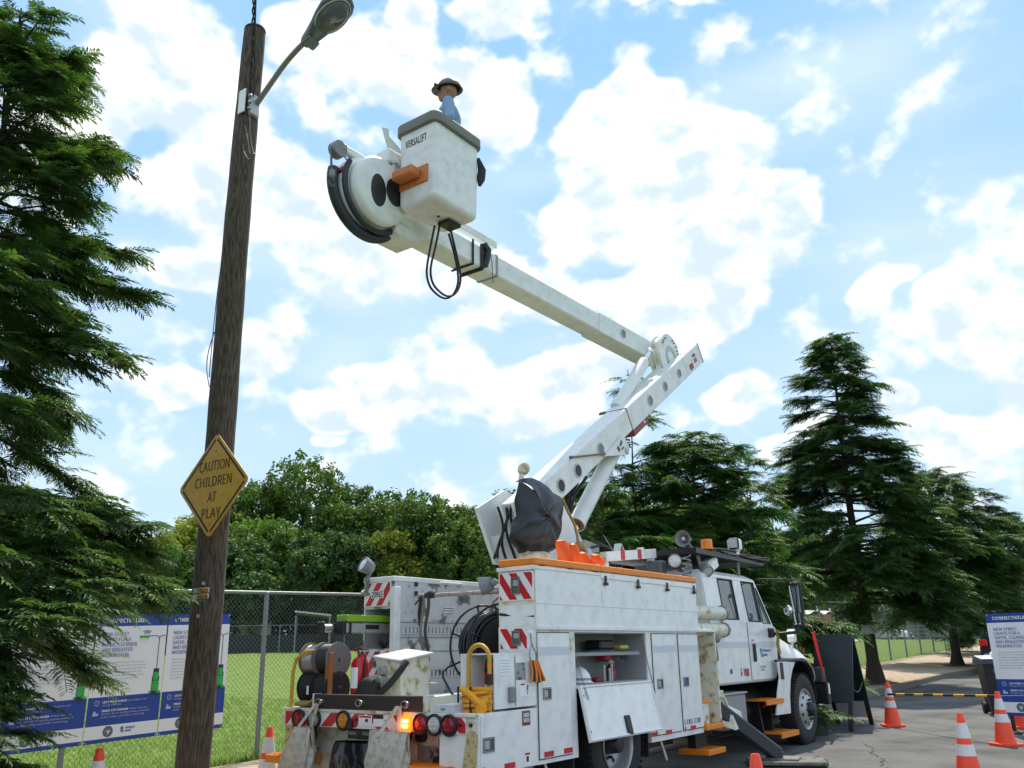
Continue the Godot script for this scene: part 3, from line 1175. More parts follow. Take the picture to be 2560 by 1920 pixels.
	# doors on the flank
	for e in [[0.872, 1.405, 0.525, 1.60], [3.11, 3.70, 0.545, 1.60], [3.765, 4.295, 0.545, 1.60]]:
		m = M.new()
		m.span(1.2125, 1.2195, e[2] - 0.008, e[3] + 0.008, e[0] - 0.008, e[1] + 0.008)
		var gap := part(truck, "door_gap", m, mats.seam)
		m = M.new()
		m.span(1.213, 1.226, e[2], e[3], e[0], e[1], 0.004)
		var door := part(truck, "compartment_door", m, W)
		latch_r(door, 1.226, 1.068, e[0] + 0.125 if e[0] > 2.0 else e[0] + 0.125, 0.13, 0.105, mats.blue_tape if e[0] > 3.75 else null)
		decal_r(door, "silver_stripe", 1.226, 1.40, 1.475, e[0] + 0.003, e[1] - 0.003, mats.silver_stripe, 0.0012)
		gap.set_meta("label", "dark gap round a compartment door")
	for e in [[0.93, 1.08], [1.25, 1.395], [3.125, 3.13], [3.30, 3.45], [3.775, 3.81], [3.93, 4.07]]:
		decal_r(side, "red_reflector", 1.2265, 0.535, 0.58, e[0], e[1], mats.red)
	decal_r(side, "red_reflector", 1.2125, 0.535, 0.58, 2.99, 3.095, mats.red)
	letters(side, "G.V.W.R. 37,000", 0.052, t(1.2275, 0.628, 3.99), flank, mats.seam, 0.43, 400)
	# wheel arch lining and mud flap
	m = M.new()
	m.span(0.55, 0.60, 0.45, 1.08, 1.5, 3.0)
	m.span(0.60, 1.20, 1.05, 1.083, 1.5, 3.0)
	part(truck, "wheel_well", m, mats.black)
	m = M.new()
	m.span(0.72, 1.18, 0.34, 0.95, 2.955, 2.97)
	m.span(0.72, 1.18, 0.26, 0.95, 1.47, 1.49)
	part(truck, "mud_flap", m, mats.rubber)
	for f in [1.02, 3.28]:
		m = M.new()
		m.tube([t(1.16, 0.49, f), t(1.17, 0.40, f + 0.03), t(1.18, 0.27, f + 0.09)], 0.013, 6)
		part(truck, "drain_tube", m, mats.white_dirty)
	# dropped door of the open compartment, held by two chains
	var hinge := Vector3(1.232, 1.108, 0)
	var down := Vector3(0.105, -0.50, 0)
	m = M.new()
	var q := []
	var nrm := Vector3(0.5, 0.105, 0).normalized() * 0.022
	for e in [[1.512, 0.0], [2.975, 0.0], [2.975, 1.0], [1.512, 1.0]]:
		q.append(t(hinge.x + down.x * e[1], hinge.y + down.y * e[1], e[0]))
	var q2 := []
	for e in q:
		q2.append(e + nrm)
	m.hexa(q + q2)
	var drop := part(truck, "dropped_door", m, W)
	drop.set_meta("label", "white compartment door folded down on its bottom hinge")
	m = M.new()
	for e in [0.02, 0.97]:
		var a := t(hinge.x + down.x * e, hinge.y + down.y * e, 1.52) + nrm * 1.05
		m.tube([a, a + t(0, 0, 1.445)], 0.012, 6)
	for e in [1.525, 2.962]:
		m.tube([t(hinge.x + down.x * 0.02, hinge.y + down.y * 0.02, e) + nrm * 1.05, t(hinge.x + down.x * 0.97, hinge.y + down.y * 0.97, e) + nrm * 1.05], 0.012, 6)
	part(drop, "door_flange", m, W)
	m = M.new()
	var lt := t(hinge.x + down.x * 0.78, hinge.y + down.y * 0.78, 2.27) + nrm * 1.3
	m.bevel(lt, Vector3(0.03, 0.165, 0.10), 0.008, Basis(Vector3(0, 0, 1), 0.2))
	m.bevel(lt + Vector3(0.012, -0.075, -0.015), Vector3(0.035, 0.05, 0.07), 0.008, Basis(Vector3(0, 0, 1), 0.2))
	part(drop, "latch_case", m, mats.black)
	m = M.new()
	for e in [0.18, 0.82]:
		var a := t(hinge.x + down.x * e, hinge.y + down.y * e, 1.545) + nrm * 1.0
		m.cyl(a, a + nrm * 0.2, 0.012, 0.012, 10)
	part(drop, "bumper_stud", m, mats.black)
	for f in [1.555, 2.93]:
		var a := t(1.19, 1.58 if f > 2.0 else 1.42, f)
		var b := t(hinge.x + down.x * 0.25, hinge.y + down.y * 0.25, f + (0.05 if f < 2 else 0.05)) + nrm * 1.6
		chain(drop, a, b, 0.016)


# a chain of real links from a to b
func chain(parent: Node3D, a: Vector3, b: Vector3, size: float) -> void:
	var d := b - a
	var count := int(d.length() / (size * 1.7))
	var dir := d.normalized()
	var s := M.side_of(dir)
	var m := M.new()
	for k in count:
		var c := a + d * ((k + 0.5) / count) + Vector3(0, -0.02 * sin(PI * (k + 0.5) / count), 0)
		var q := s if k % 2 else dir.cross(s)
		var ring := []
		for j in 8:
			var an := TAU * j / 8
			ring.append(c + dir * cos(an) * size + q * sin(an) * size * 0.55)
		m.tube(ring, size * 0.2, 4, true)
	part(parent, "door_chain", m, mats.steel)


func tail() -> void:
	# tail shelf, striped light board
	var m := M.new()
	m.span(-1.215, 1.20, 0.925, 0.952, -0.01, 0.55, 0.004)
	var deck := part(truck, "tail_shelf", m, mats.white_dirty)
	m = M.new()
	m.span(-1.19, 1.09, 0.795, 0.924, 0.0, 0.05)
	var board := part(truck, "light_board", m, mats.white)
	# chevrons: left half leans one way, right half the other
	stripes(board, -0.0005, -1.185, -0.10, 0.80, 0.92, 0.15, 0.17, 1.1, -0.13)
	stripes(board, -0.0005, -0.06, 1.085, 0.80, 0.92, 0.15, 0.17, -1.1, 0.12)
	var lamp_at := func(x: float, key: String, called: String) -> void:
		var mm := M.new()
		mm.lathe(t(x, 0.858, -0.004), Vector3(0, 0, 1), [Vector2(0.0, 0.090), Vector2(0.02, 0.088), Vector2(0.03, 0.078), Vector2(0.024, 0.070), Vector2(0.012, 0.068)], 28)
		var rim := part(truck, called, mm, mats.rubber)
		mm = M.new()
		mm.lathe(t(x, 0.858, -0.004), Vector3(0, 0, 1), [Vector2(0.012, 0.069), Vector2(0.026, 0.060), Vector2(0.034, 0.035), Vector2(0.036, 0.0)], 28)
		var glow := part(rim, "lens", mm, mats[key])
		for j in 7:
			var bm := M.new()
			var a := TAU * j / 6
			var rr := 0.0 if j == 6 else 0.038
			bm.ell(t(x + cos(a) * rr, 0.858 + sin(a) * rr, -0.036), Vector3(0.012, 0.012, 0.006), Basis(), 8, 4)
			part(glow, "diode", bm, mats[key] if key != "tail_white" else mats.lens)
	lamp_at.call(-0.98, "tail_dark_red", "stop_lamp")
	lamp_at.call(-0.76, "tail_white", "reversing_lamp")
	lamp_at.call(-0.36, "amber", "amber_lamp")
	lamp_at.call(0.60, "tail_red", "stop_lamp")
	lamp_at.call(0.755, "tail_white", "reversing_lamp")
	lamp_at.call(0.915, "tail_dark_red", "stop_lamp")
	# flashing amber lamp, alight
	m = M.new()
	m.ell(t(0.435, 0.858, -0.012), Vector3(0.075, 0.088, 0.03), Basis(), 20, 10)
	var flash := part(truck, "flashing_lamp", m, mats.amber_on)
	for y in [0.838, 0.88]:
		m = M.new()
		m.bevel(t(0.44, y, -0.043), Vector3(0.07, 0.028, 0.008), 0.004)
		part(flash, "bulb", m, mats.amber_bulb)
	var fl := OmniLight3D.new()
	fl.name = "flashing_lamp_light"
	truck.add_child(fl)
	fl.position = t(0.44, 0.858, -0.09)
	fl.light_color = Color(1.0, 0.5, 0.12)
	fl.light_energy = 0.02
	fl.light_size = 0.06
	fl.omni_range = 12.0
	fl.omni_attenuation = 2.0
	fl.shadow_enabled = true
	# stickers and latches on the board
	for e in [[-0.17, 0.0], [0.02, 0.16]]:
		decal_b(board, "danger_sticker", -0.0035, e[0], e[1], 0.82, 0.91, mats.paper, 0.0012)
		decal_b(board, "danger_sticker", -0.005, e[0] + 0.01, e[1] - 0.01, 0.89, 0.905, mats.red, 0.001)
	decal_b(board, "round_sticker", -0.0055, 0.02, 0.14, 0.885, 0.92, mats.black, 0.001)
	for x in [-0.2, -0.06, 0.19]:
		m = M.new()
		m.cyl(t(x, 0.868, -0.002), t(x, 0.868, -0.02), 0.014, 0.012, 12)
		part(board, "board_bolt", m, mats.black_metal)
	m = M.new()
	m.cyl(t(1.03, 0.865, -0.002), t(1.03, 0.865, -0.022), 0.012, 0.012, 12)
	part(board, "board_bolt", m, mats.black_metal)
	m = M.new()
	m.span(-0.32, -0.24, 0.79, 0.865, -0.03, -0.002, 0.006)
	part(board, "trailer_socket", m, mats.black)
	# dark wooden beam with three hooks
	m = M.new()
	m.span(-0.775, 0.615, 0.957, 1.083, -0.012, 0.045, 0.006)
	var beam := part(truck, "tail_beam", m, mats.beam_brown)
	m = M.new()
	m.span(-0.80, -0.778, 0.955, 1.085, -0.012, 0.09, 0.003)
	m.span(0.618, 0.66, 0.955, 1.088, -0.012, 0.09, 0.003)
	part(truck, "beam_bracket", m, mats.white_dirty)
	for x in [-0.69, -0.15, 0.42]:
		m = M.new()
		var ring := []
		for k in 14:
			var a := TAU * k / 14
			ring.append(t(x + cos(a) * 0.05, 1.012 + sin(a) * 0.026, -0.03 - 0.012 * cos(a)))
		m.tube(ring, 0.009, 6, true)
		m.cyl(t(x + 0.035, 1.015, -0.012), t(x + 0.035, 1.015, -0.04), 0.026, 0.022, 16)
		part(beam, "hook_ring", m, mats.steel)
	# floor of the work deck and low side plate
	m = M.new()
	m.span(-0.79, 0.785, 0.985, 1.015, 0.552, 2.9)
	part(truck, "work_deck", m, mats.white_scuffed)
	m = M.new()
	m.span(0.663, 0.85, 0.953, 1.075, 0.03, 0.045)
	m.hexa([t(0.70, 0.955, 0.05), t(0.85, 0.955, 0.30), t(0.84, 0.955, 0.32), t(0.69, 0.955, 0.06), t(0.70, 1.075, 0.05), t(0.85, 1.10, 0.30), t(0.84, 1.10, 0.32), t(0.69, 1.075, 0.06)])
	part(truck, "deck_side_plate", m, mats.white_dirty)
	# corner posts under the shelf, rusty
	for s in [-1.0, 1.0]:
		m = M.new()
		m.hexa([t(0.99 * s, 0.30, 0.02), t(1.17 * s, 0.30, 0.02), t(1.17 * s, 0.30, 0.14), t(0.99 * s, 0.30, 0.14), t(1.09 * s, 0.80, 0.01), t(1.20 * s, 0.80, 0.01), t(1.20 * s, 0.80, 0.14), t(1.09 * s, 0.80, 0.14)])
		part(truck, "corner_post", m, mat("post_rust", Color(0.55, 0.47, 0.26), 0.6, 0.0, "rust", 1.6))
	m = M.new()
	m.span(1.095, 1.20, 0.80, 0.924, 0.0, 0.16, 0.02)
	m.span(-1.215, -1.192, 0.80, 0.924, 0.0, 0.16)
	var cap := part(truck, "corner_cap", m, mats.white_dirty)
	m = M.new()
	m.cyl(t(1.145, 0.865, 0.0), t(1.145, 0.865, -0.012), 0.017, 0.014, 12)
	part(cap, "cap_bolt", m, mats.black_metal)
	# rear wall below the board, hitch, tow sockets
	m = M.new()
	m.span(-1.10, 1.05, 0.34, 0.79, 0.22, 0.25)
	var wall := part(truck, "rear_apron", m, mats.white_dirty)
	for e in [[0.36, 0.74, 0.36, 0.66]]:
		decal_b(wall, "patch_plate", 0.219, e[0], e[1], e[2], e[3], mat("plate_grey", Color(0.26, 0.27, 0.25), 0.6, 0.0, "scuff", 2.0), 0.006)
	decal_b(wall, "blue_label", 0.219, 0.60, 0.71, 0.67, 0.72, mats.blue_tape, 0.002)
	for e in [[0.42, 0.735, 0.05], [0.72, 0.735, 0.045], [0.80, 0.73, 0.018], [0.62, 0.55, 0.04], [0.73, 0.51, 0.05], [0.68, 0.40, 0.03]]:
		m = M.new()
		m.cyl(t(e[0], e[1], 0.219), t(e[0], e[1], 0.16), e[2], e[2] * 0.9, 14)
		part(wall, "air_coupling", m, mats.black_metal)
	m = M.new()
	m.span(-0.36, 0.30, 0.70, 0.785, 0.05, 0.2)
	var hb := part(truck, "hitch_beam", m, mats.black_metal)
	for x in [-0.30, -0.12, 0.03, 0.18]:
		decal_b(hb, "hitch_slot", 0.0495, x - 0.05, x + 0.05, 0.735, 0.765, mats.grey_plastic)
	# orange bumper steps
	for e in [[-1.33, -0.86], [0.24, 0.97]]:
		m = M.new()
		m.span(e[0], e[1], 0.46, 0.535, -0.11, 0.20, 0.008)
		var st := part(truck, "orange_step", m, mats.orange)
		for k in 6:
			var mm := M.new()
			var xx: float = lerpf(e[0] + 0.05, e[1] - 0.05, k / 5.0)
			mm.span(xx - 0.012, xx + 0.012, 0.535, 0.541, -0.09, 0.18)
			part(st, "grip_ridge", mm, mats.orange)
	m = M.new()
	m.span(-1.19, -0.98, 0.42, 0.60, 0.06, 0.2, 0.01)
	m.ell(t(-0.98, 0.70, 0.12), Vector3(0.10, 0.10, 0.08), Basis(), 12, 8)
	part(truck, "pintle_gear", m, mats.black_metal)
	# grab rails: bent tubes
	var arch := func(x0: float, x1: float, f: float, y0: float, y1: float) -> Array:
		var p := [t(x0, y0, f)]
		var r := (x1 - x0) / 2
		for k in 9:
			var a := PI - PI * k / 8
			p.append(t((x0 + x1) / 2 + cos(a) * r, y1 - r + sin(a) * r, f))
		p.append(t(x1, y0, f))
		return p
	m = M.new()
	m.tube(arch.call(0.955, 1.185, 0.20, 0.955, 1.50), 0.019, 10)
	var gr := part(truck, "grab_rail", m, mats.yellow_rail)
	m = M.new()
	m.cyl(t(1.185, 1.17, 0.20), t(1.185, 1.26, 0.20), 0.026, 0.026, 12)
	part(gr, "rail_clamp", m, mats.black)
	m = M.new()
	m.tube([t(-1.19, 0.95, 0.06), t(-1.185, 1.28, 0.06), t(-1.16, 1.40, 0.07), t(-1.06, 1.47, 0.10), t(-0.96, 1.48, 0.16)], 0.017, 10)
	part(truck, "grab_rail", m, mats.yellow_rail)
	# fixed spotlights
	work_light(t(-1.17, 2.10, 1.02), t(-1.08, 2.36, 0.92), Vector3(-0.25, 0.45, 0.85))
	work_light(t(0.80, 2.085, 0.93), t(0.56, 2.07, 0.95), Vector3(-0.35, -0.12, 0.25))


func work_light(foot: Vector3, at: Vector3, aim: Vector3) -> void:
	var m := M.new()
	var d := aim.normalized()
	m.lathe(at, d, [Vector2(-0.085, 0.0), Vector2(-0.085, 0.03), Vector2(-0.05, 0.07), Vector2(0.03, 0.088), Vector2(0.06, 0.088), Vector2(0.062, 0.078)], 24)
	for k in 5:
		m.box(at - d * 0.05, Vector3(0.008, 0.13, 0.05), Basis(d, k * 0.6) * Basis(M.side_of(d), d.cross(M.side_of(d)), d))
	var o := part(truck, "work_light", m, mats.grey_plastic)
	m = M.new()
	m.lathe(at, d, [Vector2(0.052, 0.079), Vector2(0.06, 0.05), Vector2(0.064, 0.0)], 24)
	part(o, "lens", m, mats.lens)
	m = M.new()
	m.tube([at - d * 0.06, (at + foot) / 2 + (at - foot).cross(d) * 0.1, foot], 0.022, 10)
	m.ell((at + foot) / 2 + (at - foot).cross(d) * 0.1, Vector3(0.036, 0.036, 0.036), Basis(), 12, 8)
	m.cyl(foot, foot + (foot - at).normalized() * 0.025, 0.062, 0.062, 18)
	part(o, "swivel", m, mats.grey_plastic)


func inner_side() -> void:
	# the street-side compartments; their inner wall faces the work deck
	var m := M.new()
	m.span(-1.215, -0.755, 1.0, 1.49, 1.03, 4.30)
	m.span(-1.215, -0.755, 1.905, 2.235, 1.03, 4.30)
	m.span(-1.215, -1.195, 1.49, 1.905, 1.03, 4.30)
	m.span(-0.775, -0.755, 1.49, 1.905, 1.03, 4.30)
	m.span(-1.195, -0.775, 1.49, 1.905, 2.6, 4.30)
	m.span(-1.215, -0.755, 0.48, 1.0, 0.6, 1.55)
	m.span(-1.215, -0.755, 0.48, 1.0, 3.0, 4.30)
	m.span(-1.215, -0.755, 0.98, 1.0, 1.55, 3.0)
	var box := part(truck, "street_side_compartment", m, mats.white_scuffed)
	m = M.new()
	m.span(-0.79, -0.715, 1.02, 2.13, 1.0, 1.09, 0.006)
	m.span(-1.22, -0.745, 2.19, 2.245, 1.012, 4.31, 0.006)
	part(box, "corner_trim", m, mats.white)
	for e in [[1.93, 2.19], [1.49, 1.715]]:
		m = M.new()
		var y0: float = e[0] if e[0] > 1.8 else 1.215
		var y1: float = e[1] if e[0] > 1.8 else 1.475
		m.span(-1.205, -0.80, y0, y1, 1.015, 1.029, 0.003)
		var door := part(truck, "rear_locker_door", m, mats.white)
		stripes(door, 1.015, -1.195, -0.81, y0 + 0.01, y1 - 0.01, 0.088, 0.082, 0.72, -0.16)
		if y0 < 1.8:
			latch_b(door, 1.014, -0.99, (y0 + y1) / 2 + 0.02, 0.085, 0.14)
	var plate := decal_b(box, "number_plate_sticker", 1.0125, -1.09, -0.905, 2.02, 2.095, mats.white, 0.0012)
	letters(plate, "20965", 0.062, t(-0.998, 2.057, 1.0108), stern, mats.black, 0.165, 700)
	# hanging rail with ropes
	m = M.new()
	m.cyl(t(-0.70, 2.04, 1.35), t(0.79, 2.03, 1.35), 0.022, 0.022, 12)
	part(truck, "hanging_rail", m, mat("rail_worn", Color(0.42, 0.33, 0.31), 0.6, 0.0, "scuff", 3.0))
	# slotted strips along the inner wall
	for y in [1.68, 1.225]:
		m = M.new()
		m.span(-0.754, -0.742, y - 0.045, y + 0.045, 1.15, 4.2)
		var strip_part := part(box, "slotted_strip", m, mats.white_scuffed)
		for k in 34:
			var sm := M.new()
			var f := 1.20 + k * 0.062
			sm.span(-0.742, -0.739, y - 0.034, y + 0.034, f - 0.009, f + 0.009)
			part(strip_part, "slot", sm, mats.grey_dark if y < 1.5 else mats.grey_plastic)
	m = M.new()
	for y in [1.60, 1.455, 1.76]:
		m.span(-0.754, -0.750, y - 0.004, y + 0.004, 1.12, 4.25)
	part(box, "wall_seam", m, mats.grey_plastic)
	for k in 3:
		m = M.new()
		m.span(-0.754, -0.735, 1.93 - k * 0.028, 1.943 - k * 0.028, 1.83, 2.02)
		part(box, "louvre", m, mats.white)
	m = M.new()
	m.tube([t(-0.73, 2.205, 1.75), t(-0.70, 2.205, 1.76), t(-0.70, 2.205, 2.1), t(-0.73, 2.205, 2.11)], 0.012, 6)
	part(box, "wall_handle", m, mats.white)
	for y in [2.17, 2.07]:
		m = M.new()
		m.span(-0.745, -0.72, y - 0.025, y + 0.025, 1.33, 1.37, 0.005)
		part(box, "wall_latch", m, mats.black_metal)
	# boom rest wall towards the cab
	m = M.new()
	m.span(-0.755, 0.79, 1.0, 1.62, 2.9, 2.93)
	part(truck, "deck_front_wall", m, mats.white_scuffed)
	# turret base
	m = M.new()
	m.cyl(t(0, 0.86, 2.85), t(0, 2.30, 2.85), 0.42, 0.40, 36)
	m.cyl(t(0, 2.30, 2.85), t(0, 2.40, 2.85), 0.47, 0.47, 36)
	part(truck, "turret_pedestal", m, mats.white)


func cab() -> void:
	var W: Material = mats.white
	# tower between body and cab with steps
	var m := M.new()
	m.span(0.86, 0.90, 0.47, 1.65, 4.32, 4.83)
	m.span(0.90, 1.225, 0.47, 1.65, 4.79, 4.83)
	m.span(0.90, 1.225, 1.628, 1.66, 4.32, 4.79)
	var tower := part(truck, "access_tower", m, mats.white_dirty)
	for e in [[1.45, 4.5], [1.45, 4.72], [1.10, 4.55], [0.75, 4.55]]:
		m = M.new()
		m.cyl(t(0.90, e[0], e[1]), t(0.915, e[0], e[1]), 0.011, 0.011, 8)
		part(tower, "panel_bolt", m, mats.black)
	m = M.new()
	m.span(0.91, 1.20, 0.56, 0.80, 4.33, 4.52, 0.006)
	var ob := part(tower, "step_case", m, mats.white_dirty)
	m = M.new()
	m.span(0.905, 1.21, 0.80, 0.835, 4.325, 4.53, 0.004)
	part(ob, "case_lid", m, mats.orange)
	for e in [[0.50, 0.56, 0.90, 1.26], [0.22, 0.285, 0.86, 1.26]]:
		m = M.new()
		m.span(e[2], e[3], e[0], e[1], 4.31, 4.80, 0.008)
		part(truck, "orange_step", m, mats.orange)
	m = M.new()
	m.span(0.95, 1.05, 0.24, 0.5, 4.4, 4.72)
	part(truck, "step_hanger", m, mats.black)
	decal_r(tower, "red_reflector", 1.2255, 0.47, 0.60, 4.795, 4.828, mats.red)

	# cab: lower body
	var low := [t(1.05, 0.99, 5.10), t(1.05, 0.99, 7.32), t(1.05, 1.20, 7.46), t(1.05, 1.70, 7.48), t(1.05, 1.78, 7.30), t(1.05, 1.80, 5.10)]
	m = M.new()
	m.slab(low, Vector3(-2.10, 0, 0))
	var body := part(truck, "cab_body", m, W)
	m = M.new()
	m.span(-1.055, 1.06, 0.965, 0.995, 5.12, 7.22, 0.006)
	part(body, "sill", m, mats.alloy)
	# upper shell with tumblehome: pillars and roof
	var tum := func(y: float) -> float:
		return 1.05 - 0.085 * clampf((y - 1.75) / 0.65, 0.0, 1.2)
	m = M.new()
	for s in [-1.0, 1.0]:
		# strips of the side wall, given as quads (f, y)
		for q in [
			[[5.10, 1.79], [5.60, 1.79], [5.62, 2.37], [5.14, 2.37]],
			[[6.10, 1.79], [6.46, 1.79], [6.46, 2.37], [6.12, 2.37]],
			[[5.60, 1.79], [6.10, 1.79], [6.10, 1.815], [5.60, 1.815]],
			[[6.93, 1.79], [6.98, 1.79], [6.98, 2.30], [6.93, 2.37]],
			[[6.46, 1.79], [6.93, 1.79], [6.93, 1.80], [6.46, 1.80]],
			[[7.30, 1.74], [7.38, 1.74], [6.99, 2.40], [6.92, 2.40]],
			[[5.14, 2.36], [6.95, 2.36], [6.95, 2.41], [5.14, 2.41]],
		]:
			var out := []
			var inn := []
			for e in q:
				var xx: float = tum.call(e[1])
				out.append(t(s * xx, e[1], e[0]))
				inn.append(t(s * (xx - 0.05), e[1], e[0]))
			m.hexa(inn + out)
	m.hexa([t(-0.965, 2.40, 5.12), t(0.965, 2.40, 5.12), t(0.965, 2.40, 6.98), t(-0.965, 2.40, 6.98), t(-0.88, 2.47, 5.22), t(0.88, 2.47, 5.22), t(0.88, 2.465, 6.85), t(-0.88, 2.465, 6.85)])
	m.hexa([t(-1.0, 1.79, 5.10), t(1.0, 1.79, 5.10), t(1.0, 1.79, 5.14), t(-1.0, 1.79, 5.14), t(-0.96, 2.40, 5.12), t(0.96, 2.40, 5.12), t(0.96, 2.40, 5.16), t(-0.96, 2.40, 5.16)])
	var shell := part(truck, "cab_shell", m, W)
	# windows
	var pane := func(called: String, q: Array, mt: Material, parent: Node3D) -> void:
		for s in [-1.0, 1.0]:
			var out := []
			var inn := []
			for e in q:
				var xx: float = tum.call(e[1]) - 0.012
				out.append(t(s * xx, e[1], e[0]))
				inn.append(t(s * (xx - 0.005), e[1], e[0]))
			var mm := M.new()
			mm.hexa(inn + out)
			part(parent, called, mm, mt)
	pane.call("rear_side_window", [[5.60, 1.815], [6.10, 1.815], [6.12, 2.36], [5.62, 2.36]], mats.glass, shell)
	pane.call("vent_window", [[6.985, 1.77], [7.29, 1.77], [7.0, 2.28], [6.985, 2.29]], mats.glass, shell)
	m = M.new()
	m.hexa([t(-0.98, 1.76, 7.37), t(0.98, 1.76, 7.37), t(0.98, 1.76, 7.375), t(-0.98, 1.76, 7.375), t(-0.92, 2.40, 6.98), t(0.92, 2.40, 6.98), t(0.92, 2.40, 6.985), t(-0.92, 2.40, 6.985)])
	part(shell, "windscreen", m, mats.glass)
	m = M.new()   # rubber frames
	for q in [[[5.60, 1.815], [6.10, 1.815], [6.12, 2.36], [5.62, 2.36]], [[6.46, 1.80], [6.93, 1.80], [6.93, 2.36], [6.46, 2.36]], [[6.985, 1.77], [7.29, 1.77], [7.0, 2.28], [6.985, 2.29]]]:
		var ring := []
		for e in q:
			ring.append(t(tum.call(e[1]) + 0.001, e[1], e[0]))
		for k in ring.size():
			m.tube([ring[k], ring[(k + 1) % ring.size()]], 0.011, 6)
	part(shell, "window_seal", m, mats.black)
	# passenger door: skin, window, handle, mark
	m = M.new()
	m.slab([t(1.0505, 1.0, 6.36), t(1.0505, 1.0, 7.28), t(1.0505, 1.22, 7.43), t(1.0505, 1.70, 7.44), t(1.0505, 1.76, 7.28), t(1.0505, 1.78, 6.36)], Vector3(0.010, 0, 0))
	var door := part(truck, "cab_door", m, W)
	pane.call("door_window", [[6.46, 1.80], [6.93, 1.80], [6.93, 2.36], [6.46, 2.36]], mats.glass, door)
	m = M.new()
	m.span(1.0505, 1.0535, 1.0, 1.78, 6.350, 6.358)
	m.span(1.0505, 1.0535, 1.22, 1.70, 7.447, 7.455)
	part(door, "door_seam", m, mats.seam)
	m = M.new()
	m.bevel(t(1.075, 1.365, 6.50), Vector3(0.03, 0.25, 0.075), 0.014)
	part(door, "handle", m, mats.black)
	decal_r(truck, "silver_stripe", 1.0612, 1.43, 1.515, 6.37, 7.42, mats.silver_stripe, 0.0012)
	decal_r(body, "silver_stripe", 1.0505, 1.43, 1.515, 5.15, 6.34, mats.silver_stripe, 0.0012)
	var green := mat("logo_green", Color(0.03, 0.30, 0.22), 0.4)
	var navy := mat("logo_blue", Color(0.01, 0.11, 0.42), 0.4)
	m = M.new()
	m.slab([t(1.0612, 1.42, 6.73), t(1.0612, 1.42, 6.815), t(1.0612, 1.345, 6.745), t(1.0612, 1.31, 6.735)], Vector3(0.0014, 0, 0))
	var logo := part(door, "company_mark", m, navy)
	m = M.new()
	m.slab([t(1.0612, 1.30, 6.745), t(1.0612, 1.30, 6.83), t(1.0612, 1.415, 6.825)], Vector3(0.0014, 0, 0))
	part(logo, "mark_wedge", m, green)
	letters(logo, "delmarva", 0.042, t(1.0625, 1.392, 6.99), flank, navy, 0.30)
	letters(logo, "power", 0.042, t(1.0625, 1.33, 6.925), flank, navy, 0.18)
	for e in [[5.62, 1.10, 1.16, 5.70, "blue_ink"], [5.98, 1.06, 1.12, 6.03, "red"], [5.98, 1.125, 1.17, 6.03, "pencil"], [6.09, 1.07, 1.16, 6.115, "black"], [6.13, 1.055, 1.155, 6.28, "red"]]:
		decal_r(body, "safety_sticker", 1.0505, e[1], e[2], e[0], e[3], mats[e[4]], 0.0014)
	letters(door, "ELECTRICITY", 0.028, t(1.0625, 1.165, 6.80), flank, mat("pencil"), 0.24, 400)
	letters(door, "04961-A", 0.028, t(1.0625, 1.125, 6.78), flank, mat("pencil"), 0.15, 400)
	decal_r(door, "safety_sticker", 1.0612, 1.525, 1.545, 6.44, 6.53, mats.red, 0.0014)
	# seats, wheel and dash inside
	m = M.new()
	for x in [-0.5, 0.5]:
		m.bevel(t(x, 1.45, 6.35), Vector3(0.52, 0.16, 0.55), 0.05)
		m.bevel(t(x, 1.78, 6.05), Vector3(0.50, 0.72, 0.16), 0.05, Basis(Vector3.RIGHT, 0.12))
	m.bevel(t(0, 1.55, 7.15), Vector3(1.8, 0.40, 0.4), 0.06)
	m.bevel(t(0, 1.70, 5.35), Vector3(1.7, 0.7, 0.3), 0.06)
	part(truck, "seats_and_dash", m, mats.dark_cloth)
	m = M.new()
	var ring := []
	for k in 20:
		var a := TAU * k / 20
		ring.append(t(-0.5 + cos(a) * 0.23, 1.83 + sin(a) * 0.16, 6.86 + sin(a) * 0.15))
	m.tube(ring, 0.016, 6, true)
	part(truck, "steering_wheel", m, mats.black)
	m = M.new()
	m.tube([t(0.85, 1.90, 5.75), t(0.85, 2.08, 5.80), t(0.85, 2.14, 5.95), t(0.85, 2.13, 6.1)], 0.02, 8)
	part(shell, "grab_handle", m, mats.black)

	# bonnet and wings: one lofted skin
	var sec := [
		[7.48, [0, 1.80], [0.70, 1.77], [0.94, 1.66], [1.05, 1.45], [1.09, 1.27]],
		[7.80, [0, 1.73], [0.68, 1.69], [0.94, 1.58], [1.11, 1.40], [1.18, 1.26]],
		[8.15, [0, 1.65], [0.64, 1.61], [0.92, 1.49], [1.13, 1.36], [1.215, 1.25]],
		[8.50, [0, 1.56], [0.60, 1.52], [0.88, 1.40], [1.10, 1.25], [1.20, 1.13]],
		[8.85, [0, 1.46], [0.55, 1.42], [0.80, 1.30], [1.02, 1.12], [1.12, 0.95]],
		[9.10, [0, 1.36], [0.50, 1.32], [0.74, 1.20], [0.92, 1.00], [0.98, 0.82]],
		[9.22, [0, 1.20], [0.45, 1.16], [0.68, 1.04], [0.84, 0.86], [0.88, 0.74]],
	]
	var rows := []
	for e in sec:
		var row := []
		for k in range(5, 1, -1):
			row.append(t(-e[k][0], e[k][1], e[0]))
		for k in range(1, 6):
			row.append(t(e[k][0], e[k][1], e[0]))
		rows.append(row)
	# finer rows and columns through the same points
	var fine := []
	for i in rows.size() - 1:
		for g in 3:
			var r2 := []
			for j in rows[0].size():
				var p0: Vector3 = rows[maxi(i - 1, 0)][j]
				var p1: Vector3 = rows[i][j]
				var p2: Vector3 = rows[i + 1][j]
				var p3: Vector3 = rows[mini(i + 2, rows.size() - 1)][j]
				r2.append(p1.cubic_interpolate(p2, p0, p3, g / 3.0))
			fine.append(r2)
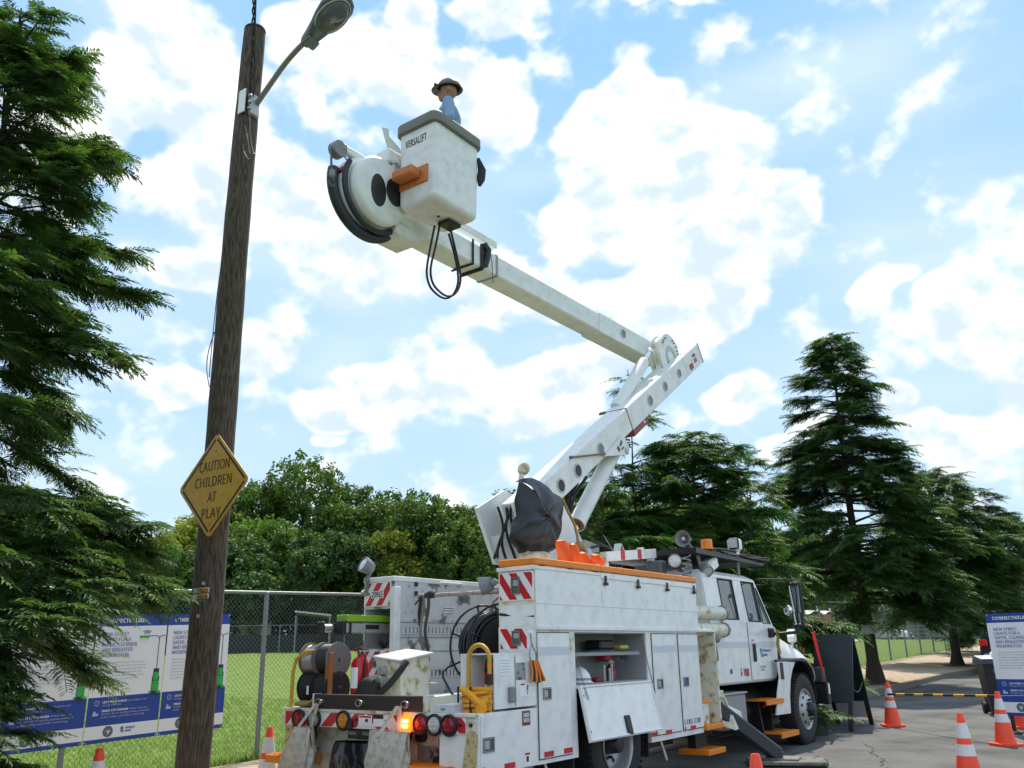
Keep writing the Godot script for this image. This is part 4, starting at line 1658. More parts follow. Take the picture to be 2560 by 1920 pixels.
	fine.append(rows[rows.size() - 1])
	var fine2 := []
	for row in fine:
		var r3 := []
		for j in row.size() - 1:
			for g in 3:
				r3.append(row[j].cubic_interpolate(row[j + 1], row[maxi(j - 1, 0)], row[mini(j + 2, row.size() - 1)], g / 3.0))
		r3.append(row[row.size() - 1])
		fine2.append(r3)
	m = M.new()
	m.sheet(fine2, 0.02)
	var hood := part(truck, "bonnet", m, W)
	m = M.new()   # grille face
	m.hexa([t(-0.62, 0.62, 9.16), t(0.62, 0.62, 9.16), t(0.62, 0.62, 9.2), t(-0.62, 0.62, 9.2), t(-0.55, 1.15, 9.14), t(0.55, 1.15, 9.14), t(0.55, 1.15, 9.18), t(-0.55, 1.15, 9.18)])
	part(hood, "grille", m, mats.black_metal)
	for s in [-1.0, 1.0]:
		m = M.new()
		m.ell(t(0.78 * s, 0.92, 9.12), Vector3(0.16, 0.10, 0.07), Basis(), 14, 8)
		part(hood, "headlamp", m, mats.lens)
		# wing side: panel behind the wheel, arch lip
		m = M.new()
		var cx = 1.175 * s
		m.slab([t(cx, 0.51, 6.84), t(cx, 0.50, 7.42), t(cx, 0.74, 7.46), t(cx, 0.96, 7.56), t(cx, 1.10, 7.68), t(cx, 1.215, 7.84), t(cx, 1.225, 7.44), t(cx, 1.225, 7.10), t(cx, 1.0, 7.12), t(cx, 0.80, 6.98)], Vector3(-0.02 * s, 0, 0))
		var panel := part(truck, "wing_panel", m, W)
		m = M.new()
		m.span(1.178, 1.183, 0.98, 1.215, 7.16, 7.28)
		if s > 0:
			part(panel, "wing_vent", m, mats.black)
		m = M.new()
		var lip := [t(1.13 * s, 1.24, 7.12), t(1.17 * s, 1.235, 7.6), t(1.205 * s, 1.235, 7.95), t(1.21 * s, 1.21, 8.22), t(1.195 * s, 1.11, 8.48), t(1.15 * s, 0.98, 8.68), t(1.08 * s, 0.82, 8.82)]
		m.tube(lip, 0.02, 8)
		part(truck, "arch_lip", m, mats.black)
		# inner arch
		m = M.new()
		var arc := []
		for k in 13:
			var a := PI * k / 12
			arc.append([t(0.72 * s, 0.62 + sin(a) * 0.62, 8.08 - cos(a) * 0.66), t(1.16 * s, 0.62 + sin(a) * 0.60, 8.08 - cos(a) * 0.64)])
		m.sheet(arc, 0.01)
		part(truck, "inner_arch", m, mats.black)
	m = M.new()
	m.ell(t(1.135, 1.315, 7.97), Vector3(0.03, 0.045, 0.105), Basis(Vector3(0, 0, 1), 0.6), 14, 8)
	part(hood, "side_marker", m, mat("marker_orange", Color(0.9, 0.12, 0.02), 0.25))
	m = M.new()
	m.span(1.06, 1.066, 1.24, 1.72, 7.462, 7.47)
	part(hood, "hood_seam", m, mats.seam)
	# cab access steps
	for e in [[0.66, 0.73, 0.86, 1.20, 6.45, 7.12], [0.21, 0.28, 0.90, 1.26, 6.75, 7.45]]:
		m = M.new()
		m.span(e[2], e[3], e[1] - 0.022, e[1], e[4], e[5], 0.005)
		m.span(e[3] - 0.02, e[3], e[0], e[1] - 0.022, e[4], e[5])
		var st := part(truck, "cab_step", m, mats.orange)
		for k in 9:
			m = M.new()
			var ff: float = lerpf(e[4] + 0.05, e[5] - 0.05, k / 8.0)
			m.cyl(t((e[2] + e[3]) / 2 - 0.02, e[1], ff), t((e[2] + e[3]) / 2 - 0.02, e[1] + 0.006, ff), 0.022, 0.018, 8)
			part(st, "step_tooth", m, mats.rust_orange)
	m = M.new()
	m.hexa([t(0.75, 0.22, 6.75), t(1.0, 0.22, 6.75), t(1.0, 0.22, 6.8), t(0.75, 0.22, 6.8), t(0.75, 0.70, 6.6), t(1.0, 0.70, 6.6), t(1.0, 0.70, 6.65), t(0.75, 0.70, 6.65)])
	m.span(0.8, 1.0, 0.22, 0.7, 7.1, 7.14)
	part(truck, "step_hanger", m, mats.black)
	# front bumper with winch plate and red guide wand
	m = M.new()
	m.span(-1.16, 1.16, 0.52, 0.86, 9.32, 9.46, 0.02)
	m.span(-0.6, 0.6, 0.55, 0.85, 9.1, 9.33)
	var bump := part(truck, "front_bumper", m, mats.black_metal)
	m = M.new()
	m.span(0.90, 1.12, 0.861, 1.10, 9.22, 9.42, 0.01)
	part(bump, "winch_box", m, mats.black)
	decal_r(bump, "bumper_sticker", 1.1605, 0.68, 0.84, 9.345, 9.425, mats.paper, 0.0015)
	m = M.new()
	m.cyl(t(1.10, 0.83, 9.42), t(1.12, 1.66, 9.02), 0.018, 0.024, 12)
	var wand := part(truck, "guide_wand", m, mat("wand_red", Color(0.85, 0.02, 0.03), 0.4))
	wand.set_meta("label", "red marker wand on the front bumper")
	m = M.new()
	m.cyl(t(1.12, 1.66, 9.02), t(1.121, 1.70, 9.0), 0.02, 0.012, 10)
	part(wand, "wand_tip", m, mats.black)

	# mirror on its tube frame
	m = M.new()
	m.tube([t(1.06, 1.66, 7.16), t(1.16, 1.62, 7.22), t(1.42, 1.64, 7.30), t(1.47, 1.72, 7.31), t(1.49, 2.25, 7.32), t(1.44, 2.38, 7.31), t(1.35, 2.42, 7.28), t(1.0, 2.42, 6.98)], [0.028, 0.026, 0.024, 0.022, 0.018, 0.012, 0.008, 0.008], 8)
	m.bevel(t(1.09, 1.64, 7.17), Vector3(0.09, 0.14, 0.10), 0.02)
	var mir := part(truck, "mirror_arm", m, mats.black)
	m = M.new()
	m.bevel(t(1.46, 2.11, 7.38), Vector3(0.20, 0.56, 0.10), 0.04, Basis(Vector3.UP, -0.25))
	m.bevel(t(1.46, 1.83, 7.36), Vector3(0.18, 0.26, 0.09), 0.03, Basis(Vector3.UP, -0.25))
	var mh := part(mir, "mirror_head", m, mats.black)
	m = M.new()
	m.box(t(1.452, 2.12, 7.315), Vector3(0.15, 0.40, 0.004), Basis(Vector3.UP, -0.25))
	m.box(t(1.452, 1.83, 7.307), Vector3(0.12, 0.16, 0.004), Basis(Vector3.UP, -0.25))
	part(mir, "mirror_glass", m, mat("mirror", Color(0.8, 0.82, 0.84), 0.03, 1.0))
	m = M.new()
	m.ell(t(1.33, 1.96, 7.34), Vector3(0.075, 0.075, 0.03), Basis(), 16, 8)
	part(mir, "round_mirror", m, mats.chrome)
	m = M.new()
	m.bevel(t(1.12, 1.60, 7.97), Vector3(0.17, 0.20, 0.05), 0.03, Basis(Vector3.UP, -0.3))
	m.tube([t(1.12, 1.52, 7.98), t(1.10, 1.36, 7.98)], 0.014, 6)
	m.tube([t(1.11, 1.48, 7.98), t(1.04, 1.40, 7.90)], 0.010, 6)
	var hm := part(truck, "hood_mirror", m, mats.white)
	m = M.new()
	m.box(t(1.113, 1.635, 7.944), Vector3(0.13, 0.10, 0.004), Basis(Vector3.UP, -0.3))
	part(hm, "mirror_glass", m, mat("mirror"))
	# the roof rack visor and its folded cable
	m = M.new()
	m.hexa([t(-0.62, 2.66, 4.95), t(1.0, 2.66, 4.95), t(0.92, 2.66, 7.6), t(-0.55, 2.66, 7.6), t(-0.62, 2.73, 4.95), t(1.0, 2.73, 4.95), t(0.92, 2.70, 7.6), t(-0.55, 2.70, 7.6)])
	for k in 6:
		m.span(-0.55, 0.95, 2.735, 2.75, 5.1 + k * 0.45, 5.16 + k * 0.45)
	var visor := part(truck, "roof_platform", m, mats.black_metal)
	m = M.new()
	for k in 7:
		var pts := []
		for j in 18:
			var q := j / 17.0
			pts.append(t(0.98 - 0.06 * k + 0.05 * sin(q * 7.0 + k), 2.75 + 0.02 * sin(q * 5.0 + k * 2.0) + 0.008 * k, 5.4 + q * 2.2 + 0.04 * sin(k * 3.0)))
		m.tube(pts, 0.016, 5)
	part(visor, "rolled_cable", m, mats.rubber)
	for x in [-0.5, 0.9]:
		m = M.new()
		m.tube([t(x, 2.66, 5.2), t(x, 2.45, 5.3)], 0.025, 8)
		m.tube([t(x, 2.66, 6.6), t(x, 2.45, 6.6)], 0.025, 8)
		part(visor, "platform_leg", m, mats.grey_plastic)
	# siren, beacon and remote spotlight on top
	m = M.new()
	m.lathe(t(0.93, 2.83, 4.78), Vector3(0, 0, 1), [Vector2(-0.14, 0.03), Vector2(-0.06, 0.035), Vector2(0.0, 0.06), Vector2(0.06, 0.105), Vector2(0.08, 0.11), Vector2(0.07, 0.10), Vector2(0.01, 0.055), Vector2(-0.02, 0.04)], 24)
	m.tube([t(0.93, 2.80, 4.85), t(0.93, 2.72, 4.98)], 0.02, 8)
	var horn := part(truck, "siren_horn", m, mats.grey_plastic)
	m = M.new()
	m.ell(t(0.93, 2.83, 4.74), Vector3(0.03, 0.03, 0.03), Basis(), 10, 6)
	part(horn, "horn_core", m, mats.lens)
	m = M.new()
	m.lathe(t(0.95, 2.74, 5.42), Vector3.UP, [Vector2(0.0, 0.085), Vector2(0.02, 0.088), Vector2(0.03, 0.08), Vector2(0.12, 0.08), Vector2(0.14, 0.07), Vector2(0.148, 0.0)], 18, true)
	part(truck, "amber_beacon", m, mat("beacon", Color(0.9, 0.22, 0.01), 0.2))
	m = M.new()
	m.bevel(t(0.98, 2.88, 6.35), Vector3(0.17, 0.19, 0.20), 0.035)
	m.cyl(t(0.98, 2.74, 6.38), t(0.98, 2.80, 6.38), 0.05, 0.05, 14)
	var spot := part(truck, "remote_spotlight", m, mats.hat_white)
	m = M.new()
	m.bevel(t(1.01, 2.89, 6.24), Vector3(0.16, 0.165, 0.05), 0.02)
	part(spot, "lamp_frame", m, mats.black)
	m = M.new()
	m.span(0.945, 1.075, 2.825, 2.95, 6.205, 6.213)
	part(spot, "lamp_glass", m, mats.lens)
	# frame of white tube with red bands behind the cab (boom rest)
	m = M.new()
	m.span(0.48, 0.55, 2.22, 2.52, 3.32, 3.40, 0.004)
	m.span(0.48, 0.55, 2.22, 2.66, 4.52, 4.62, 0.004)
	m.hexa([t(0.47, 2.46, 3.32), t(0.57, 2.46, 3.32), t(0.57, 2.60, 4.63), t(0.47, 2.60, 4.63), t(0.47, 2.58, 3.32), t(0.57, 2.58, 3.32), t(0.57, 2.72, 4.63), t(0.47, 2.72, 4.63)])
	var rest := part(truck, "boom_rest", m, W)
	for f in [3.72, 4.16]:
		m = M.new()
		var lift: float = (f - 3.32) / 1.31 * 0.14
		m.span(0.5705, 0.573, 2.465 + lift, 2.585 + lift, f - 0.05, f + 0.05)
		part(rest, "red_band", m, mats.red)
	for f in [3.85, 4.45]:
		m = M.new()
		m.slab([t(0.35, 2.60, f), t(0.35, 2.60, f + 0.2), t(0.35, 2.74, f + 0.06)], Vector3(0.10, 0, 0))
		part(rest, "guide_horn", m, W)
		m = M.new()
		m.slab([t(0.4505, 2.61, f + 0.01), t(0.4505, 2.61, f + 0.16), t(0.4505, 2.72, f + 0.06)], Vector3(0.002, 0, 0))
		part(rest, "red_band", m, mats.red)
	# storage tubes along the flank
	for y in [1.88, 1.665]:
		m = M.new()
		m.cyl(t(1.06, y, 4.40), t(1.06, y, 5.45), 0.088, 0.088, 24)
		var tb := part(truck, "storage_tube", m, mats.white_dirty)
		m = M.new()
		m.cyl(t(1.06, y + 0.005, 5.45), t(1.06, y + 0.005, 5.52), 0.105, 0.10, 8)
		m.tube([t(1.06, y, 5.50), t(1.14, y - 0.03, 5.50)], 0.016, 6)
		part(tb, "tube_cap", m, mats.grey_plastic)
	m = M.new()
	m.ell(t(1.08, 1.56, 5.2), Vector3(0.05, 0.06, 0.08), Basis(), 10, 6)
	m.tube([t(1.1, 1.54, 5.0), t(1.13, 1.45, 5.05), t(1.13, 1.30, 5.08), t(1.10, 1.22, 5.02)], 0.012, 6)
	part(truck, "cap_bracket", m, mats.grey_plastic)
	# coiled air lines and work lights behind the cab roof
	m = M.new()
	var coil := []
	for k in 90:
		var q := k / 89.0
		coil.append(t(1.0 + cos(q * TAU * 9.0) * 0.06, 2.60 - 0.62 * q, 4.62 + sin(q * TAU * 9.0) * 0.06))
	m.tube(coil, 0.011, 5)
	part(truck, "coiled_line", m, mats.grey_plastic)
	m = M.new()
	m.span(0.2, 0.95, 2.44, 2.52, 4.68, 4.9)
	m.span(0.5, 0.72, 2.30, 2.55, 4.45, 4.62, 0.02)
	part(truck, "hydraulic_valve", m, mats.grey_dark)
	work_light(t(0.86, 2.46, 4.75), t(0.86, 2.53, 4.58), Vector3(0.35, 0.05, 0.8))
	work_light(t(0.90, 2.48, 5.5), t(0.96, 2.46, 5.3), Vector3(0.6, -0.6, 0.4))
	m = M.new()
	m.bevel(t(0.88, 2.55, 5.62), Vector3(0.16, 0.17, 0.30), 0.03, Basis(Vector3.RIGHT, 0.35))
	part(truck, "air_horn_cover", m, mats.white)

	# outrigger
	m = M.new()
	m.span(0.80, 1.16, 0.50, 0.92, 4.86, 5.10, 0.01)
	m.hexa([t(1.04, 0.55, 4.90), t(1.30, 0.45, 5.05), t(1.34, 0.49, 5.24), t(1.06, 0.60, 5.12), t(1.04, 0.76, 4.90), t(1.27, 0.62, 5.05), t(1.31, 0.66, 5.24), t(1.06, 0.80, 5.12)])
	var rig := part(truck, "outrigger_housing", m, mats.white_dirty)
	m = M.new()
	var foot := t(1.60, 0.12, 5.62)
	var head := t(1.08, 0.72, 4.98)
	var dir := (foot - head).normalized()
	var bs := Basis(M.side_of(dir), M.side_of(dir).cross(dir), dir)
	m.bevel((foot + head) / 2 - dir * 0.02, Vector3(0.19, 0.17, (foot - head).length()), 0.02, bs)
	m.bevel(foot - dir * 0.05, Vector3(0.15, 0.13, 0.16), 0.02, bs)
	part(truck, "outrigger_leg", m, mat("leg_dark", Color(0.045, 0.055, 0.062), 0.45, 0.0, "speck", 1.5))
	m = M.new()
	var shoe := t(1.64, 0.085, 5.66)
	m.bevel(shoe, Vector3(0.42, 0.03, 0.36), 0.01, Basis(Vector3.UP, 0.2))
	m.span(1.56, 1.60, 0.09, 0.2, 5.56, 5.76)
	part(truck, "outrigger_shoe", m, mat("shoe_worn", Color(0.16, 0.16, 0.13), 0.7, 0.0, "scuff", 2.0))
	m = M.new()
	m.tube([t(1.08, 0.78, 4.9), t(1.14, 0.86, 4.95), t(1.19, 0.84, 5.02), t(1.20, 0.74, 5.08), t(1.17, 0.66, 5.08), t(1.13, 0.70, 5.02)], 0.02, 8)
	part(rig, "rigging_hook", m, mats.white_dirty)


# ---------------------------------------------------------------- boom, bucket
# a beam of rectangular section along the boom plane: from a to b given as (f, y) of the top edge, thick below it
func beam(x0: float, x1: float, a: Vector2, b: Vector2, thick: float, bev := 0.0) -> M:
	var m := M.new()
	var d := (b - a).normalized()
	var nn := Vector2(d.y, -d.x) if d.x > 0 else Vector2(-d.y, d.x)
	var mid := (a + b) / 2 + nn * thick / 2
	var ax := t(0, d.y, d.x)
	var up := t(0, -nn.y, -nn.x)
	m.bevel(t((x0 + x1) / 2, mid.y, mid.x), Vector3(x1 - x0, thick, (b - a).length()), bev, Basis(Vector3.RIGHT, up, Vector3.RIGHT.cross(up)))
	return m


func boom_hole(parent: Node3D, x: float, f: float, y: float, r: float, dark: Material) -> void:
	var m := M.new()
	m.lathe(t(x, y, f), Vector3.RIGHT, [Vector2(-0.002, r * 1.28), Vector2(0.008, r * 1.26), Vector2(0.008, r * 1.0), Vector2(-0.001, r * 0.98)], 22)
	var ring := part(parent, "access_hole", m, mats.alloy)
	m = M.new()
	m.cyl(t(x - 0.004, y, f), t(x + 0.003, y, f), r, r, 22)
	part(ring, "hole_cover", m, dark)


func boom() -> void:
	var W: Material = mats.boom_white
	var d := Vector2(0.840, 0.5425)
	var at := func(s: float) -> Vector2:   # point on the top edge, s metres up the lower boom
		return Vector2(2.16, 3.09) + d * s
	# turret side plates
	var m := M.new()
	for x in [-0.285, 0.235]:
		m.slab([t(x, 3.02, 1.82), t(x, 2.41, 2.16), t(x, 2.40, 3.46), t(x, 2.55, 3.40), t(x, 2.90, 3.08), t(x, 3.20, 2.78), t(x, 3.30, 2.35)], Vector3(0.05, 0, 0))
	m.hexa([t(-0.235, 2.41, 2.22), t(0.235, 2.41, 2.22), t(0.235, 2.41, 2.27), t(-0.235, 2.41, 2.27), t(-0.235, 2.72, 2.05), t(0.235, 2.72, 2.05), t(0.235, 2.72, 2.10), t(-0.235, 2.72, 2.10)])
	m.span(-0.235, 0.235, 2.405, 2.44, 2.2, 3.4)
	var tur := part(truck, "boom_turret", m, W)
	m = M.new()
	for k in 5:
		var pts := []
		for j in 10:
			var q := j / 9.0
			pts.append(t(-0.12 + 0.05 * k, 3.05 - 0.6 * q, 2.05 + 0.10 * sin(q * 4.0 + k) + 0.02 * k))
		m.tube(pts, 0.016, 6)
	part(tur, "hydraulic_hose", m, mats.rubber)
	# lower boom: steel base, wider sleeve above the seam
	var low := part(truck, "lower_boom", beam(-0.165, 0.165, at.call(0.0), at.call(3.12), 0.34, 0.012), W)
	var upp := part(low, "boom_sleeve", beam(-0.175, 0.175, at.call(3.10) + Vector2(-d.y, d.x) * 0.008, at.call(6.34) + Vector2(-d.y, d.x) * 0.008, 0.355, 0.012), W)
	m = beam(-0.27, -0.176, at.call(3.06) + Vector2(-d.y, d.x) * 0.012, at.call(3.12) + Vector2(-d.y, d.x) * 0.012, 0.03)
	part(low, "seam_lip", m, mats.grey_dark)
	m = beam(-0.17, 0.1675, at.call(3.085) + Vector2(-d.y, d.x) * 0.004, at.call(3.10) + Vector2(-d.y, d.x) * 0.004, 0.348)
	part(low, "sleeve_seam", m, mats.seam)
	var n2 := Vector2(d.y, -d.x)
	for e in [[0.85, 0.19, 0.075], [1.33, 0.20, 0.075], [2.05, 0.20, 0.072], [3.90, 0.175, 0.070], [4.56, 0.175, 0.066], [5.22, 0.175, 0.062]]:
		var p: Vector2 = at.call(e[0]) + n2 * e[1]
		boom_hole(low, 0.166 if e[0] < 3.1 else 0.176, p.x, p.y, e[2], mats.glass_hole if e[0] > 1.8 else mats.black)
	# tip: end cap, tool pouch, top vent
	m = beam(-0.178, 0.178, at.call(6.335) + Vector2(-d.y, d.x) * 0.011, at.call(6.36) + Vector2(-d.y, d.x) * 0.011, 0.361)
	part(upp, "end_plate", m, mats.grey_panel)
	for e in [[5.72, 0.20, 0.14, 0.09, "red_deep"], [5.98, 0.17, 0.10, 0.07, "red"], [5.85, 0.13, 0.16, 0.025, "paper"], [5.95, 0.09, 0.12, 0.05, "grey_dark"]]:
		var a: Vector2 = at.call(e[0]) + n2 * e[1]
		m = beam(0.176, 0.186, a, a + d * e[2], e[3])
		part(upp, "tip_sticker", m, mats[e[4]])
	var va: Vector2 = at.call(5.75) + Vector2(-d.y, d.x) * 0.014
	m = beam(-0.10, 0.14, va, va + d * 0.42, 0.006)
	part(upp, "top_vent", m, mats.grey_dark)
	m = beam(-0.09, 0.13, va + d * 0.03 + Vector2(-d.y, d.x) * 0.002, va + d * 0.39 + Vector2(-d.y, d.x) * 0.002, 0.006)
	part(upp, "vent_grid", m, mats.alloy)
	# rest bracket under the boom, dark red
	var ra: Vector2 = at.call(3.12) + n2 * 0.352
	m = beam(-0.15, 0.15, ra, ra + d * 0.56, 0.10, 0.01)
	var rb := part(low, "boom_rest_shoe", m, mats.red_deep)
	m = M.new()
	var rp: Vector2 = ra + d * 0.42 + n2 * 0.03
	m.cyl(t(0.148, rp.y, rp.x), t(0.156, rp.y, rp.x), 0.025, 0.025, 14)
	part(rb, "reflector", m, mats.paper)
	# gusset where the lift cylinder pushes
	m = M.new()
	for x in [-0.205, 0.172]:
		m.slab([t(x, 3.93, 4.02), t(x, 4.34, 4.58), t(x, 4.17, 4.74), t(x, 4.07, 4.70), t(x, 3.955, 4.12)], Vector3(0.033, 0, 0))
	var gus := part(low, "cylinder_gusset", m, W)
	m = M.new()
	m.slab([t(0.2055, 4.10, 4.36), t(0.2055, 4.155, 4.40), t(0.2055, 4.11, 4.47), t(0.2055, 4.055, 4.43)], Vector3(0.002, 0, 0))
	part(gus, "warning_sticker", m, mats.red_deep)
	m = M.new()
	m.slab([t(0.2055, 4.17, 4.44), t(0.2055, 4.25, 4.50), t(0.2055, 4.22, 4.54), t(0.2055, 4.14, 4.48)], Vector3(0.002, 0, 0))
	m.slab([t(0.2055, 4.12, 4.49), t(0.2055, 4.17, 4.56), t(0.2055, 4.15, 4.58), t(0.2055, 4.10, 4.51)], Vector3(0.002, 0, 0))
	part(gus, "print", m, mats.grey_dark)
	m = M.new()
	m.cyl(t(0.204, 4.12, 4.64), t(0.222, 4.12, 4.64), 0.05, 0.045, 18)
	part(gus, "pivot_pin", m, mats.alloy)
	# wooden safety stick on its clips
	m = M.new()
	m.cyl(t(0.185, 3.79, 3.22), t(0.20, 3.965, 4.0), 0.014, 0.014, 8)
	var stick := part(low, "measuring_stick", m, mats.wood_pale)
	m = M.new()
	for e in [[3.785, 3.20], [3.97, 4.02]]:
		m.cyl(t(0.166, e[0], e[1]), t(0.21, e[0], e[1]), 0.02, 0.018, 10)
	part(stick, "clip", m, mats.grey_dark)
	# lift cylinder
	m = M.new()
	var c0 := t(0, 2.62, 3.22)
	var c1 := t(0, 4.10, 4.60)
	var cd := (c1 - c0).normalized()
	m.cyl(c0 + cd * 0.52, c1, 0.112, 0.112, 28)
	m.lathe(c0 + cd * 0.50, cd, [Vector2(0.0, 0.06), Vector2(0.0, 0.118), Vector2(0.05, 0.118), Vector2(0.055, 0.112)], 28)
	var lift := part(truck, "lift_cylinder", m, W)
	m = M.new()
	m.cyl(c0, c0 + cd * 0.55, 0.055, 0.055, 22)
	part(lift, "rod", m, mats.chrome)
	m = M.new()
	m.cyl(c0 + cd * 0.498, c0 + cd * 0.502, 0.105, 0.105, 24)
	part(lift, "gland", m, mats.rust_orange)
	m = M.new()
	for k in 3:
		m.tube([t(-0.05 + 0.07 * k, 3.62, 3.62 + 0.05 * k), t(-0.04 + 0.06 * k, 3.35, 3.42), t(-0.02 + 0.05 * k, 3.05, 3.35 - 0.04 * k), t(0.0, 2.75, 3.22)], 0.022, 6)
	part(truck, "lift_hose", m, mats.rubber)
	# yellow strap hanging beside it
	m = M.new()
	m.tube([t(0.42, 3.16, 2.60), t(0.45, 3.0, 2.68), t(0.48, 2.86, 2.76), t(0.49, 2.72, 2.80), t(0.49, 2.60, 2.81)], 0.017, 6)
	m.ell(t(0.50, 2.62, 2.82), Vector3(0.06, 0.05, 0.07), Basis(), 8, 5)
	m.tube([t(0.50, 2.62, 2.82), t(0.52, 2.57, 2.92), t(0.52, 2.53, 2.94)], 0.02, 6)
	part(truck, "hanging_strap", m, mats.leather)
	# elbow: half-round castings
	m = M.new()
	m.cyl(t(-0.215, 6.13, 6.72), t(-0.165, 6.13, 6.72), 0.385, 0.385, 40)
	m.cyl(t(-0.045, 6.13, 6.72), t(0.005, 6.13, 6.72), 0.385, 0.385, 40)
	var el := part(truck, "boom_elbow", m, W)
	m = M.new()
	m.cyl(t(-0.163, 6.13, 6.72), t(-0.047, 6.13, 6.72), 0.345, 0.345, 40)
	part(el, "elbow_drum", m, mats.white_dirty)
	m = M.new()
	m.lathe(t(0.006, 6.12, 6.74), Vector3.RIGHT, [Vector2(-0.02, 0.20), Vector2(0.0, 0.20), Vector2(0.01, 0.185), Vector2(0.01, 0.12), Vector2(0.002, 0.11)], 28)
	part(el, "elbow_ring", m, mats.alloy)
	for a in [0.55, 0.75, 1.05, 1.9, 2.1, 2.35, 2.6, 2.8]:
		m = M.new()
		var bp := t(0.006, 6.13 + sin(a) * 0.32, 6.72 - cos(a) * 0.32)
		m.cyl(bp, bp + Vector3(0.018, 0, 0), 0.016, 0.014, 8)
		part(el, "elbow_bolt", m, mats.grey_dark)
	# link between elbow and lower boom
	m = M.new()
	m.slab([t(-0.12, 5.75, 6.35), t(-0.12, 6.0, 6.45), t(-0.12, 6.2, 6.95), t(-0.12, 6.05, 7.05)], Vector3(0.08, 0, 0))
	part(el, "elbow_link", m, W)
	# elbow cylinder
	m = M.new()
	var u0 := t(-0.09, 4.86, 4.95)
	var u1 := t(-0.09, 6.08, 6.16)
	var ud := (u1 - u0).normalized()
	m.cyl(u0, u0 + ud * 1.34, 0.095, 0.095, 24)
	m.ell(u0 + ud * 1.34, Vector3(0.095, 0.095, 0.095), Basis(), 18, 8)
	var ucy := part(truck, "elbow_cylinder", m, W)
	m = M.new()
	m.cyl(u0 + ud * 1.3, u1, 0.036, 0.036, 16)
	m.ell(u1, Vector3(0.06, 0.06, 0.06), Basis(), 12, 6)
	part(ucy, "rod", m, mats.chrome)
	# upper boom
	var ub := part(truck, "upper_boom", beam(-0.545, -0.225, Vector2(0.5, 6.37), Vector2(4.80, 6.37), 0.30, 0.02), W)
	part(ub, "steel_section", beam(-0.56, -0.215, Vector2(4.79, 6.382), Vector2(6.80, 6.382), 0.325, 0.012), W)
	boom_hole(ub, -0.214, 5.52, 6.235, 0.062, mats.glass_hole)
	part(ub, "tip_sleeve", beam(-0.60, -0.215, Vector2(0.36, 6.41), Vector2(0.77, 6.41), 0.47, 0.015), W)
	part(ub, "wear_band", beam(-0.551, -0.219, Vector2(2.20, 6.376), Vector2(2.26, 6.376), 0.312, 0.01), mats.grey_panel)
	m = M.new()
	for f in [1.72, 1.90]:
		for e in [[t(-0.21, 6.05, f), t(-0.21, 6.39, f)], [t(-0.56, 6.055, f), t(-0.21, 6.055, f)]]:
			m.tube(e, 0.014 if f < 1.8 else 0.026, 6)
	m.tube([t(-0.20, 6.40, 1.92), t(-0.17, 6.32, 1.98), t(-0.18, 6.20, 1.96), t(-0.20, 6.10, 1.94)], 0.045, 8)
	part(ub, "boom_strap", m, mats.black)
	m = M.new()
	m.span(-0.36, -0.27, 6.50, 6.60, 1.15, 2.30, 0.006)
	part(ub, "guard_rail_tube", m, W)
	m = M.new()
	m.span(-0.35, -0.28, 6.37, 6.50, 1.3, 1.36)
	m.tube([t(-0.20, 6.38, 2.05), t(-0.19, 6.2, 2.08), t(-0.19, 5.92, 2.10)], 0.006, 5)
	part(ub, "guard_foot", m, mats.grey_dark)
	# hoses looped under the bucket
	for k in 2:
		m = M.new()
		var pts := []
		for e in [[0.74, 6.10], [0.67, 5.8], [0.615, 5.5], [0.66, 5.34], [0.77, 5.275], [0.90, 5.26], [1.02, 5.315], [1.115, 5.43], [1.16, 5.6], [1.10, 5.85], [0.985, 6.10]]:
			pts.append(t(0.02 + 0.05 * k, e[1] + 0.012 * k, 0.885 + (e[0] - 0.885) * (1.0 - 0.22 * k * smoothstep(5.3, 6.1, e[1]))))
		m.tube(smooth_path(pts, 3), 0.013, 6)
		part(truck, "bucket_hose", m, mats.rubber)
	# tip gear: drums, hose arc, jib
	m = M.new()
	m.lathe(t(-0.54, 6.33, 0.06), Vector3.RIGHT, [Vector2(0.0, 0.0), Vector2(0.0, 0.40), Vector2(0.03, 0.43), Vector2(0.20, 0.43), Vector2(0.23, 0.40), Vector2(0.235, 0.0)], 40)
	var tip := part(truck, "tip_gear", m, W)
	m = M.new()
	m.lathe(t(-0.295, 6.34, 0.10), Vector3.RIGHT, [Vector2(0.0, 0.36), Vector2(0.02, 0.40), Vector2(0.10, 0.40), Vector2(0.13, 0.36), Vector2(0.132, 0.0)], 40)
	part(tip, "tip_disc", m, W)
	m = M.new()
	for e in [[0.02, 6.30, 0.12, 0.20], [0.27, 6.38, 0.14, 0.17]]:
		m.ell(t(-0.165, e[1], e[0]), Vector3(0.012, e[3], e[2]), Basis(), 18, 10)
	part(tip, "disc_recess", m, mats.black)
	m = M.new()
	m.span(-0.30, -0.163, 6.08, 6.20, 0.18, 0.60, 0.03)
	m.span(-0.30, -0.163, 6.55, 6.68, 0.22, 0.60, 0.03)
	m.hexa([t(-0.30, 6.10, 0.30), t(-0.17, 6.10, 0.30), t(-0.17, 6.10, 0.42), t(-0.30, 6.10, 0.42), t(-0.30, 6.62, 0.16), t(-0.17, 6.62, 0.16), t(-0.17, 6.62, 0.28), t(-0.30, 6.62, 0.28)])
	part(tip, "bucket_bracket", m, W)
	m = M.new()
	var arc := []
	for k in 24:
		var a := lerpf(deg_to_rad(168), deg_to_rad(352), k / 23.0)
		arc.append(t(-0.40, 6.34 + sin(a) * 0.50, 0.06 + cos(a) * 0.50))
	m.tube(arc, 0.062, 10)
	arc = []
	for k in 20:
		var a := lerpf(deg_to_rad(150), deg_to_rad(320), k / 19.0)
		arc.append(t(-0.30, 6.34 + sin(a) * 0.455, 0.10 + cos(a) * 0.455))
	m.tube(arc, 0.032, 8)
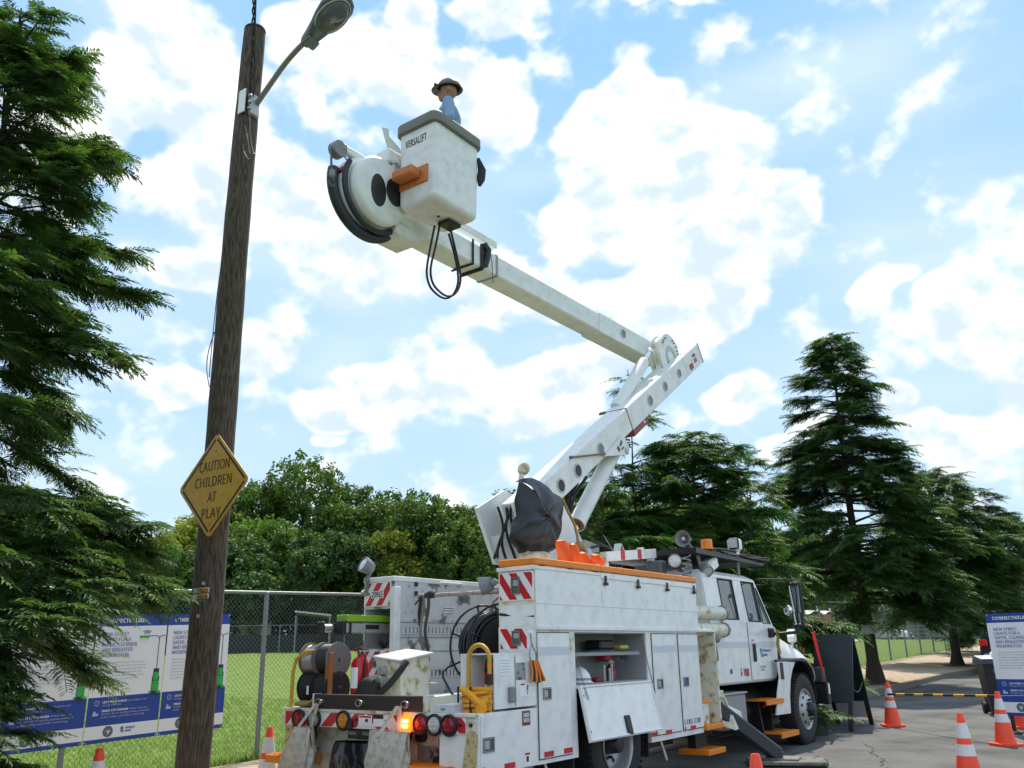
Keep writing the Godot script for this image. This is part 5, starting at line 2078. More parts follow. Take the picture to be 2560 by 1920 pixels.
	part(tip, "hose_guard", m, mat("hose_blue_black", Color(0.018, 0.024, 0.032), 0.55))
	m = M.new()
	m.bevel(t(-0.36, 6.44, -0.30), Vector3(0.10, 0.10, 0.16), 0.03)
	part(tip, "red_cover", m, mats.red_deep)
	m = M.new()
	m.cyl(t(-0.20, 6.48, 0.25), t(-0.20, 6.74, 0.27), 0.042, 0.042, 16)
	m.cyl(t(-0.20, 6.74, 0.27), t(-0.20, 6.77, 0.27), 0.055, 0.055, 16)
	part(tip, "levelling_cylinder", m, mats.alloy)
	m = M.new()
	m.span(-0.36, -0.17, 6.74, 6.92, 0.16, 0.55, 0.02)
	var valve := part(tip, "valve_case", m, W)
	m = M.new()
	m.slab([t(-0.22, 6.93, 0.20), t(-0.22, 7.16, 0.10), t(-0.22, 7.19, 0.20), t(-0.22, 7.10, 0.21), t(-0.22, 7.02, 0.40), t(-0.22, 6.93, 0.42)], Vector3(-0.012, 0, 0))
	part(valve, "lever_guard", m, W)
	m = M.new()
	m.span(-0.30, -0.20, 6.80, 7.0, 0.46, 0.60, 0.02)
	part(valve, "lever_boot", m, mats.black)
	m = M.new()
	var j0 := t(-0.36, 6.71, 0.25)
	var j1 := t(-0.36, 6.70, -0.34)
	m.bevel((j0 + j1) / 2, Vector3(0.085, 0.09, 0.60), 0.012)
	var jib := part(truck, "jib_arm", m, W)
	m = M.new()
	m.cyl(t(-0.41, 6.66, -0.42), t(-0.31, 6.66, -0.42), 0.095, 0.095, 20)
	m.bevel(t(-0.36, 6.70, -0.38), Vector3(0.11, 0.13, 0.14), 0.03)
	part(jib, "sheave_block", m, mats.grey_plastic)
	m = M.new()
	m.slab([t(-0.42, 6.30, 0.30), t(-0.42, 6.86, 0.22), t(-0.42, 6.86, 0.12), t(-0.42, 6.66, -0.02), t(-0.42, 6.30, 0.0)], Vector3(0.11, 0, 0))
	part(jib, "jib_bracket", m, W)
	m = M.new()
	m.tube([t(-0.36, 6.63, -0.33), t(-0.36, 6.46, -0.05)], 0.008, 6)
	m.tube([t(-0.36, 6.66, -0.51), t(-0.36, 6.45, -0.50), t(-0.36, 6.38, -0.485)], 0.013, 6)
	part(jib, "winch_rope", m, mats.grey_dark)
	m = M.new()
	m.bevel(t(-0.36, 6.34, -0.48), Vector3(0.06, 0.11, 0.07), 0.02)
	part(jib, "hook_swivel", m, mats.grey_plastic)
	m = M.new()
	var hk := []
	for k in 12:
		var a := lerpf(deg_to_rad(85), deg_to_rad(-190), k / 11.0)
		hk.append(t(-0.36, 6.235 + sin(a) * 0.045, -0.478 + cos(a) * 0.036))
	hk.push_front(t(-0.36, 6.30, -0.478))
	m.tube(hk, [0.013, 0.014, 0.016, 0.017, 0.018, 0.018, 0.018, 0.018, 0.017, 0.015, 0.012, 0.009, 0.006], 8)
	part(jib, "load_hook", m, mats.grey_dark)
	# tarpaulin over the lower controls, pulled in by its cord
	var poly := [Vector2(1.87, 3.27), Vector2(2.07, 3.345), Vector2(2.36, 3.30), Vector2(2.62, 3.20), Vector2(2.68, 3.03), Vector2(2.64, 2.83), Vector2(2.58, 2.66), Vector2(2.45, 2.54), Vector2(2.29, 2.48), Vector2(2.08, 2.47), Vector2(1.88, 2.48), Vector2(1.74, 2.57), Vector2(1.69, 2.68), Vector2(1.76, 2.78), Vector2(1.83, 2.86), Vector2(1.82, 3.05)]
	var cen := Vector2(2.18, 2.90)
	var rows := []
	for i in 9:
		var s := sin(i / 8.0 * PI / 2)
		var row := []
		for k in poly.size() * 2 + 1:
			var p: Vector2 = poly[(k / 2) % poly.size()]
			if k % 2:
				p = (p + poly[(k / 2 + 1) % poly.size()]) / 2
			var q := cen + (p - cen) * s
			var fold := 0.018 * sin(k * 1.7 + i * 0.5) * s + 0.012 * sin(k * 0.9 - i * 0.9)
			row.append(t(0.30 + 0.20 * sqrt(maxf(0.0, 1.0 - pow(s, 3.0))) + fold, q.y + 0.01 * sin(k * 2.1) * s, q.x))
		rows.append(row)
	m = M.new()
	m.sheet(rows, 0.006)
	part(truck, "control_tarp", m, mats.tarp)
	m = M.new()
	m.ell(t(0.28, 3.44, 2.03), Vector3(0.06, 0.07, 0.10), Basis(Vector3.RIGHT, 0.5), 12, 8)
	m.cyl(t(0.27, 3.30, 1.98), t(0.28, 3.42, 2.0), 0.03, 0.03, 10)
	part(truck, "turret_lamp", m, mats.white_dirty)
	m = M.new()
	m.bevel(t(0.30, 2.62, 2.2), Vector3(0.10, 0.35, 0.5), 0.03)
	m.ell(t(0.30, 2.44, 2.2), Vector3(0.14, 0.10, 0.26), Basis(), 12, 8)
	part(truck, "lower_control_box", m, mats.white_dirty)


func smooth_path(p: Array, per: int) -> Array:
	var out := []
	for i in p.size() - 1:
		for g in per:
			var a: Vector3 = p[maxi(i - 1, 0)]
			var b: Vector3 = p[i]
			var c: Vector3 = p[i + 1]
			var d: Vector3 = p[mini(i + 2, p.size() - 1)]
			out.append(b.cubic_interpolate(c, a, d, float(g) / per))
	out.append(p[p.size() - 1])
	return out


func rounded(x0: float, x1: float, f0: float, f1: float, r: float, y: float) -> Array:
	var out := []
	for e in [[x1 - r, f1 - r, 0.0], [x0 + r, f1 - r, PI / 2], [x0 + r, f0 + r, PI], [x1 - r, f0 + r, PI * 1.5]]:
		for k in 6:
			var a: float = e[2] + PI / 2 * k / 5
			out.append(t(e[0] + cos(a) * r, y, e[1] + sin(a) * r))
	out.append(out[0])
	return out


func work_bucket() -> void:
	var x0 := -0.155
	var x1 := 0.40
	var f0 := 0.31
	var f1 := 1.075
	var rows := []
	rows.append(rounded(0.10, 0.14, 0.67, 0.71, 0.015, 6.165))
	rows.append(rounded(x0 + 0.07, x1 - 0.07, f0 + 0.07, f1 - 0.07, 0.05, 6.165))
	rows.append(rounded(x0 + 0.035, x1 - 0.035, f0 + 0.035, f1 - 0.035, 0.06, 6.175))
	rows.append(rounded(x0 + 0.012, x1 - 0.012, f0 + 0.012, f1 - 0.012, 0.06, 6.20))
	rows.append(rounded(x0 + 0.005, x1 - 0.005, f0 + 0.005, f1 - 0.005, 0.055, 6.24))
	rows.append(rounded(x0, x1, f0, f1, 0.055, 6.60))
	rows.append(rounded(x0 - 0.003, x1 + 0.003, f0 - 0.003, f1 + 0.003, 0.055, 7.13))
	var m := M.new()
	m.sheet(rows)
	var inner := []
	inner.append(rounded(x0 + 0.02, x1 - 0.02, f0 + 0.02, f1 - 0.02, 0.05, 7.13))
	inner.append(rounded(x0 + 0.025, x1 - 0.025, f0 + 0.025, f1 - 0.025, 0.05, 6.30))
	inner.append(rounded(x0 + 0.06, x1 - 0.06, f0 + 0.06, f1 - 0.06, 0.04, 6.21))
	inner.append(rounded(0.10, 0.14, 0.67, 0.71, 0.015, 6.21))
	m.sheet(inner)
	var b := part(truck, "bucket", m, mats.bucket_white)
	rows = []
	for e in [[0.0, 7.10], [0.035, 7.105], [0.045, 7.12], [0.045, 7.215], [0.035, 7.235], [0.0, 7.24], [-0.03, 7.225], [-0.03, 7.10]]:
		rows.append(rounded(x0 - e[0], x1 + e[0], f0 - e[0], f1 + e[0], 0.055 + maxf(0.0, e[0]), e[1]))
	m = M.new()
	m.sheet(rows)
	part(b, "bucket_lip", m, mats.lip_grey)
	letters(b, "VERSALIFT", 0.092, t(0.11, 6.955, 0.3065), stern, mats.seam, 0.315, 700)
	# orange step on the back face
	m = M.new()
	m.span(-0.12, 0.30, 6.385, 6.60, 0.292, 0.309, 0.006)
	var st := part(b, "bucket_step", m, mats.bucket_orange)
	m = M.new()
	m.bevel(t(0.05, 6.505, 0.215), Vector3(0.31, 0.115, 0.155), 0.02)
	part(st, "step_box", m, mats.bucket_orange)
	for y in [6.34, 6.42, 6.60, 6.80]:
		m = M.new()
		m.span(x1 + 0.0, x1 + 0.016, y - 0.04, y + 0.02, f1 - 0.075, f1 - 0.06)
	m = M.new()
	m.tube([t(0.39, 7.0, 1.08), t(0.42, 6.85, 1.11), t(0.41, 6.72, 1.10), t(0.40, 6.64, 1.09)], [0.02, 0.05, 0.05, 0.02], 8)
	part(b, "tool_pouch", m, mats.dark_cloth)
	m = M.new()
	m.span(0.02, 0.20, 6.12, 6.163, 0.78, 1.0, 0.01)
	part(b, "hose_fitting", m, mats.black_metal)


# ---------------------------------------------------------------- what the truck carries
func spool(called: String, label: String, at: Vector3, long: float, r: float, rc: float, wire: Material, side: Material) -> void:
	var o := thing(called, label, "wire spool", truck_frame * Transform3D(Basis(), at), "wire spools on the tail rack")
	for e in [-1.0, 1.0]:
		var m := M.new()
		m.lathe(Vector3(e * long / 2, 0, 0), Vector3(e, 0, 0), [Vector2(-0.012, 0.02), Vector2(-0.012, r), Vector2(0.0, r), Vector2(0.002, r - 0.012), Vector2(0.002, 0.05), Vector2(0.004, 0.03), Vector2(0.004, 0.0)], 32, true)
		part(o, "flange", m, side)
	var m := M.new()
	var prof := []
	for k in 25:
		prof.append(Vector2(-long / 2 + 0.012 + (long - 0.024) * k / 24.0, rc + 0.006 * (k % 2)))
	m.lathe(Vector3.ZERO, Vector3.RIGHT, prof, 32, true)
	part(o, "wound_wire", m, wire)


func make_truck_load() -> void:
	# the rack is the truck's own
	var m := M.new()
	m.span(-0.80, -0.735, 0.955, 1.46, 0.13, 0.18, 0.004)
	m.span(-1.21, -1.17, 0.955, 1.42, 0.33, 0.38)
	part(truck, "spool_rack_post", m, mats.rust_orange)
	m = M.new()
	m.cyl(t(-1.20, 1.395, 0.27), t(-0.72, 1.395, 0.27), 0.016, 0.016, 10)
	m.cyl(t(-1.20, 1.135, 0.27), t(-0.72, 1.135, 0.27), 0.016, 0.016, 10)
	part(truck, "spool_spindle", m, mats.steel)
	var grey := mat("spool_grey", Color(0.22, 0.21, 0.20), 0.7, 0.0, "speck", 2.0)
	var tan := mat("spool_tan", Color(0.30, 0.25, 0.15), 0.7, 0.0, "speck", 2.0)
	spool("wire_spool", "spool of bare silver wire, upper row of the truck's tail rack", t(-1.075, 1.395, 0.27), 0.20, 0.165, 0.135, mats.wire_silver, tan)
	spool("wire_spool", "grey flanged spool of black wire beside the silver one on the rack", t(-0.86, 1.395, 0.27), 0.20, 0.165, 0.14, mats.black, grey)
	spool("wire_spool", "black cable spool in the lower row beneath the silver wire", t(-1.075, 1.13, 0.27), 0.20, 0.165, 0.15, mats.rubber, mats.black)
	spool("wire_spool", "black cable spool with white tag in the lower rack row", t(-0.86, 1.13, 0.27), 0.20, 0.165, 0.15, mats.rubber, mats.black)
	m = M.new()
	m.span(-1.0, -0.975, 1.07, 1.15, 0.085, 0.09)
	part(get_node("wire_spool_003"), "white_tag", shifted(m, -t(-0.86, 1.13, 0.27)), mats.paper)
	# fire extinguisher
	var o := thing("fire_extinguisher", "red fire extinguisher strapped beside the white box on the truck deck", "extinguisher", truck_frame * Transform3D(Basis(), t(-0.55, 1.045, 0.36)))
	m = M.new()
	m.lathe(Vector3.ZERO, Vector3.UP, [Vector2(0, 0.0), Vector2(0, 0.08), Vector2(0.01, 0.088), Vector2(0.30, 0.088), Vector2(0.345, 0.07), Vector2(0.372, 0.03), Vector2(0.40, 0.028)], 28)
	part(o, "cylinder", m, mat("extinguisher_red", Color(0.48, 0.008, 0.018), 0.22))
	m = M.new()
	m.cyl(Vector3(0, 0.40, 0), Vector3(0, 0.425, 0), 0.022, 0.022, 12)
	m.bevel(Vector3(-0.04, 0.445, 0.01), Vector3(0.13, 0.014, 0.02), 0.004, Basis(Vector3.BACK, 0.25))
	m.bevel(Vector3(-0.04, 0.425, 0.01), Vector3(0.10, 0.012, 0.02), 0.004, Basis(Vector3.BACK, -0.1))
	part(o, "handle", m, mats.red_deep)
	m = M.new()
	m.cyl(Vector3(0.02, 0.41, 0.03), Vector3(0.02, 0.41, 0.05), 0.02, 0.02, 12)
	part(o, "gauge", m, mats.chrome)
	m = M.new()
	m.tube(smooth_path([Vector3(0.03, 0.41, 0), Vector3(0.09, 0.38, 0.03), Vector3(0.10, 0.26, 0.04), Vector3(0.09, 0.14, 0.05)], 4), 0.011, 6)
	part(o, "hose", m, mats.rubber)
	m = M.new()
	var lab := []
	for i in 2:
		var row := []
		for k in 7:
			var a := lerpf(-2.3, -1.2, k / 6.0) + PI / 2 + 0.2
			row.append(Vector3(sin(a) * 0.0885, 0.08 + 0.19 * i, cos(a) * 0.0885))
		lab.append(row)
	m.sheet(lab, 0.001)
	part(o, "label_wrap", m, mats.paper)
	# white hydraulic box with black hose on the deck (part of the truck)
	m = M.new()
	m.hexa([t(-0.36, 1.02, 0.45), t(-0.08, 1.02, 0.45), t(-0.08, 1.02, 0.85), t(-0.36, 1.02, 0.85), t(-0.40, 1.40, 0.42), t(-0.08, 1.36, 0.42), t(-0.08, 1.42, 0.85), t(-0.40, 1.46, 0.85)])
	var hb := part(truck, "deck_valve_box", m, mats.white_dirty)
	m = M.new()
	m.hexa([t(-0.42, 1.405, 0.40), t(-0.05, 1.365, 0.40), t(-0.05, 1.43, 0.88), t(-0.42, 1.47, 0.88), t(-0.42, 1.42, 0.40), t(-0.05, 1.38, 0.40), t(-0.05, 1.445, 0.88), t(-0.42, 1.485, 0.88)])
	part(hb, "box_lid", m, mats.white)
	m = M.new()
	m.cyl(t(-0.28, 1.28, 0.43), t(-0.28, 1.28, 0.36), 0.05, 0.04, 16)
	m.cyl(t(-0.24, 1.19, 0.42), t(-0.24, 1.19, 0.30), 0.035, 0.045, 14)
	part(hb, "hose_coupling", m, mats.alloy)
	m = M.new()
	m.tube(smooth_path([t(-0.02, 1.36, 0.45), t(-0.03, 1.28, 0.38), t(-0.12, 1.16, 0.33), t(-0.22, 1.08, 0.30)], 5), 0.032, 10)
	m.tube(smooth_path([t(-0.24, 1.19, 0.30), t(-0.30, 1.12, 0.27), t(-0.42, 1.08, 0.26), t(-0.5, 1.04, 0.28)], 5), 0.045, 10)
	m.ell(t(-0.36, 1.12, 0.30), Vector3(0.14, 0.11, 0.08), Basis(), 14, 8)
	part(hb, "deck_hose", m, mats.rubber)
	m = M.new()
	m.span(-0.755, 0.66, 1.016, 1.075, 0.09, 0.115)
	part(truck, "deck_kick_plate", m, mats.white)
	# vise on its bracket (bolted to the truck)
	m = M.new()
	m.span(-0.50, -0.20, 1.135, 1.15, 0.92, 1.12)
	part(truck, "vise_shelf", m, mats.white_dirty)
	m = M.new()
	m.lathe(t(-0.36, 1.15, 1.0), Vector3.UP, [Vector2(0, 0.12), Vector2(0.02, 0.115), Vector2(0.05, 0.08), Vector2(0.075, 0.075)], 20)
	m.bevel(t(-0.36, 1.265, 1.0), Vector3(0.16, 0.11, 0.17), 0.02)
	m.bevel(t(-0.36, 1.325, 0.95), Vector3(0.17, 0.05, 0.06), 0.01)
	m.bevel(t(-0.36, 1.255, 0.86), Vector3(0.11, 0.10, 0.10), 0.02)
	m.bevel(t(-0.36, 1.325, 0.875), Vector3(0.16, 0.05, 0.04), 0.01)
	var vise := part(truck, "bench_vise", m, mats.vise_red)
	m = M.new()
	m.bevel(t(-0.34, 1.356, 0.96), Vector3(0.15, 0.014, 0.10), 0.004)
	part(vise, "anvil", m, mat("anvil_pink", Color(0.55, 0.33, 0.40), 0.35, 0.3))
	m = M.new()
	m.cyl(t(-0.44, 1.26, 0.83), t(-0.49, 1.24, 0.83), 0.035, 0.035, 10)
	part(vise, "pipe_jaw", m, mats.black_metal)
	m = M.new()
	m.cyl(t(-0.25, 1.24, 0.82), t(-0.17, 1.10, 0.80), 0.008, 0.008, 8)
	m.ell(t(-0.17, 1.10, 0.80), Vector3(0.016, 0.016, 0.016), Basis(), 8, 5)
	part(vise, "vise_handle", m, mats.chrome)
	# hanging ropes
	for e in [[-0.60, 0.015, "rope_pale"], [-0.53, 0.017, "rope_dark"]]:
		m = M.new()
		var pts := []
		for k in 16:
			var q := k / 15.0
			pts.append(t(e[0] - 0.03 * sin(q * 2.6) + 0.02 * q, 2.05 - 0.72 * q, 1.32 + 0.02 * sin(q * 9.0)))
		m.tube(pts, e[1], 6)
		single("hanging_rope", "pale worn rope hanging over the rail behind the vise" if e[2] == "rope_pale" else "dark rope hanging beside the pale one behind the vise", "rope", m, mat(e[2], Color(0.33, 0.29, 0.25) if e[2] == "rope_pale" else Color(0.10, 0.095, 0.09), 0.95, 0.0, "speck", 6.0), truck_frame, "ropes on the hanging rail")
	m = M.new()
	m.tube([t(-0.78, 1.93, 1.36), t(-0.66, 2.03, 1.35), t(-0.52, 2.05, 1.35), t(-0.45, 2.04, 1.35)], [0.006, 0.012, 0.045, 0.03], 8)
	m.tube([t(-0.64, 2.03, 1.33), t(-0.66, 1.85, 1.32), t(-0.65, 1.72, 1.32)], [0.02, 0.018, 0.012], 6)
	single("safety_lanyard", "black webbing lanyard knotted round the hanging rail", "lanyard", m, mats.dark_cloth, truck_frame)
	# big hand reel of black cable
	o = thing("cable_reel", "large wire-framed reel wound with black cable on the truck deck", "cable reel", truck_frame)
	var rc := t(0.50, 1.50, 1.25)
	var ax := Vector3(0.93, 0.0, 0.36).normalized()
	var s := ax.cross(Vector3.UP).normalized()
	for e in [-0.30, 0.05]:
		m = M.new()
		var ring := []
		for k in 40:
			var a := TAU * k / 40
			ring.append(rc + ax * e + Vector3.UP * sin(a) * 0.40 + s * cos(a) * 0.40)
		m.tube(ring, 0.012, 6, true)
		for k in 6:
			var a := TAU * (k + 0.3) / 6
			m.tube([rc + ax * e + (Vector3.UP * sin(a) + s * cos(a)) * 0.10, rc + ax * e + (Vector3.UP * sin(a) + s * cos(a)) * 0.40], 0.010, 6)
		part(o, "reel_wheel", m, mats.black)
	m = M.new()
	for k in 26:
		var ring := []
		var rr := 0.30 + 0.022 * sin(k * 2.4)
		var off := -0.27 + 0.30 * (k / 25.0)
		for j in 30:
			var a := TAU * j / 30
			ring.append(rc + ax * (off + 0.012 * sin(a * 2.0 + k)) + (Vector3.UP * sin(a) + s * cos(a)) * (rr + 0.01 * sin(a * 3.0 + k * 1.3)))
		m.tube(ring, 0.0135, 5, true)
	part(o, "wound_cable", m, mat("cable_black", Color(0.016, 0.018, 0.022), 0.32))
	m = M.new()
	m.cyl(rc - ax * 0.32, rc + ax * 0.10, 0.27, 0.27, 28)
	part(o, "reel_core", m, mats.black)
	m = M.new()
	m.tube([rc - ax * 0.30, t(0.30, 1.05, 0.95)], 0.014, 6)
	m.tube([rc + ax * 0.05, t(0.62, 1.05, 0.98)], 0.014, 6)
	m.tube([rc - ax * 0.30, t(0.22, 1.03, 1.5)], 0.014, 6)
	m.tube(smooth_path([rc - ax * 0.30 - s * 0.40, t(0.08, 1.30, 0.95), t(0.18, 1.1, 0.85), t(0.35, 1.04, 0.75)], 5), 0.011, 5)
	part(o, "reel_stand", m, mats.black)
	m = M.new()
	m.tube([t(0.40, 2.03, 1.35), t(0.42, 2.07, 1.35), t(0.46, 2.06, 1.35), t(0.46, 2.0, 1.35), t(0.36, 1.93, 1.33), t(0.35, 1.82, 1.32)], 0.008, 6)
	part(o, "hanging_hook", m, mats.rust_orange)
	# canvas bags on the hooks
	canvas_bag("canvas tool bag on the truck beam, pinched narrow by its single strap", -0.69, -1.10, -0.70, 0.795, 0.38, 0.55)
	canvas_bag("stained wide canvas bag hanging by the flashing amber lamp", 0.37, 0.02, 0.52, 0.80, 0.40, 0.86)
	# black bin bag between them
	m = M.new()
	var rows := []
	for i in 11:
		var v := i / 10.0
		var row := []
		for k in 25:
			var a := TAU * k / 24
			var rx := 0.30 * (0.86 + 0.16 * sin(v * PI)) * (1.0 + 0.05 * sin(k * 2.2 + i * 1.4) + 0.04 * sin(k * 5.0 - i))
			var rf := 0.13 * (0.8 + 0.3 * sin(v * PI)) * (1.0 + 0.10 * sin(k * 3.1 + i))
			row.append(t(-0.12 + cos(a) * rx, 0.69 - v * 0.42, -0.06 + sin(a) * rf))
		rows.append(row)
	m.sheet(rows, 0.004)
	single("rubbish_bag", "open black plastic bag hanging between the canvas bags", "bag", m, mat("bin_bag", Color(0.008, 0.009, 0.011), 0.18), truck_frame)
	# glove
	m = M.new()
	m.ell(t(-1.02, 0.985, 0.10), Vector3(0.13, 0.03, 0.07), Basis(Vector3.UP, 0.2), 14, 8)
	for k in 4:
		m.tube(smooth_path([t(-0.95, 0.985 + 0.008 * k, 0.06 + 0.02 * k), t(-0.88, 1.01 + 0.015 * k, 0.05 + 0.02 * k), t(-0.85, 1.04, 0.06 + 0.02 * k), t(-0.88, 0.99, 0.08 + 0.02 * k)], 3), 0.014, 6)
	single("leather_gloves", "crumpled tan leather gloves lying on the tail shelf", "gloves", m, mats.leather, truck_frame)
	# box of papers
	o = thing("paper_box", "shallow white box of papers on the tail shelf", "box", truck_frame)
	m = M.new()
	m.hexa([t(0.72, 0.955, 0.02), t(0.945, 0.955, 0.01), t(0.945, 0.955, 0.26), t(0.74, 0.955, 0.27), t(0.72, 1.01, 0.02), t(0.945, 1.01, 0.01), t(0.945, 1.01, 0.26), t(0.74, 1.01, 0.27)])
	part(o, "carton", m, mat("carton", Color(0.55, 0.58, 0.64), 0.7))
	m = M.new()
	m.hexa([t(0.73, 1.012, 0.03), t(0.94, 1.012, 0.02), t(0.94, 1.012, 0.25), t(0.75, 1.012, 0.26), t(0.73, 1.016, 0.03), t(0.94, 1.03, 0.02), t(0.94, 1.036, 0.25), t(0.75, 1.02, 0.26)])
	part(o, "paper_sheets", m, mats.paper)
	decal_b(o, "box_mark", 0.0155, 0.80, 0.85, 0.972, 0.99, mats.grey_plastic, 0.002)
	# yellow strap bundle tied to the grab rail
	o = thing("strap_bundle", "bundle of yellow nylon slings tied round the grab rail foot", "sling", truck_frame)
	for k in 8:
		m = M.new()
		var y := 0.945 + 0.027 * k
		var pts := []
		for j in 22:
			var a := TAU * j / 22
			pts.append(t(1.055 + cos(a) * (0.145 + 0.012 * sin(k * 2.0)), y + 0.016 * sin(a + k * 1.3), 0.18 + sin(a) * (0.075 + 0.01 * cos(k * 3.0))))
		var mm := []
		for j in 23:
			var p: Vector3 = pts[j % 22]
			mm.append([p - Vector3(0, 0.012, 0), p + Vector3(0, 0.012, 0)])
		m.sheet(mm, 0.008)
		part(o, "sling", m, mats.strap_yellow)
	for x in [0.925, 1.06]:
		m = M.new()
		m.span(x - 0.008, x + 0.008, 0.93, 1.16, 0.092, 0.10)
		part(o, "tie", m, mats.black)
	m = M.new()
	m.tube(smooth_path([t(0.95, 1.14, 0.12), t(1.06, 1.10, 0.09), t(1.16, 1.03, 0.10), t(1.22, 1.06, 0.14)], 4), 0.03, 8)
	m.ell(t(1.17, 0.99, 0.10), Vector3(0.06, 0.075, 0.03), Basis(), 12, 8)
	part(o, "sling_end", m, mats.strap_yellow)
	# loop of tools with orange handles
	o = thing("tool_bunch", "bunch of orange handled tools hanging on a wire loop", "tools", truck_frame)
	for k in 9:
		m = M.new()
		var a := (k - 4) / 4.0
		m.tube([t(1.245 + 0.01 * (k % 3), 1.36, 0.765 + a * 0.035), t(1.255 + 0.012 * (k % 3), 1.27, 0.785 + a * 0.05), t(1.26 + 0.012 * (k % 3), 1.17 + 0.015 * absf(a), 0.80 + a * 0.085)], 0.011, 6)
		part(o, "tool_handle", m, mat("tool_orange", Color(0.75, 0.20, 0.02), 0.5) if k % 3 != 1 else mats.beam_brown)
	m = M.new()
	m.tube(smooth_path([t(1.24, 1.60, 0.73), t(1.245, 1.50, 0.74), t(1.25, 1.42, 0.70), t(1.25, 1.35, 0.73), t(1.255, 1.36, 0.79), t(1.25, 1.44, 0.79), t(1.245, 1.50, 0.75), t(1.24, 1.60, 0.74)], 3), 0.006, 5)
	part(o, "wire_loop", m, mats.steel)
	m = M.new()
	m.cyl(t(1.22, 1.60, 0.735), t(1.26, 1.605, 0.735), 0.018, 0.018, 10)
	part(truck, "hanging_peg", m, mats.white)
	# hot sticks in the open pipe hole
	o = thing("hot_stick", "silver telescoping pole with black end sticking out of the locker", "pole", truck_frame, "poles in the open locker")
	m = M.new()
	m.bevel(t(-1.0, 1.70, 1.15), Vector3(0.11, 0.10, 1.25), 0.008)
	part(o, "pole_case", m, mats.alloy)
	m = M.new()
	m.bevel(t(-1.0, 1.70, 0.50), Vector3(0.13, 0.15, 0.05), 0.01)
	m.bevel(t(-1.0, 1.70, 0.58), Vector3(0.12, 0.12, 0.05), 0.01)
	part(o, "end_cap", m, mats.black)
	decal_r(o, "maker_label", -0.944, 1.69, 1.735, 0.80, 1.0, mats.black)
	var o2 := thing("hot_stick", "thinner grey pole with red band beyond the silver one", "pole", truck_frame, "poles in the open locker")
	m = M.new()
	m.cyl(t(-1.12, 1.70, 0.36), t(-1.12, 1.70, 1.7), 0.042, 0.042, 16)
	part(o2, "pole_shaft", m, mats.alloy)
	m = M.new()
	m.cyl(t(-1.12, 1.70, 0.62), t(-1.12, 1.70, 0.66), 0.045, 0.045, 16)
	part(o2, "red_band", m, mats.red)
	m = M.new()
	m.bevel(t(-1.12, 1.695, 0.33), Vector3(0.10, 0.15, 0.05), 0.015)
	m.bevel(t(-1.12, 1.70, 0.50), Vector3(0.10, 0.10, 0.06), 0.01)
	part(o2, "end_cap", m, mats.black)
	m = M.new()
	m.bevel(t(-1.02, 1.80, 1.1), Vector3(0.16, 0.07, 1.15), 0.006)
	single("lime_case", "lime green tool case above the silver pole", "case", m, mats.green_lime, truck_frame)
	# hard hat and small gear in the open compartment
	hard_hat("white hard hat with grey band in the open side compartment", truck_frame * Transform3D(Basis(Vector3.UP, PI + 0.1), t(1.03, 1.125, 1.83)), mats.hat_white, mats.grey_panel)
	for e in [[2.30, 0.16], [2.37, 0.13], [2.44, 0.17], [2.40, 0.09]]:
		m = M.new()
		var p := t(1.08 + 0.02 * sin(e[0] * 40.0), 1.126, e[0])
		m.lathe(p, Vector3.UP, [Vector2(0, 0.0), Vector2(0, 0.014), Vector2(e[1] * 0.8, 0.013), Vector2(e[1] * 0.82, 0.018), Vector2(e[1], 0.018), Vector2(e[1], 0.0)], 12, true)
		single("socket_wrench", "pale steel socket standing on the compartment floor behind the chain", "tool", m, mats.alloy, truck_frame, "sockets standing in the open compartment")
	m = M.new()
	m.lathe(t(1.0, 1.126, 2.56), Vector3.UP, [Vector2(0, 0.0), Vector2(0, 0.05), Vector2(0.14, 0.05), Vector2(0.17, 0.02), Vector2(0.20, 0.02)], 16)
	var bt := single("spray_can", "dark red spray can with white cap in the open compartment", "can", m, mats.red_deep, truck_frame)
	m = M.new()
	m.cyl(t(1.0, 1.30, 2.56), t(1.0, 1.345, 2.56), 0.03, 0.03, 14)
	part(bt, "cap", m, mats.paper)
	for k in 2:
		m = M.new()
		m.lathe(t(1.02, 1.36, 2.58 + 0.085 * k), t(1, 0, -0.15), [Vector2(-0.2, 0.0), Vector2(-0.2, 0.045), Vector2(0.10, 0.045), Vector2(0.12, 0.038), Vector2(0.09, 0.034), Vector2(0.0, 0.03)], 18)
		single("torch", "grey torch tube lying under the compartment shelf", "torch", m, mats.grey_plastic, truck_frame, "torches under the shelf")
	m = M.new()
	m.bevel(t(1.0, 1.365, 2.42), Vector3(0.14, 0.055, 0.16), 0.015)
	single("red_cloth", "crumpled red cloth under the compartment shelf", "cloth", m, mats.red, truck_frame)
	m = M.new()
	m.bevel(t(1.08, 1.465, 2.62), Vector3(0.14, 0.04, 0.17), 0.008)
	single("yellow_case", "small yellow case on the compartment shelf", "case", m, mat("case_yellow", Color(0.5, 0.42, 0.04), 0.5), truck_frame)
	m = M.new()
	m.bevel(t(1.0, 1.49, 2.35), Vector3(0.2, 0.10, 0.3), 0.02)
	single("black_tool", "black power tool on the compartment shelf", "tool", m, mats.black, truck_frame)
	m = M.new()
	m.bevel(t(1.05, 1.145, 2.16), Vector3(0.12, 0.04, 0.16), 0.012)
	single("red_pliers", "red handled pliers beside the hard hat", "tool", m, mats.red_deep, truck_frame)
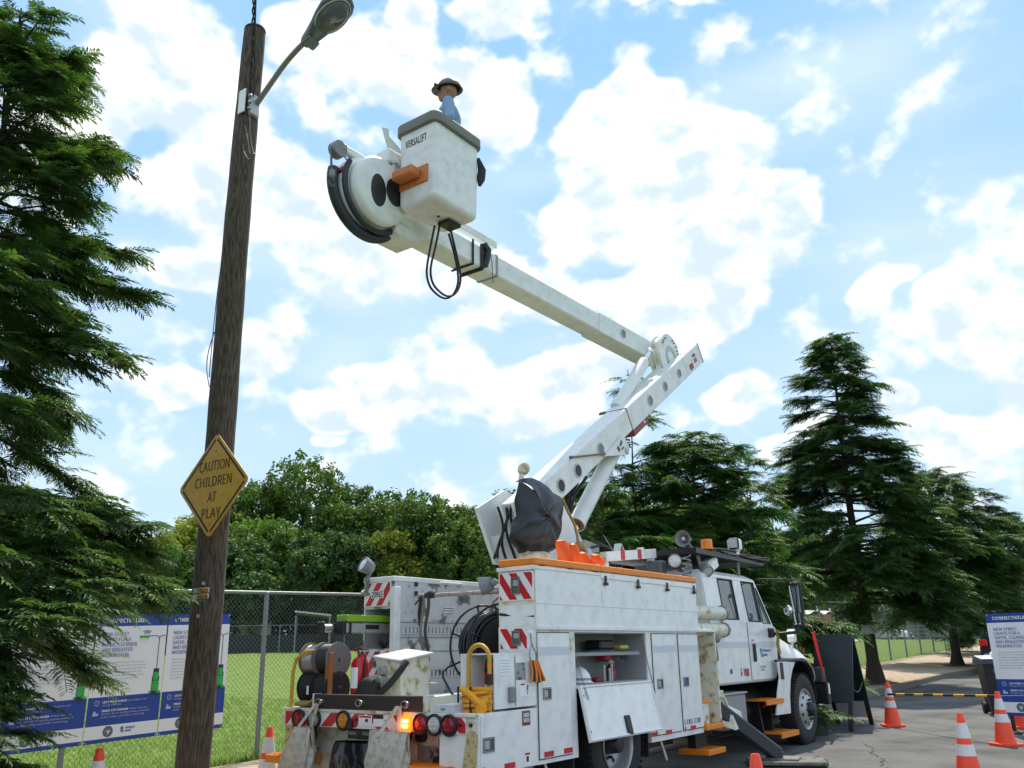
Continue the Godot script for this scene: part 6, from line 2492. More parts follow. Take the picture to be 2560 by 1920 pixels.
	# orange pouches over the rail
	for e in [[1.43, 1.68, 2.30, 2.50, 1.10, "tall orange vinyl pouch on the rail beside the black tarpaulin"], [1.66, 1.79, 2.30, 2.48, 1.12, "narrow orange vinyl pouch beside the tall one"], [1.93, 2.09, 2.31, 2.42, 1.06, "short orange vinyl pouch on the rail, next to the lowest"], [2.07, 2.28, 2.31, 2.405, 1.12, "low wide orange vinyl pouch nearest the striped frame"]]:
		m = M.new()
		var rr := []
		for i in 7:
			var v := i / 6.0
			var row := []
			for k in 9:
				var h: float = k / 8.0
				row.append(t(e[4] + 0.012 * sin(h * 6.0 + i) + 0.01 * v, lerpf(e[2], e[3], v) + 0.008 * sin(h * 5.0) * v, lerpf(e[0], e[1], h) + 0.006 * sin(v * 4.0)))
			rr.append(row)
		m.sheet(rr, 0.03)
		single("orange_pouch", e[5], "pouch", m, mats.orange_vivid, truck_frame, "orange pouches on the rail")
	# yellow saw and cables on top of the box
	o = thing("yellow_pruner", "yellow hydraulic pruner lying on top of the body behind the pouches", "tool", truck_frame)
	m = M.new()
	m.cyl(t(0.46, 2.50, 3.05), t(0.40, 2.56, 3.85), 0.055, 0.045, 14)
	part(o, "tool_body", m, mat("pruner_yellow", Color(0.42, 0.42, 0.03), 0.5))
	m = M.new()
	m.ell(t(0.48, 2.52, 3.0), Vector3(0.08, 0.09, 0.10), Basis(), 14, 8)
	part(o, "tool_head", m, mats.alloy)
	m = M.new()
	m.slab([t(0.45, 2.52, 2.86), t(0.45, 2.70, 2.98), t(0.45, 2.66, 3.3), t(0.45, 2.58, 3.3)], Vector3(0.03, 0, 0))
	part(o, "guard", m, mats.grey_panel)
	m = M.new()
	for k in 4:
		m.tube(smooth_path([t(0.5 - 0.04 * k, 2.62, 3.1), t(0.48 - 0.03 * k, 2.66 + 0.02 * k, 3.4), t(0.46, 2.60, 3.75), t(0.5, 2.55, 3.95 - 0.08 * k)], 4), 0.014, 5)
	part(o, "tool_hose", m, mats.rubber)
	m = M.new()
	m.tube([t(0.48, 2.60, 3.66), t(0.47, 2.70, 3.56), t(0.46, 2.80, 3.46)], [0.008, 0.006, 0.004], 6)
	part(truck, "radio_aerial", m, mats.alloy)
	# strap over the mirror arm
	m = M.new()
	var rws := []
	for i in 8:
		var v := i / 7.0
		rws.append([t(1.17 + 0.01 * sin(v * 7.0), 1.68 - 0.33 * v, 7.16 + 0.02 * v), t(1.17 + 0.012 * cos(v * 5.0), 1.68 - 0.34 * v, 7.27 - 0.01 * v)])
	m.sheet(rws, 0.02)
	single("yellow_rag", "yellow strap tied round the cab mirror arm", "strap", m, mat("rag_yellow", Color(0.42, 0.30, 0.02), 0.8, 0.0, "speck", 3.0), truck_frame)


func shifted(m: M, by: Vector3) -> M:
	for i in m.v.size():
		m.v[i] += by
	return m


func canvas_bag(label: String, hx: float, x0: float, x1: float, top: float, low: float, fill: float) -> void:
	var o := thing("canvas_bag", label, "bag", truck_frame, "canvas bags on the tail beam")
	var m := M.new()
	var rows := []
	var cx := (x0 + x1) / 2
	for i in 13:
		var v := i / 12.0
		var row := []
		var wide: float = (x1 - x0) / 2 * lerpf(fill, 1.0, smoothstep(0.0, 0.75, v))
		for k in 33:
			var a := TAU * k / 32
			var fold := 0.018 * sin(k * 1.9 + i * 0.35) + 0.012 * sin(k * 4.1 - i * 0.6)
			row.append(t(lerpf(hx * 0.5 + cx * 0.5, cx, v) + cos(a) * (wide + fold), top - (top - low) * v, -0.10 + sin(a) * (0.045 + 0.055 * sin(v * PI * 0.9) + fold * 0.8)))
		rows.append(row)
	m.sheet(rows, 0.006)
	part(o, "bag_body", m, mats.canvas)
	for s in [-1.0, 1.0]:
		m = M.new()
		var st := []
		for i in 7:
			var v := i / 6.0
			var c := t(lerpf(hx + 0.012 * s, lerpf(hx, cx, 0.5) + s * 0.10 * fill, v), lerpf(1.0, top - 0.05, v), lerpf(-0.05, -0.12 + 0.045 * s, v))
			st.append([c + Vector3(-0.022, 0, 0), c + Vector3(0.022, 0.0, 0.004)])
		m.sheet(st, 0.007)
		part(o, "strap", m, mats.canvas)


func hard_hat(label: String, at: Transform3D, shell: Material, band: Material) -> Node3D:
	var o := thing("hard_hat", label, "hard hat", at)
	hat_parts(o, Transform3D(), shell, band)
	return o


func hat_parts(o: Node3D, at: Transform3D, shell: Material, band: Material) -> void:
	var m := M.new()
	var rows := []
	for i in 12:
		var v := i / 11.0
		var el := v * PI / 2
		var row := []
		for k in 33:
			var a := TAU * k / 32
			var ridge := 0.010 * exp(-pow(sin(a) * 4.0, 2.0)) * sin(el)
			row.append(at * Vector3(cos(a) * 0.142 * cos(el), 0.02 + (0.135 + ridge) * sin(el), sin(a) * 0.112 * cos(el)))
		rows.append(row)
	m.sheet(rows, 0.005)
	rows = []
	for i in 4:
		var v := i / 3.0
		var row := []
		for k in 33:
			var a := TAU * k / 32
			var brim := 0.028 + 0.045 * pow(maxf(0.0, cos(a)), 2.0)
			row.append(at * Vector3(cos(a) * (0.140 + brim * v), 0.022 - 0.016 * v - 0.012 * v * maxf(0.0, cos(a)), sin(a) * (0.111 + brim * v)))
		rows.append(row)
	m.sheet(rows, 0.005)
	part(o, "shell", m, shell)
	m = M.new()
	rows = []
	for i in 2:
		var row := []
		for k in 33:
			var a := TAU * k / 32
			row.append(at * Vector3(cos(a) * 0.1445, 0.028 + 0.022 * i, sin(a) * 0.1145))
		rows.append(row)
	m.sheet(rows, 0.003)
	part(o, "band", m, band)


# ---------------------------------------------------------------- street things
func frame_at(x: float, y: float, f: float, turn := 0.0) -> Transform3D:
	return truck_frame * Transform3D(Basis(Vector3.UP, turn), t(x, y, f))


func make_street() -> void:
	make_pole()
	make_fence()
	make_banners()
	make_cones()
	make_roadwork()
	make_far_things()


func make_pole() -> void:
	noise_map("bark", 0.03, 5, [[0.0, grey(0.22)], [0.35, grey(0.55)], [0.6, grey(0.82)], [1.0, Color.WHITE]])
	var wood := mat("pole_wood", Color(0.155, 0.118, 0.082), 0.88, 0.0, "bark", 1.0)
	wood.uv1_scale = Vector3(3.2, 0.28, 3.2)
	var px := -2.0
	var pf := -0.45
	var o := thing("utility_pole", "weathered brown wooden utility pole carrying the yellow caution sign", "pole", truck_frame)
	var m := M.new()
	var pts := []
	var rad := []
	for k in 26:
		var q := k / 25.0
		pts.append(t(px + 0.015 * sin(q * 5.0), -0.4 + 9.42 * q, pf + 0.012 * sin(q * 7.0)))
		rad.append(lerpf(0.168, 0.135, q) + 0.003 * sin(k * 2.2))
	m.tube(pts, rad, 28)
	part(o, "pole_shaft", m, wood)
	m = M.new()
	m.lathe(t(px, 9.02, pf), Vector3.UP, [Vector2(-0.01, 0.134), Vector2(0.012, 0.128), Vector2(0.018, 0.10), Vector2(0.012, 0.0)], 28)
	part(o, "pole_top", m, mat("end_grain", Color(0.22, 0.19, 0.15), 0.9, 0.0, "speck", 3.0))
	for e in [[2.05, 0.05, "tag"], [1.99, -0.02, "tag"]]:
		m = M.new()
		var rows := []
		for i in 2:
			var row := []
			for k in 9:
				var a := lerpf(-0.55, 0.55, k / 8.0) + 0.65
				row.append(t(px + sin(a) * 0.166, e[0] + 0.05 * i + 0.012 * sin(a), pf - cos(a) * 0.166))
			rows.append(row)
		m.sheet(rows, 0.003)
		part(o, "number_plate", m, mat("plate_white", Color(0.6, 0.6, 0.58), 0.5, 0.0, "speck", 4.0))
		m = M.new()
		rows = []
		for i in 2:
			var row := []
			for k in 7:
				var a := lerpf(-0.20, 0.42, k / 6.0) + 0.65
				row.append(t(px + sin(a) * 0.1685, e[0] + 0.004 + 0.042 * i + 0.012 * sin(a), pf - cos(a) * 0.1685))
			rows.append(row)
		m.sheet(rows, 0.002)
		part(o, "number_tile", m, mat("plate_yellow", Color(0.55, 0.30, 0.02), 0.5))
	var face := Basis(Vector3.UP, 0.76)
	for e in [[2.077, "71631", 0.08], [2.017, "43378", 0.08]]:
		letters(o, e[1], 0.036, t(px + sin(0.76) * 0.172, e[0], pf - cos(0.76) * 0.172), Basis(Vector3(cos(0.76), 0, -sin(0.76)), Vector3.UP, Vector3(sin(0.76), 0, cos(0.76))), mats.black, 0.10)
	for e in [[1.83, 0.6], [2.15, 0.75]]:
		m = M.new()
		m.lathe(t(px + sin(e[1]) * 0.162, e[0], pf - cos(e[1]) * 0.162), Vector3(sin(e[1]), 0, cos(e[1])), [Vector2(0, 0.02), Vector2(0.006, 0.018), Vector2(0.007, 0.008), Vector2(0.004, 0.0)], 14)
		part(o, "nail_disc", m, mats.alloy)
	m = M.new()
	var run := []
	for k in 40:
		var q := k / 39.0
		var a := -0.9 + 0.25 * sin(q * 9.0)
		run.append(t(px + sin(a) * (0.172 - 0.03 * q), 4.4 + 3.6 * q, pf - cos(a) * (0.172 - 0.03 * q)))
	m.tube(run, 0.006, 5)
	var slack := []
	for k in 14:
		var q := k / 13.0
		slack.append(t(px - 0.16 - 0.09 * sin(q * PI), 4.95 - 0.65 * q, pf - 0.08))
	m.tube(slack, 0.006, 5)
	part(o, "ground_wire", m, mats.galvanised)

	# street lamp on its arm
	var lamp := thing("street_lamp", "grey cobra-head street lamp on a curved arm at the pole top", "street lamp", truck_frame)
	var lf := pf
	m = M.new()
	m.tube(smooth_path([t(-1.84, 7.86, lf), t(-1.62, 8.02, lf), t(-1.36, 8.20, lf), t(-1.15, 8.30, lf), t(-0.93, 8.37, lf)], 5), 0.032, 14)
	part(lamp, "arm", m, mat("arm_grey", Color(0.30, 0.31, 0.25), 0.5, 0.4, "speck", 2.0))
	m = M.new()
	m.bevel(t(-1.855, 7.83, lf - 0.03), Vector3(0.06, 0.30, 0.13), 0.01, Basis(Vector3.BACK, 0.1))
	part(lamp, "bracket", m, mats.alloy)
	m = M.new()
	m.bevel(t(-1.93, 7.86, lf - 0.145), Vector3(0.12, 0.32, 0.02), 0.004)
	part(lamp, "bracket_plate", m, mats.paper)
	for y in [7.74, 7.83, 7.92]:
		m = M.new()
		m.cyl(t(-1.83, y, lf - 0.095), t(-1.82, y, lf - 0.125), 0.018, 0.016, 8)
		part(lamp, "bracket_bolt", m, mats.steel)
	# head: lofted along its axis
	var a0 := t(-1.01, 8.325, lf)
	var ax := t(0.92, 0.36, 0.0).normalized()
	var up := t(-0.36, 0.92, 0.0).normalized()
	var sd := ax.cross(up)
	var secs := [[0.0, 0.05, 0.05, 0.05], [0.05, 0.075, 0.06, 0.075], [0.16, 0.095, 0.075, 0.09], [0.28, 0.125, 0.085, 0.075], [0.40, 0.165, 0.095, 0.06], [0.54, 0.195, 0.10, 0.055], [0.66, 0.18, 0.09, 0.05], [0.74, 0.135, 0.07, 0.045], [0.785, 0.07, 0.04, 0.03], [0.795, 0.01, 0.01, 0.01]]
	var rows := []
	for e in secs:
		var row := []
		for k in 25:
			var a := TAU * k / 24
			var sy: float = e[2] if sin(a) > 0 else e[3]
			row.append(a0 + ax * e[0] + sd * cos(a) * e[1] + up * signf(sin(a)) * pow(absf(sin(a)), 0.75) * sy)
		rows.append(row)
	m = M.new()
	m.sheet(rows)
	m.cyl(a0, a0 - ax * 0.002, 0.05, 0.05, 16)
	var hd := part(lamp, "lamp_head", m, mat("lamp_grey", Color(0.16, 0.19, 0.19), 0.42, 0.3, "speck", 2.0))
	m = M.new()
	m.bevel(a0 + ax * 0.10 - up * 0.085, Vector3(0.13, 0.05, 0.17), 0.015, Basis(ax, up, sd))
	part(hd, "door_latch", m, mat("lamp_grey"))
	m = M.new()
	m.ell(a0 + ax * 0.50 - up * 0.035, Vector3(0.235, 0.095, 0.155), Basis(ax, up, sd), 24, 8, -PI / 2, 0.15)
	part(hd, "refractor", m, mat("refractor_glass", Color(0.10, 0.115, 0.13), 0.08))
	m = M.new()
	var ring := []
	for k in 28:
		var a := TAU * k / 28
		ring.append(a0 + ax * (0.50 + 0.245 * cos(a)) - up * 0.045 + sd * 0.165 * sin(a))
	m.tube(ring, 0.012, 6, true)
	part(hd, "refractor_rim", m, mat("rim_grey", Color(0.35, 0.37, 0.37), 0.4, 0.5))
	# service wires
	m = M.new()
	var tw := []
	var tw2 := []
	for k in 70:
		var q := k / 69.0
		var c := t(-1.85, 7.95, lf - 0.10).lerp(t(-1.40, 9.9, lf - 0.55), q) + Vector3(0.03 * sin(q * PI), 0, 0)
		tw.append(c + Vector3(cos(q * 50.0), 0, sin(q * 50.0)) * 0.013)
		tw2.append(c + Vector3(cos(q * 50.0 + PI), 0, sin(q * 50.0 + PI)) * 0.013)
	m.tube(tw, 0.011, 5)
	m.tube(tw2, 0.011, 5)
	single("service_cable", "black twisted pair cable rising from the lamp bracket", "cable", m, mats.rubber, truck_frame, "cables at the pole top")
	m = M.new()
	m.tube([t(-1.80, 7.90, lf - 0.08), t(-1.33, 9.9, lf - 0.55)], 0.009, 5)
	single("service_cable", "thin straight black wire beside the twisted cable", "cable", m, mats.rubber, truck_frame, "cables at the pole top")
	m = M.new()
	m.tube(smooth_path([t(-1.83, 7.68, lf - 0.12), t(-1.76, 7.62, lf - 0.14), t(-1.70, 7.35, lf - 0.16), t(-1.64, 7.12, lf - 0.16), t(-1.60, 6.98, lf - 0.15), t(-1.68, 6.96, lf - 0.15), t(-1.80, 7.10, lf - 0.14), t(-1.86, 7.25, lf - 0.12)], 5), 0.007, 5)
	m.tube(smooth_path([t(-1.85, 7.50, lf - 0.13), t(-1.74, 7.28, lf - 0.16), t(-1.66, 7.02, lf - 0.16), t(-1.645, 7.06, lf - 0.16)], 5), 0.006, 5)
	m.ell(t(-1.60, 6.99, lf - 0.15), Vector3(0.02, 0.025, 0.02), Basis(), 8, 5)
	single("loose_wire", "thin loose wires dangling below the lamp bracket", "wire", m, mats.grey_dark, truck_frame)

	# warning sign
	var sg := thing("caution_sign", "yellow diamond sign reading CAUTION CHILDREN AT PLAY", "sign", truck_frame * Transform3D(Basis(Vector3.UP, 0.06), t(-1.74, 3.13, -0.66)))
	m = M.new()
	var cor := []
	for k in 4:
		var base := PI / 2 * k
		for j in 5:
			var a := base + (j - 2) / 2.0 * PI / 4
			var c := Vector3(cos(base), sin(base), 0) * 0.475
			cor.append(c + Vector3(cos(a), sin(a), 0) * 0.055)
	m.slab(cor, Vector3(0, 0, -0.004))
	part(sg, "plate", m, mat("sign_yellow", Color(0.62, 0.33, 0.012), 0.38, 0.0, "soil", 1.2))
	m = M.new()
	for k in 4:
		var p0 := Vector3(cos(PI / 2 * k), sin(PI / 2 * k), 0) * 0.495
		var p1 := Vector3(cos(PI / 2 * (k + 1)), sin(PI / 2 * (k + 1)), 0) * 0.495
		var dd := (p1 - p0).normalized()
		var oo := dd.cross(Vector3(0, 0, 1)) * 0.012
		m.quad(p0 - oo + dd * 0.02 + Vector3(0, 0, 0.0015), p1 - oo - dd * 0.02 + Vector3(0, 0, 0.0015), p1 + oo - dd * 0.02 + Vector3(0, 0, 0.0015), p0 + oo + dd * 0.02 + Vector3(0, 0, 0.0015), Vector3(0, 0, 1))
	part(sg, "border", m, mats.black)
	for e in [["CAUTION", 0.20, 0.47], ["CHILDREN", 0.035, 0.57], ["AT", -0.13, 0.135], ["PLAY", -0.295, 0.29]]:
		letters(sg, e[0], 0.098, Vector3(0, e[1], 0.002), Basis(), mats.black, e[2], 400)
	for y in [0.36, -0.40]:
		m = M.new()
		m.cyl(Vector3(0, y, 0), Vector3(0, y, 0.008), 0.012, 0.010, 10)
		part(sg, "bolt", m, mats.steel)


func diagonal_mesh(m: M, f0: float, f1: float, high: float, pitch: float, r: float) -> void:
	for lean in [1.0, -1.0]:
		var k := f0 - high
		while k < f1 + high:
			# line f = k + lean * y for y in 0..high, cut to f0..f1
			var ya := 0.03
			var yb := high
			if lean > 0:
				ya = maxf(ya, f0 - k)
				yb = minf(yb, f1 - k)
			else:
				ya = maxf(ya, k - f1)
				yb = minf(yb, k - f0)
			if yb > ya + 0.02:
				var fa: float = k + lean * ya
				var fb: float = k + lean * yb
				var off: float = 0.003 * lean
				var count := maxi(1, int(absf(fb - fa) / 2.5)) if f1 > 9.0 else 1
				for j in count:
					var qa := lerpf(0.0, 1.0, float(j) / count)
					var qb := lerpf(0.0, 1.0, float(j + 1) / count)
					var f_a := lerpf(fa, fb, qa)
					var f_b := lerpf(fa, fb, qb)
					m.cyl(w(fence_x(f_a) + off, verge_h(f_a) + lerpf(ya, yb, qa), f_a), w(fence_x(f_b) + off, verge_h(f_b) + lerpf(ya, yb, qb), f_b), r, r, 3, false)
			k += pitch


func fence_run(label: String, f0: float, f1: float, first: float, high: float, pitch: float, r: float) -> void:
	var o := thing("chain_link_fence", label, "fence", Transform3D(), "chain link fences along the pavement")
	var f := first
	while f <= f1 + 0.01:
		var m := M.new()
		var b := w(fence_x(f), verge_h(f) - 0.2, f)
		m.cyl(b, b + Vector3(0, high + 0.17, 0), 0.036, 0.036, 14)
		m.ell(b + Vector3(0, high + 0.17, 0), Vector3(0.04, 0.03, 0.04), Basis(), 10, 5)
		part(o, "post", m, mats.galvanised)
		f += 2.93
	var m := M.new()
	var pts := []
	for k in steps(f0, f1, 1.0):
		pts.append(w(fence_x(k), verge_h(k) + high - 0.02, k))
	m.tube(pts, 0.026, 10)
	part(o, "top_rail", m, mats.galvanised)
	m = M.new()
	diagonal_mesh(m, f0, f1, high - 0.02, pitch, r)
	# twisted ends above the rail
	if f1 < 12.0:
		var k := f0
		while k < f1:
			var b := w(fence_x(k), verge_h(k) + high - 0.03, k)
			m.cyl(b, b + Vector3(0.0, 0.05, 0), 0.004, 0.003, 3, false)
			k += pitch
	var mesh_part := part(o, "wire_mesh", m, mat("fence_wire", Color(0.115, 0.13, 0.13), 0.5, 0.35))
	mesh_part.set_meta("kind", "stuff")


func make_fence() -> void:
	fence_run("tall chain link fence between the pavement and the mown field", -6.0, 9.0, -5.89, 2.42, 0.0755, 0.0026)
	fence_run("chain link fence behind the street trees, beside the sandy lot", 9.2, 62.0, 11.7, 2.4, 0.12, 0.0028)


# ---------------------------------------------------------------- banners
func banner(o: Node3D, base: Transform3D, wave: float) -> void:
	# base: origin at the lower left corner, x along, y up, z out; 1.0 by 1.57
	var wd := 1.0
	var hg := 1.57
	var band := func(called: String, y0: float, y1: float, mt: Material, z := 0.0) -> void:
		var rows := []
		for i in 5:
			var row := []
			for k in 13:
				var u := k / 12.0
				var y := lerpf(y0, y1, i / 4.0)
				row.append(base * Vector3(u * wd, y, z + wave * sin(u * 7.0 + y * 1.5) * 0.5))
			rows.append(row)
		var m := M.new()
		m.sheet(rows, 0.002)
		part(o, called, m, mt)
	var blue := mat("banner_blue", Color(0.012, 0.055, 0.30), 0.45)
	var whit := mat("banner_white", Color(0.78, 0.80, 0.83), 0.5)
	var green := mat("banner_green", Color(0.02, 0.42, 0.06), 0.5)
	var text := mat("banner_text", Color(0.09, 0.12, 0.33), 0.6)
	var faint := mat("banner_faint", Color(0.52, 0.54, 0.58), 0.6)
	var y_of := func(frac: float) -> float:
		return hg * (1.0 - frac)
	band.call("header_band", y_of.call(0.093), hg, blue)
	band.call("white_field", y_of.call(0.649), y_of.call(0.093), whit)
	band.call("blue_field", y_of.call(0.87), y_of.call(0.649), blue)
	band.call("white_foot", y_of.call(0.969), y_of.call(0.87), whit)
	band.call("foot_band", 0.0, y_of.call(0.969), blue)
	var put := func(x: float, frac: float) -> Vector3:
		var y: float = y_of.call(frac)
		return base * Vector3(x, y, 0.003 + wave * sin(x * 7.0 + y * 1.5) * 0.5 + absf(wave) * 0.25)
	letters(o, "CONNECTWILMINGTON", 0.052, put.call(0.5, 0.048), base.basis, whit, 0.80, 700)
	var k := 0
	for e in [["NEW STREET", 0.36], ["LIGHTS FOR A", 0.395], ["SAFER, CLEANER,", 0.50], ["AND BRIGHTER", 0.435], ["WILMINGTON", 0.39]]:
		letters(o, e[0], 0.043, put.call(0.09, 0.158 + 0.0418 * k), base.basis, text, e[1], 400, "lettering", true)
		k += 1
	for j in 7:
		var m := M.new()
		var x1: float = [0.70, 0.68, 0.72, 0.66, 0.70, 0.62, 0.36][j]
		var x := 0.10
		var r := RandomNumberGenerator.new()
		r.seed = 40 + j
		while x < x1:
			var step := r.randf_range(0.03, 0.075)
			var c: Vector3 = put.call(x + step / 2, 0.385 + 0.026 * j)
			m.box(c, Vector3(step, 0.012, 0.0012), base.basis)
			x += step + 0.012
		part(o, "small_print", m, faint)
	# drawn lamp
	var line := func(p: Array, r: float, mt: Material, called: String) -> void:
		var m := M.new()
		for i in p.size() - 1:
			var a: Vector3 = put.call(p[i][0], p[i][1])
			var b: Vector3 = put.call(p[i + 1][0], p[i + 1][1])
			var d := (b - a)
			m.box((a + b) / 2, Vector3(d.length() + r * 0.8, r, 0.0014), Basis(d.normalized(), base.basis.z.cross(d.normalized()), base.basis.z))
		part(o, called, m, mt)
	var ink := mat("banner_ink", Color(0.02, 0.025, 0.05), 0.6)
	line.call([[0.72, 0.178], [0.86, 0.178], [0.885, 0.186], [0.90, 0.20], [0.90, 0.475]], 0.008, ink, "lamp_outline")
	line.call([[0.90, 0.20], [0.915, 0.186], [0.945, 0.178], [0.99, 0.178]], 0.008, ink, "lamp_outline")
	line.call([[0.625, 0.185], [0.735, 0.185]], 0.032, green, "lamp_drawing")
	line.call([[0.63, 0.203], [0.73, 0.203]], 0.026, mat("banner_cream", Color(0.72, 0.66, 0.5), 0.6), "lamp_drawing")
	for e in [[0.64, 0.218, 0.62, 0.235], [0.68, 0.22, 0.68, 0.238], [0.72, 0.218, 0.74, 0.235]]:
		line.call([[e[0], e[1]], [e[2], e[3]]], 0.006, mat("banner_cream"), "lamp_ray")
	for e in [[0.03, 0.15], [0.045, 0.14], [0.06, 0.13]]:
		line.call([[0.71 - e[0], e[1] + 0.012], [0.71, e[1]], [0.71 + e[0], e[1] + 0.012]], 0.006, ink, "signal_arc")
	for e in [[0.90, 0.475, 0.545, 0.066], [0.90, 0.546, 0.634, 0.088]]:
		line.call([[e[0], e[1] - 0.004], [e[0], e[2] + 0.004]], e[3] + 0.014, ink, "tower_outline")
	for e in [[0.90, 0.479, 0.545, 0.066], [0.90, 0.55, 0.630, 0.088]]:
		var m := M.new()
		var c: Vector3 = put.call(e[0], (e[1] + e[2]) / 2) + base.basis.z * 0.0015
		m.box(c, Vector3(e[3], (e[2] - e[1]) * hg, 0.0014), base.basis)
		part(o, "tower_drawing", m, green)
	line.call([[0.83, 0.64], [0.975, 0.64]], 0.024, green, "tower_drawing")
	for e in [["LED STREET LIGHTS", 0.69, 0.33], ["SMART CITY SENSORS", 0.757, 0.36]]:
		letters(o, e[0], 0.026, put.call(0.19, e[1]), base.basis, whit, e[2], 700, "lettering", true)
	for e in [["are brighter and more", 0.54, 0.69, 0.36], ["energy efficient.", 0.19, 0.714, 0.26], ["deliver real community", 0.57, 0.757, 0.37], ["benefits for air quality testing, enhanced", 0.19, 0.781, 0.66], ["public safety, and traffic monitoring.", 0.19, 0.805, 0.60]]:
		letters(o, e[0], 0.021, put.call(e[1], e[2]), base.basis, mat("banner_pale", Color(0.42, 0.47, 0.62), 0.6), e[3], 400, "lettering", true)
	for e in [[0.115, 0.695], [0.11, 0.772]]:
		var m := M.new()
		var c: Vector3 = put.call(e[0], e[1])
		if e[1] < 0.72:
			m.lathe(c, base.basis.z, [Vector2(0.0, 0.034), Vector2(0.001, 0.034), Vector2(0.001, 0.027), Vector2(0, 0.027)], 20)
			m.box(c, Vector3(0.006, 0.04, 0.0014), base.basis)
		else:
			m.box(c - base.basis.y * 0.014, Vector3(0.075, 0.03, 0.0014), base.basis)
			m.box(c - base.basis.x * 0.015 + base.basis.y * 0.012, Vector3(0.03, 0.03, 0.0014), base.basis)
		part(o, "picture_sign", m, mat("banner_pale"))
	var m := M.new()
	var sc: Vector3 = put.call(0.305, 0.918)
	m.cyl(sc, sc + base.basis.z * 0.0015, 0.066, 0.066, 28)
	var seal := part(o, "round_seal", m, mat("seal_dark", Color(0.09, 0.11, 0.12), 0.6))
	m = M.new()
	m.cyl(sc + base.basis.z * 0.0015, sc + base.basis.z * 0.003, 0.05, 0.05, 24)
	part(seal, "seal_field", m, mat("seal_field", Color(0.16, 0.26, 0.28), 0.6, 0.0, "speck", 12.0))
	m = M.new()
	m.slab([sc + base.basis * Vector3(-0.035, 0.02, 0.0032), sc + base.basis * Vector3(-0.01, 0.0, 0.0032), sc + base.basis * Vector3(0.0, -0.035, 0.0032), sc + base.basis * Vector3(0.012, -0.01, 0.0032), sc + base.basis * Vector3(0.03, 0.02, 0.0032), sc + base.basis * Vector3(0.0, 0.008, 0.0032)], base.basis.z * 0.001)
	part(seal, "seal_figure", m, whit)
	m = M.new()
	var lg: Vector3 = put.call(0.50, 0.915)
	m.slab([lg + base.basis * Vector3(-0.02, 0.035, 0.0), lg + base.basis * Vector3(0.02, 0.035, 0), lg + base.basis * Vector3(-0.005, -0.005, 0), lg + base.basis * Vector3(-0.02, -0.02, 0)], base.basis.z * 0.0015)
	part(o, "company_mark", m, mat("logo_blue"))
	m = M.new()
	m.slab([lg + base.basis * Vector3(-0.018, -0.032, 0.0), lg + base.basis * Vector3(0.02, -0.032, 0), lg + base.basis * Vector3(0.02, 0.02, 0)], base.basis.z * 0.0015)
	part(o, "company_mark", m, mat("logo_green"))
	letters(o, "delmarva", 0.026, put.call(0.545, 0.903), base.basis, mat("logo_blue"), 0.13, 700, "lettering", true)
	letters(o, "power", 0.026, put.call(0.545, 0.926), base.basis, mat("logo_blue"), 0.085, 700, "lettering", true)
	for c in [[0.02, 0.02], [0.98, 0.02], [0.02, hg - 0.02], [0.98, hg - 0.02]]:
		m = M.new()
		m.lathe(base * Vector3(c[0], c[1], 0.002), base.basis.z, [Vector2(0, 0.013), Vector2(0.003, 0.012), Vector2(0.003, 0.006), Vector2(0, 0.005)], 12)
		part(o, "eyelet", m, mats.alloy)


func make_banners() -> void:
	var said := ["white and blue street light banner on the fence, half hidden by the tree", "white and blue street light banner between two others on the fence", "white and blue street light banner on the fence, crossed by the pole"]
	var k := 0
	for f in [-0.815, 0.205, 1.225]:
		var o := thing("banner", said[k], "banner", truck_frame, "street light banners on the fence")
		var sl := 0.029
		banner(o, Transform3D(Basis(Vector3(0, sl, -1).normalized(), Vector3(0, 1, 0), Vector3(1, 0, 0)), t(-5.255, 0.405 + sl * (f - 0.2), f)), 0.010)
		k += 1
	# the one on a stand by the cones
	var o := thing("banner", "white and blue street light banner on a black stand by the cones", "banner", truck_frame)
	banner(o, Transform3D(Basis(Vector3(0.97, 0, 0.24).normalized(), Vector3(0, 1, 0), Vector3(-0.24, 0, 0.97).normalized()), t(3.475, 0.33, 10.62)), 0.012)
	var m := M.new()
	m.span(3.56, 3.62, road_h(10.7), 1.95, 10.72, 10.76, 0.004)
	part(o, "stand_post", m, mats.black)
	m = M.new()
	m.span(3.45, 3.72, road_h(10.7), road_h(10.7) + 0.03, 10.5, 10.95, 0.008)
	part(o, "stand_foot", m, mats.black)


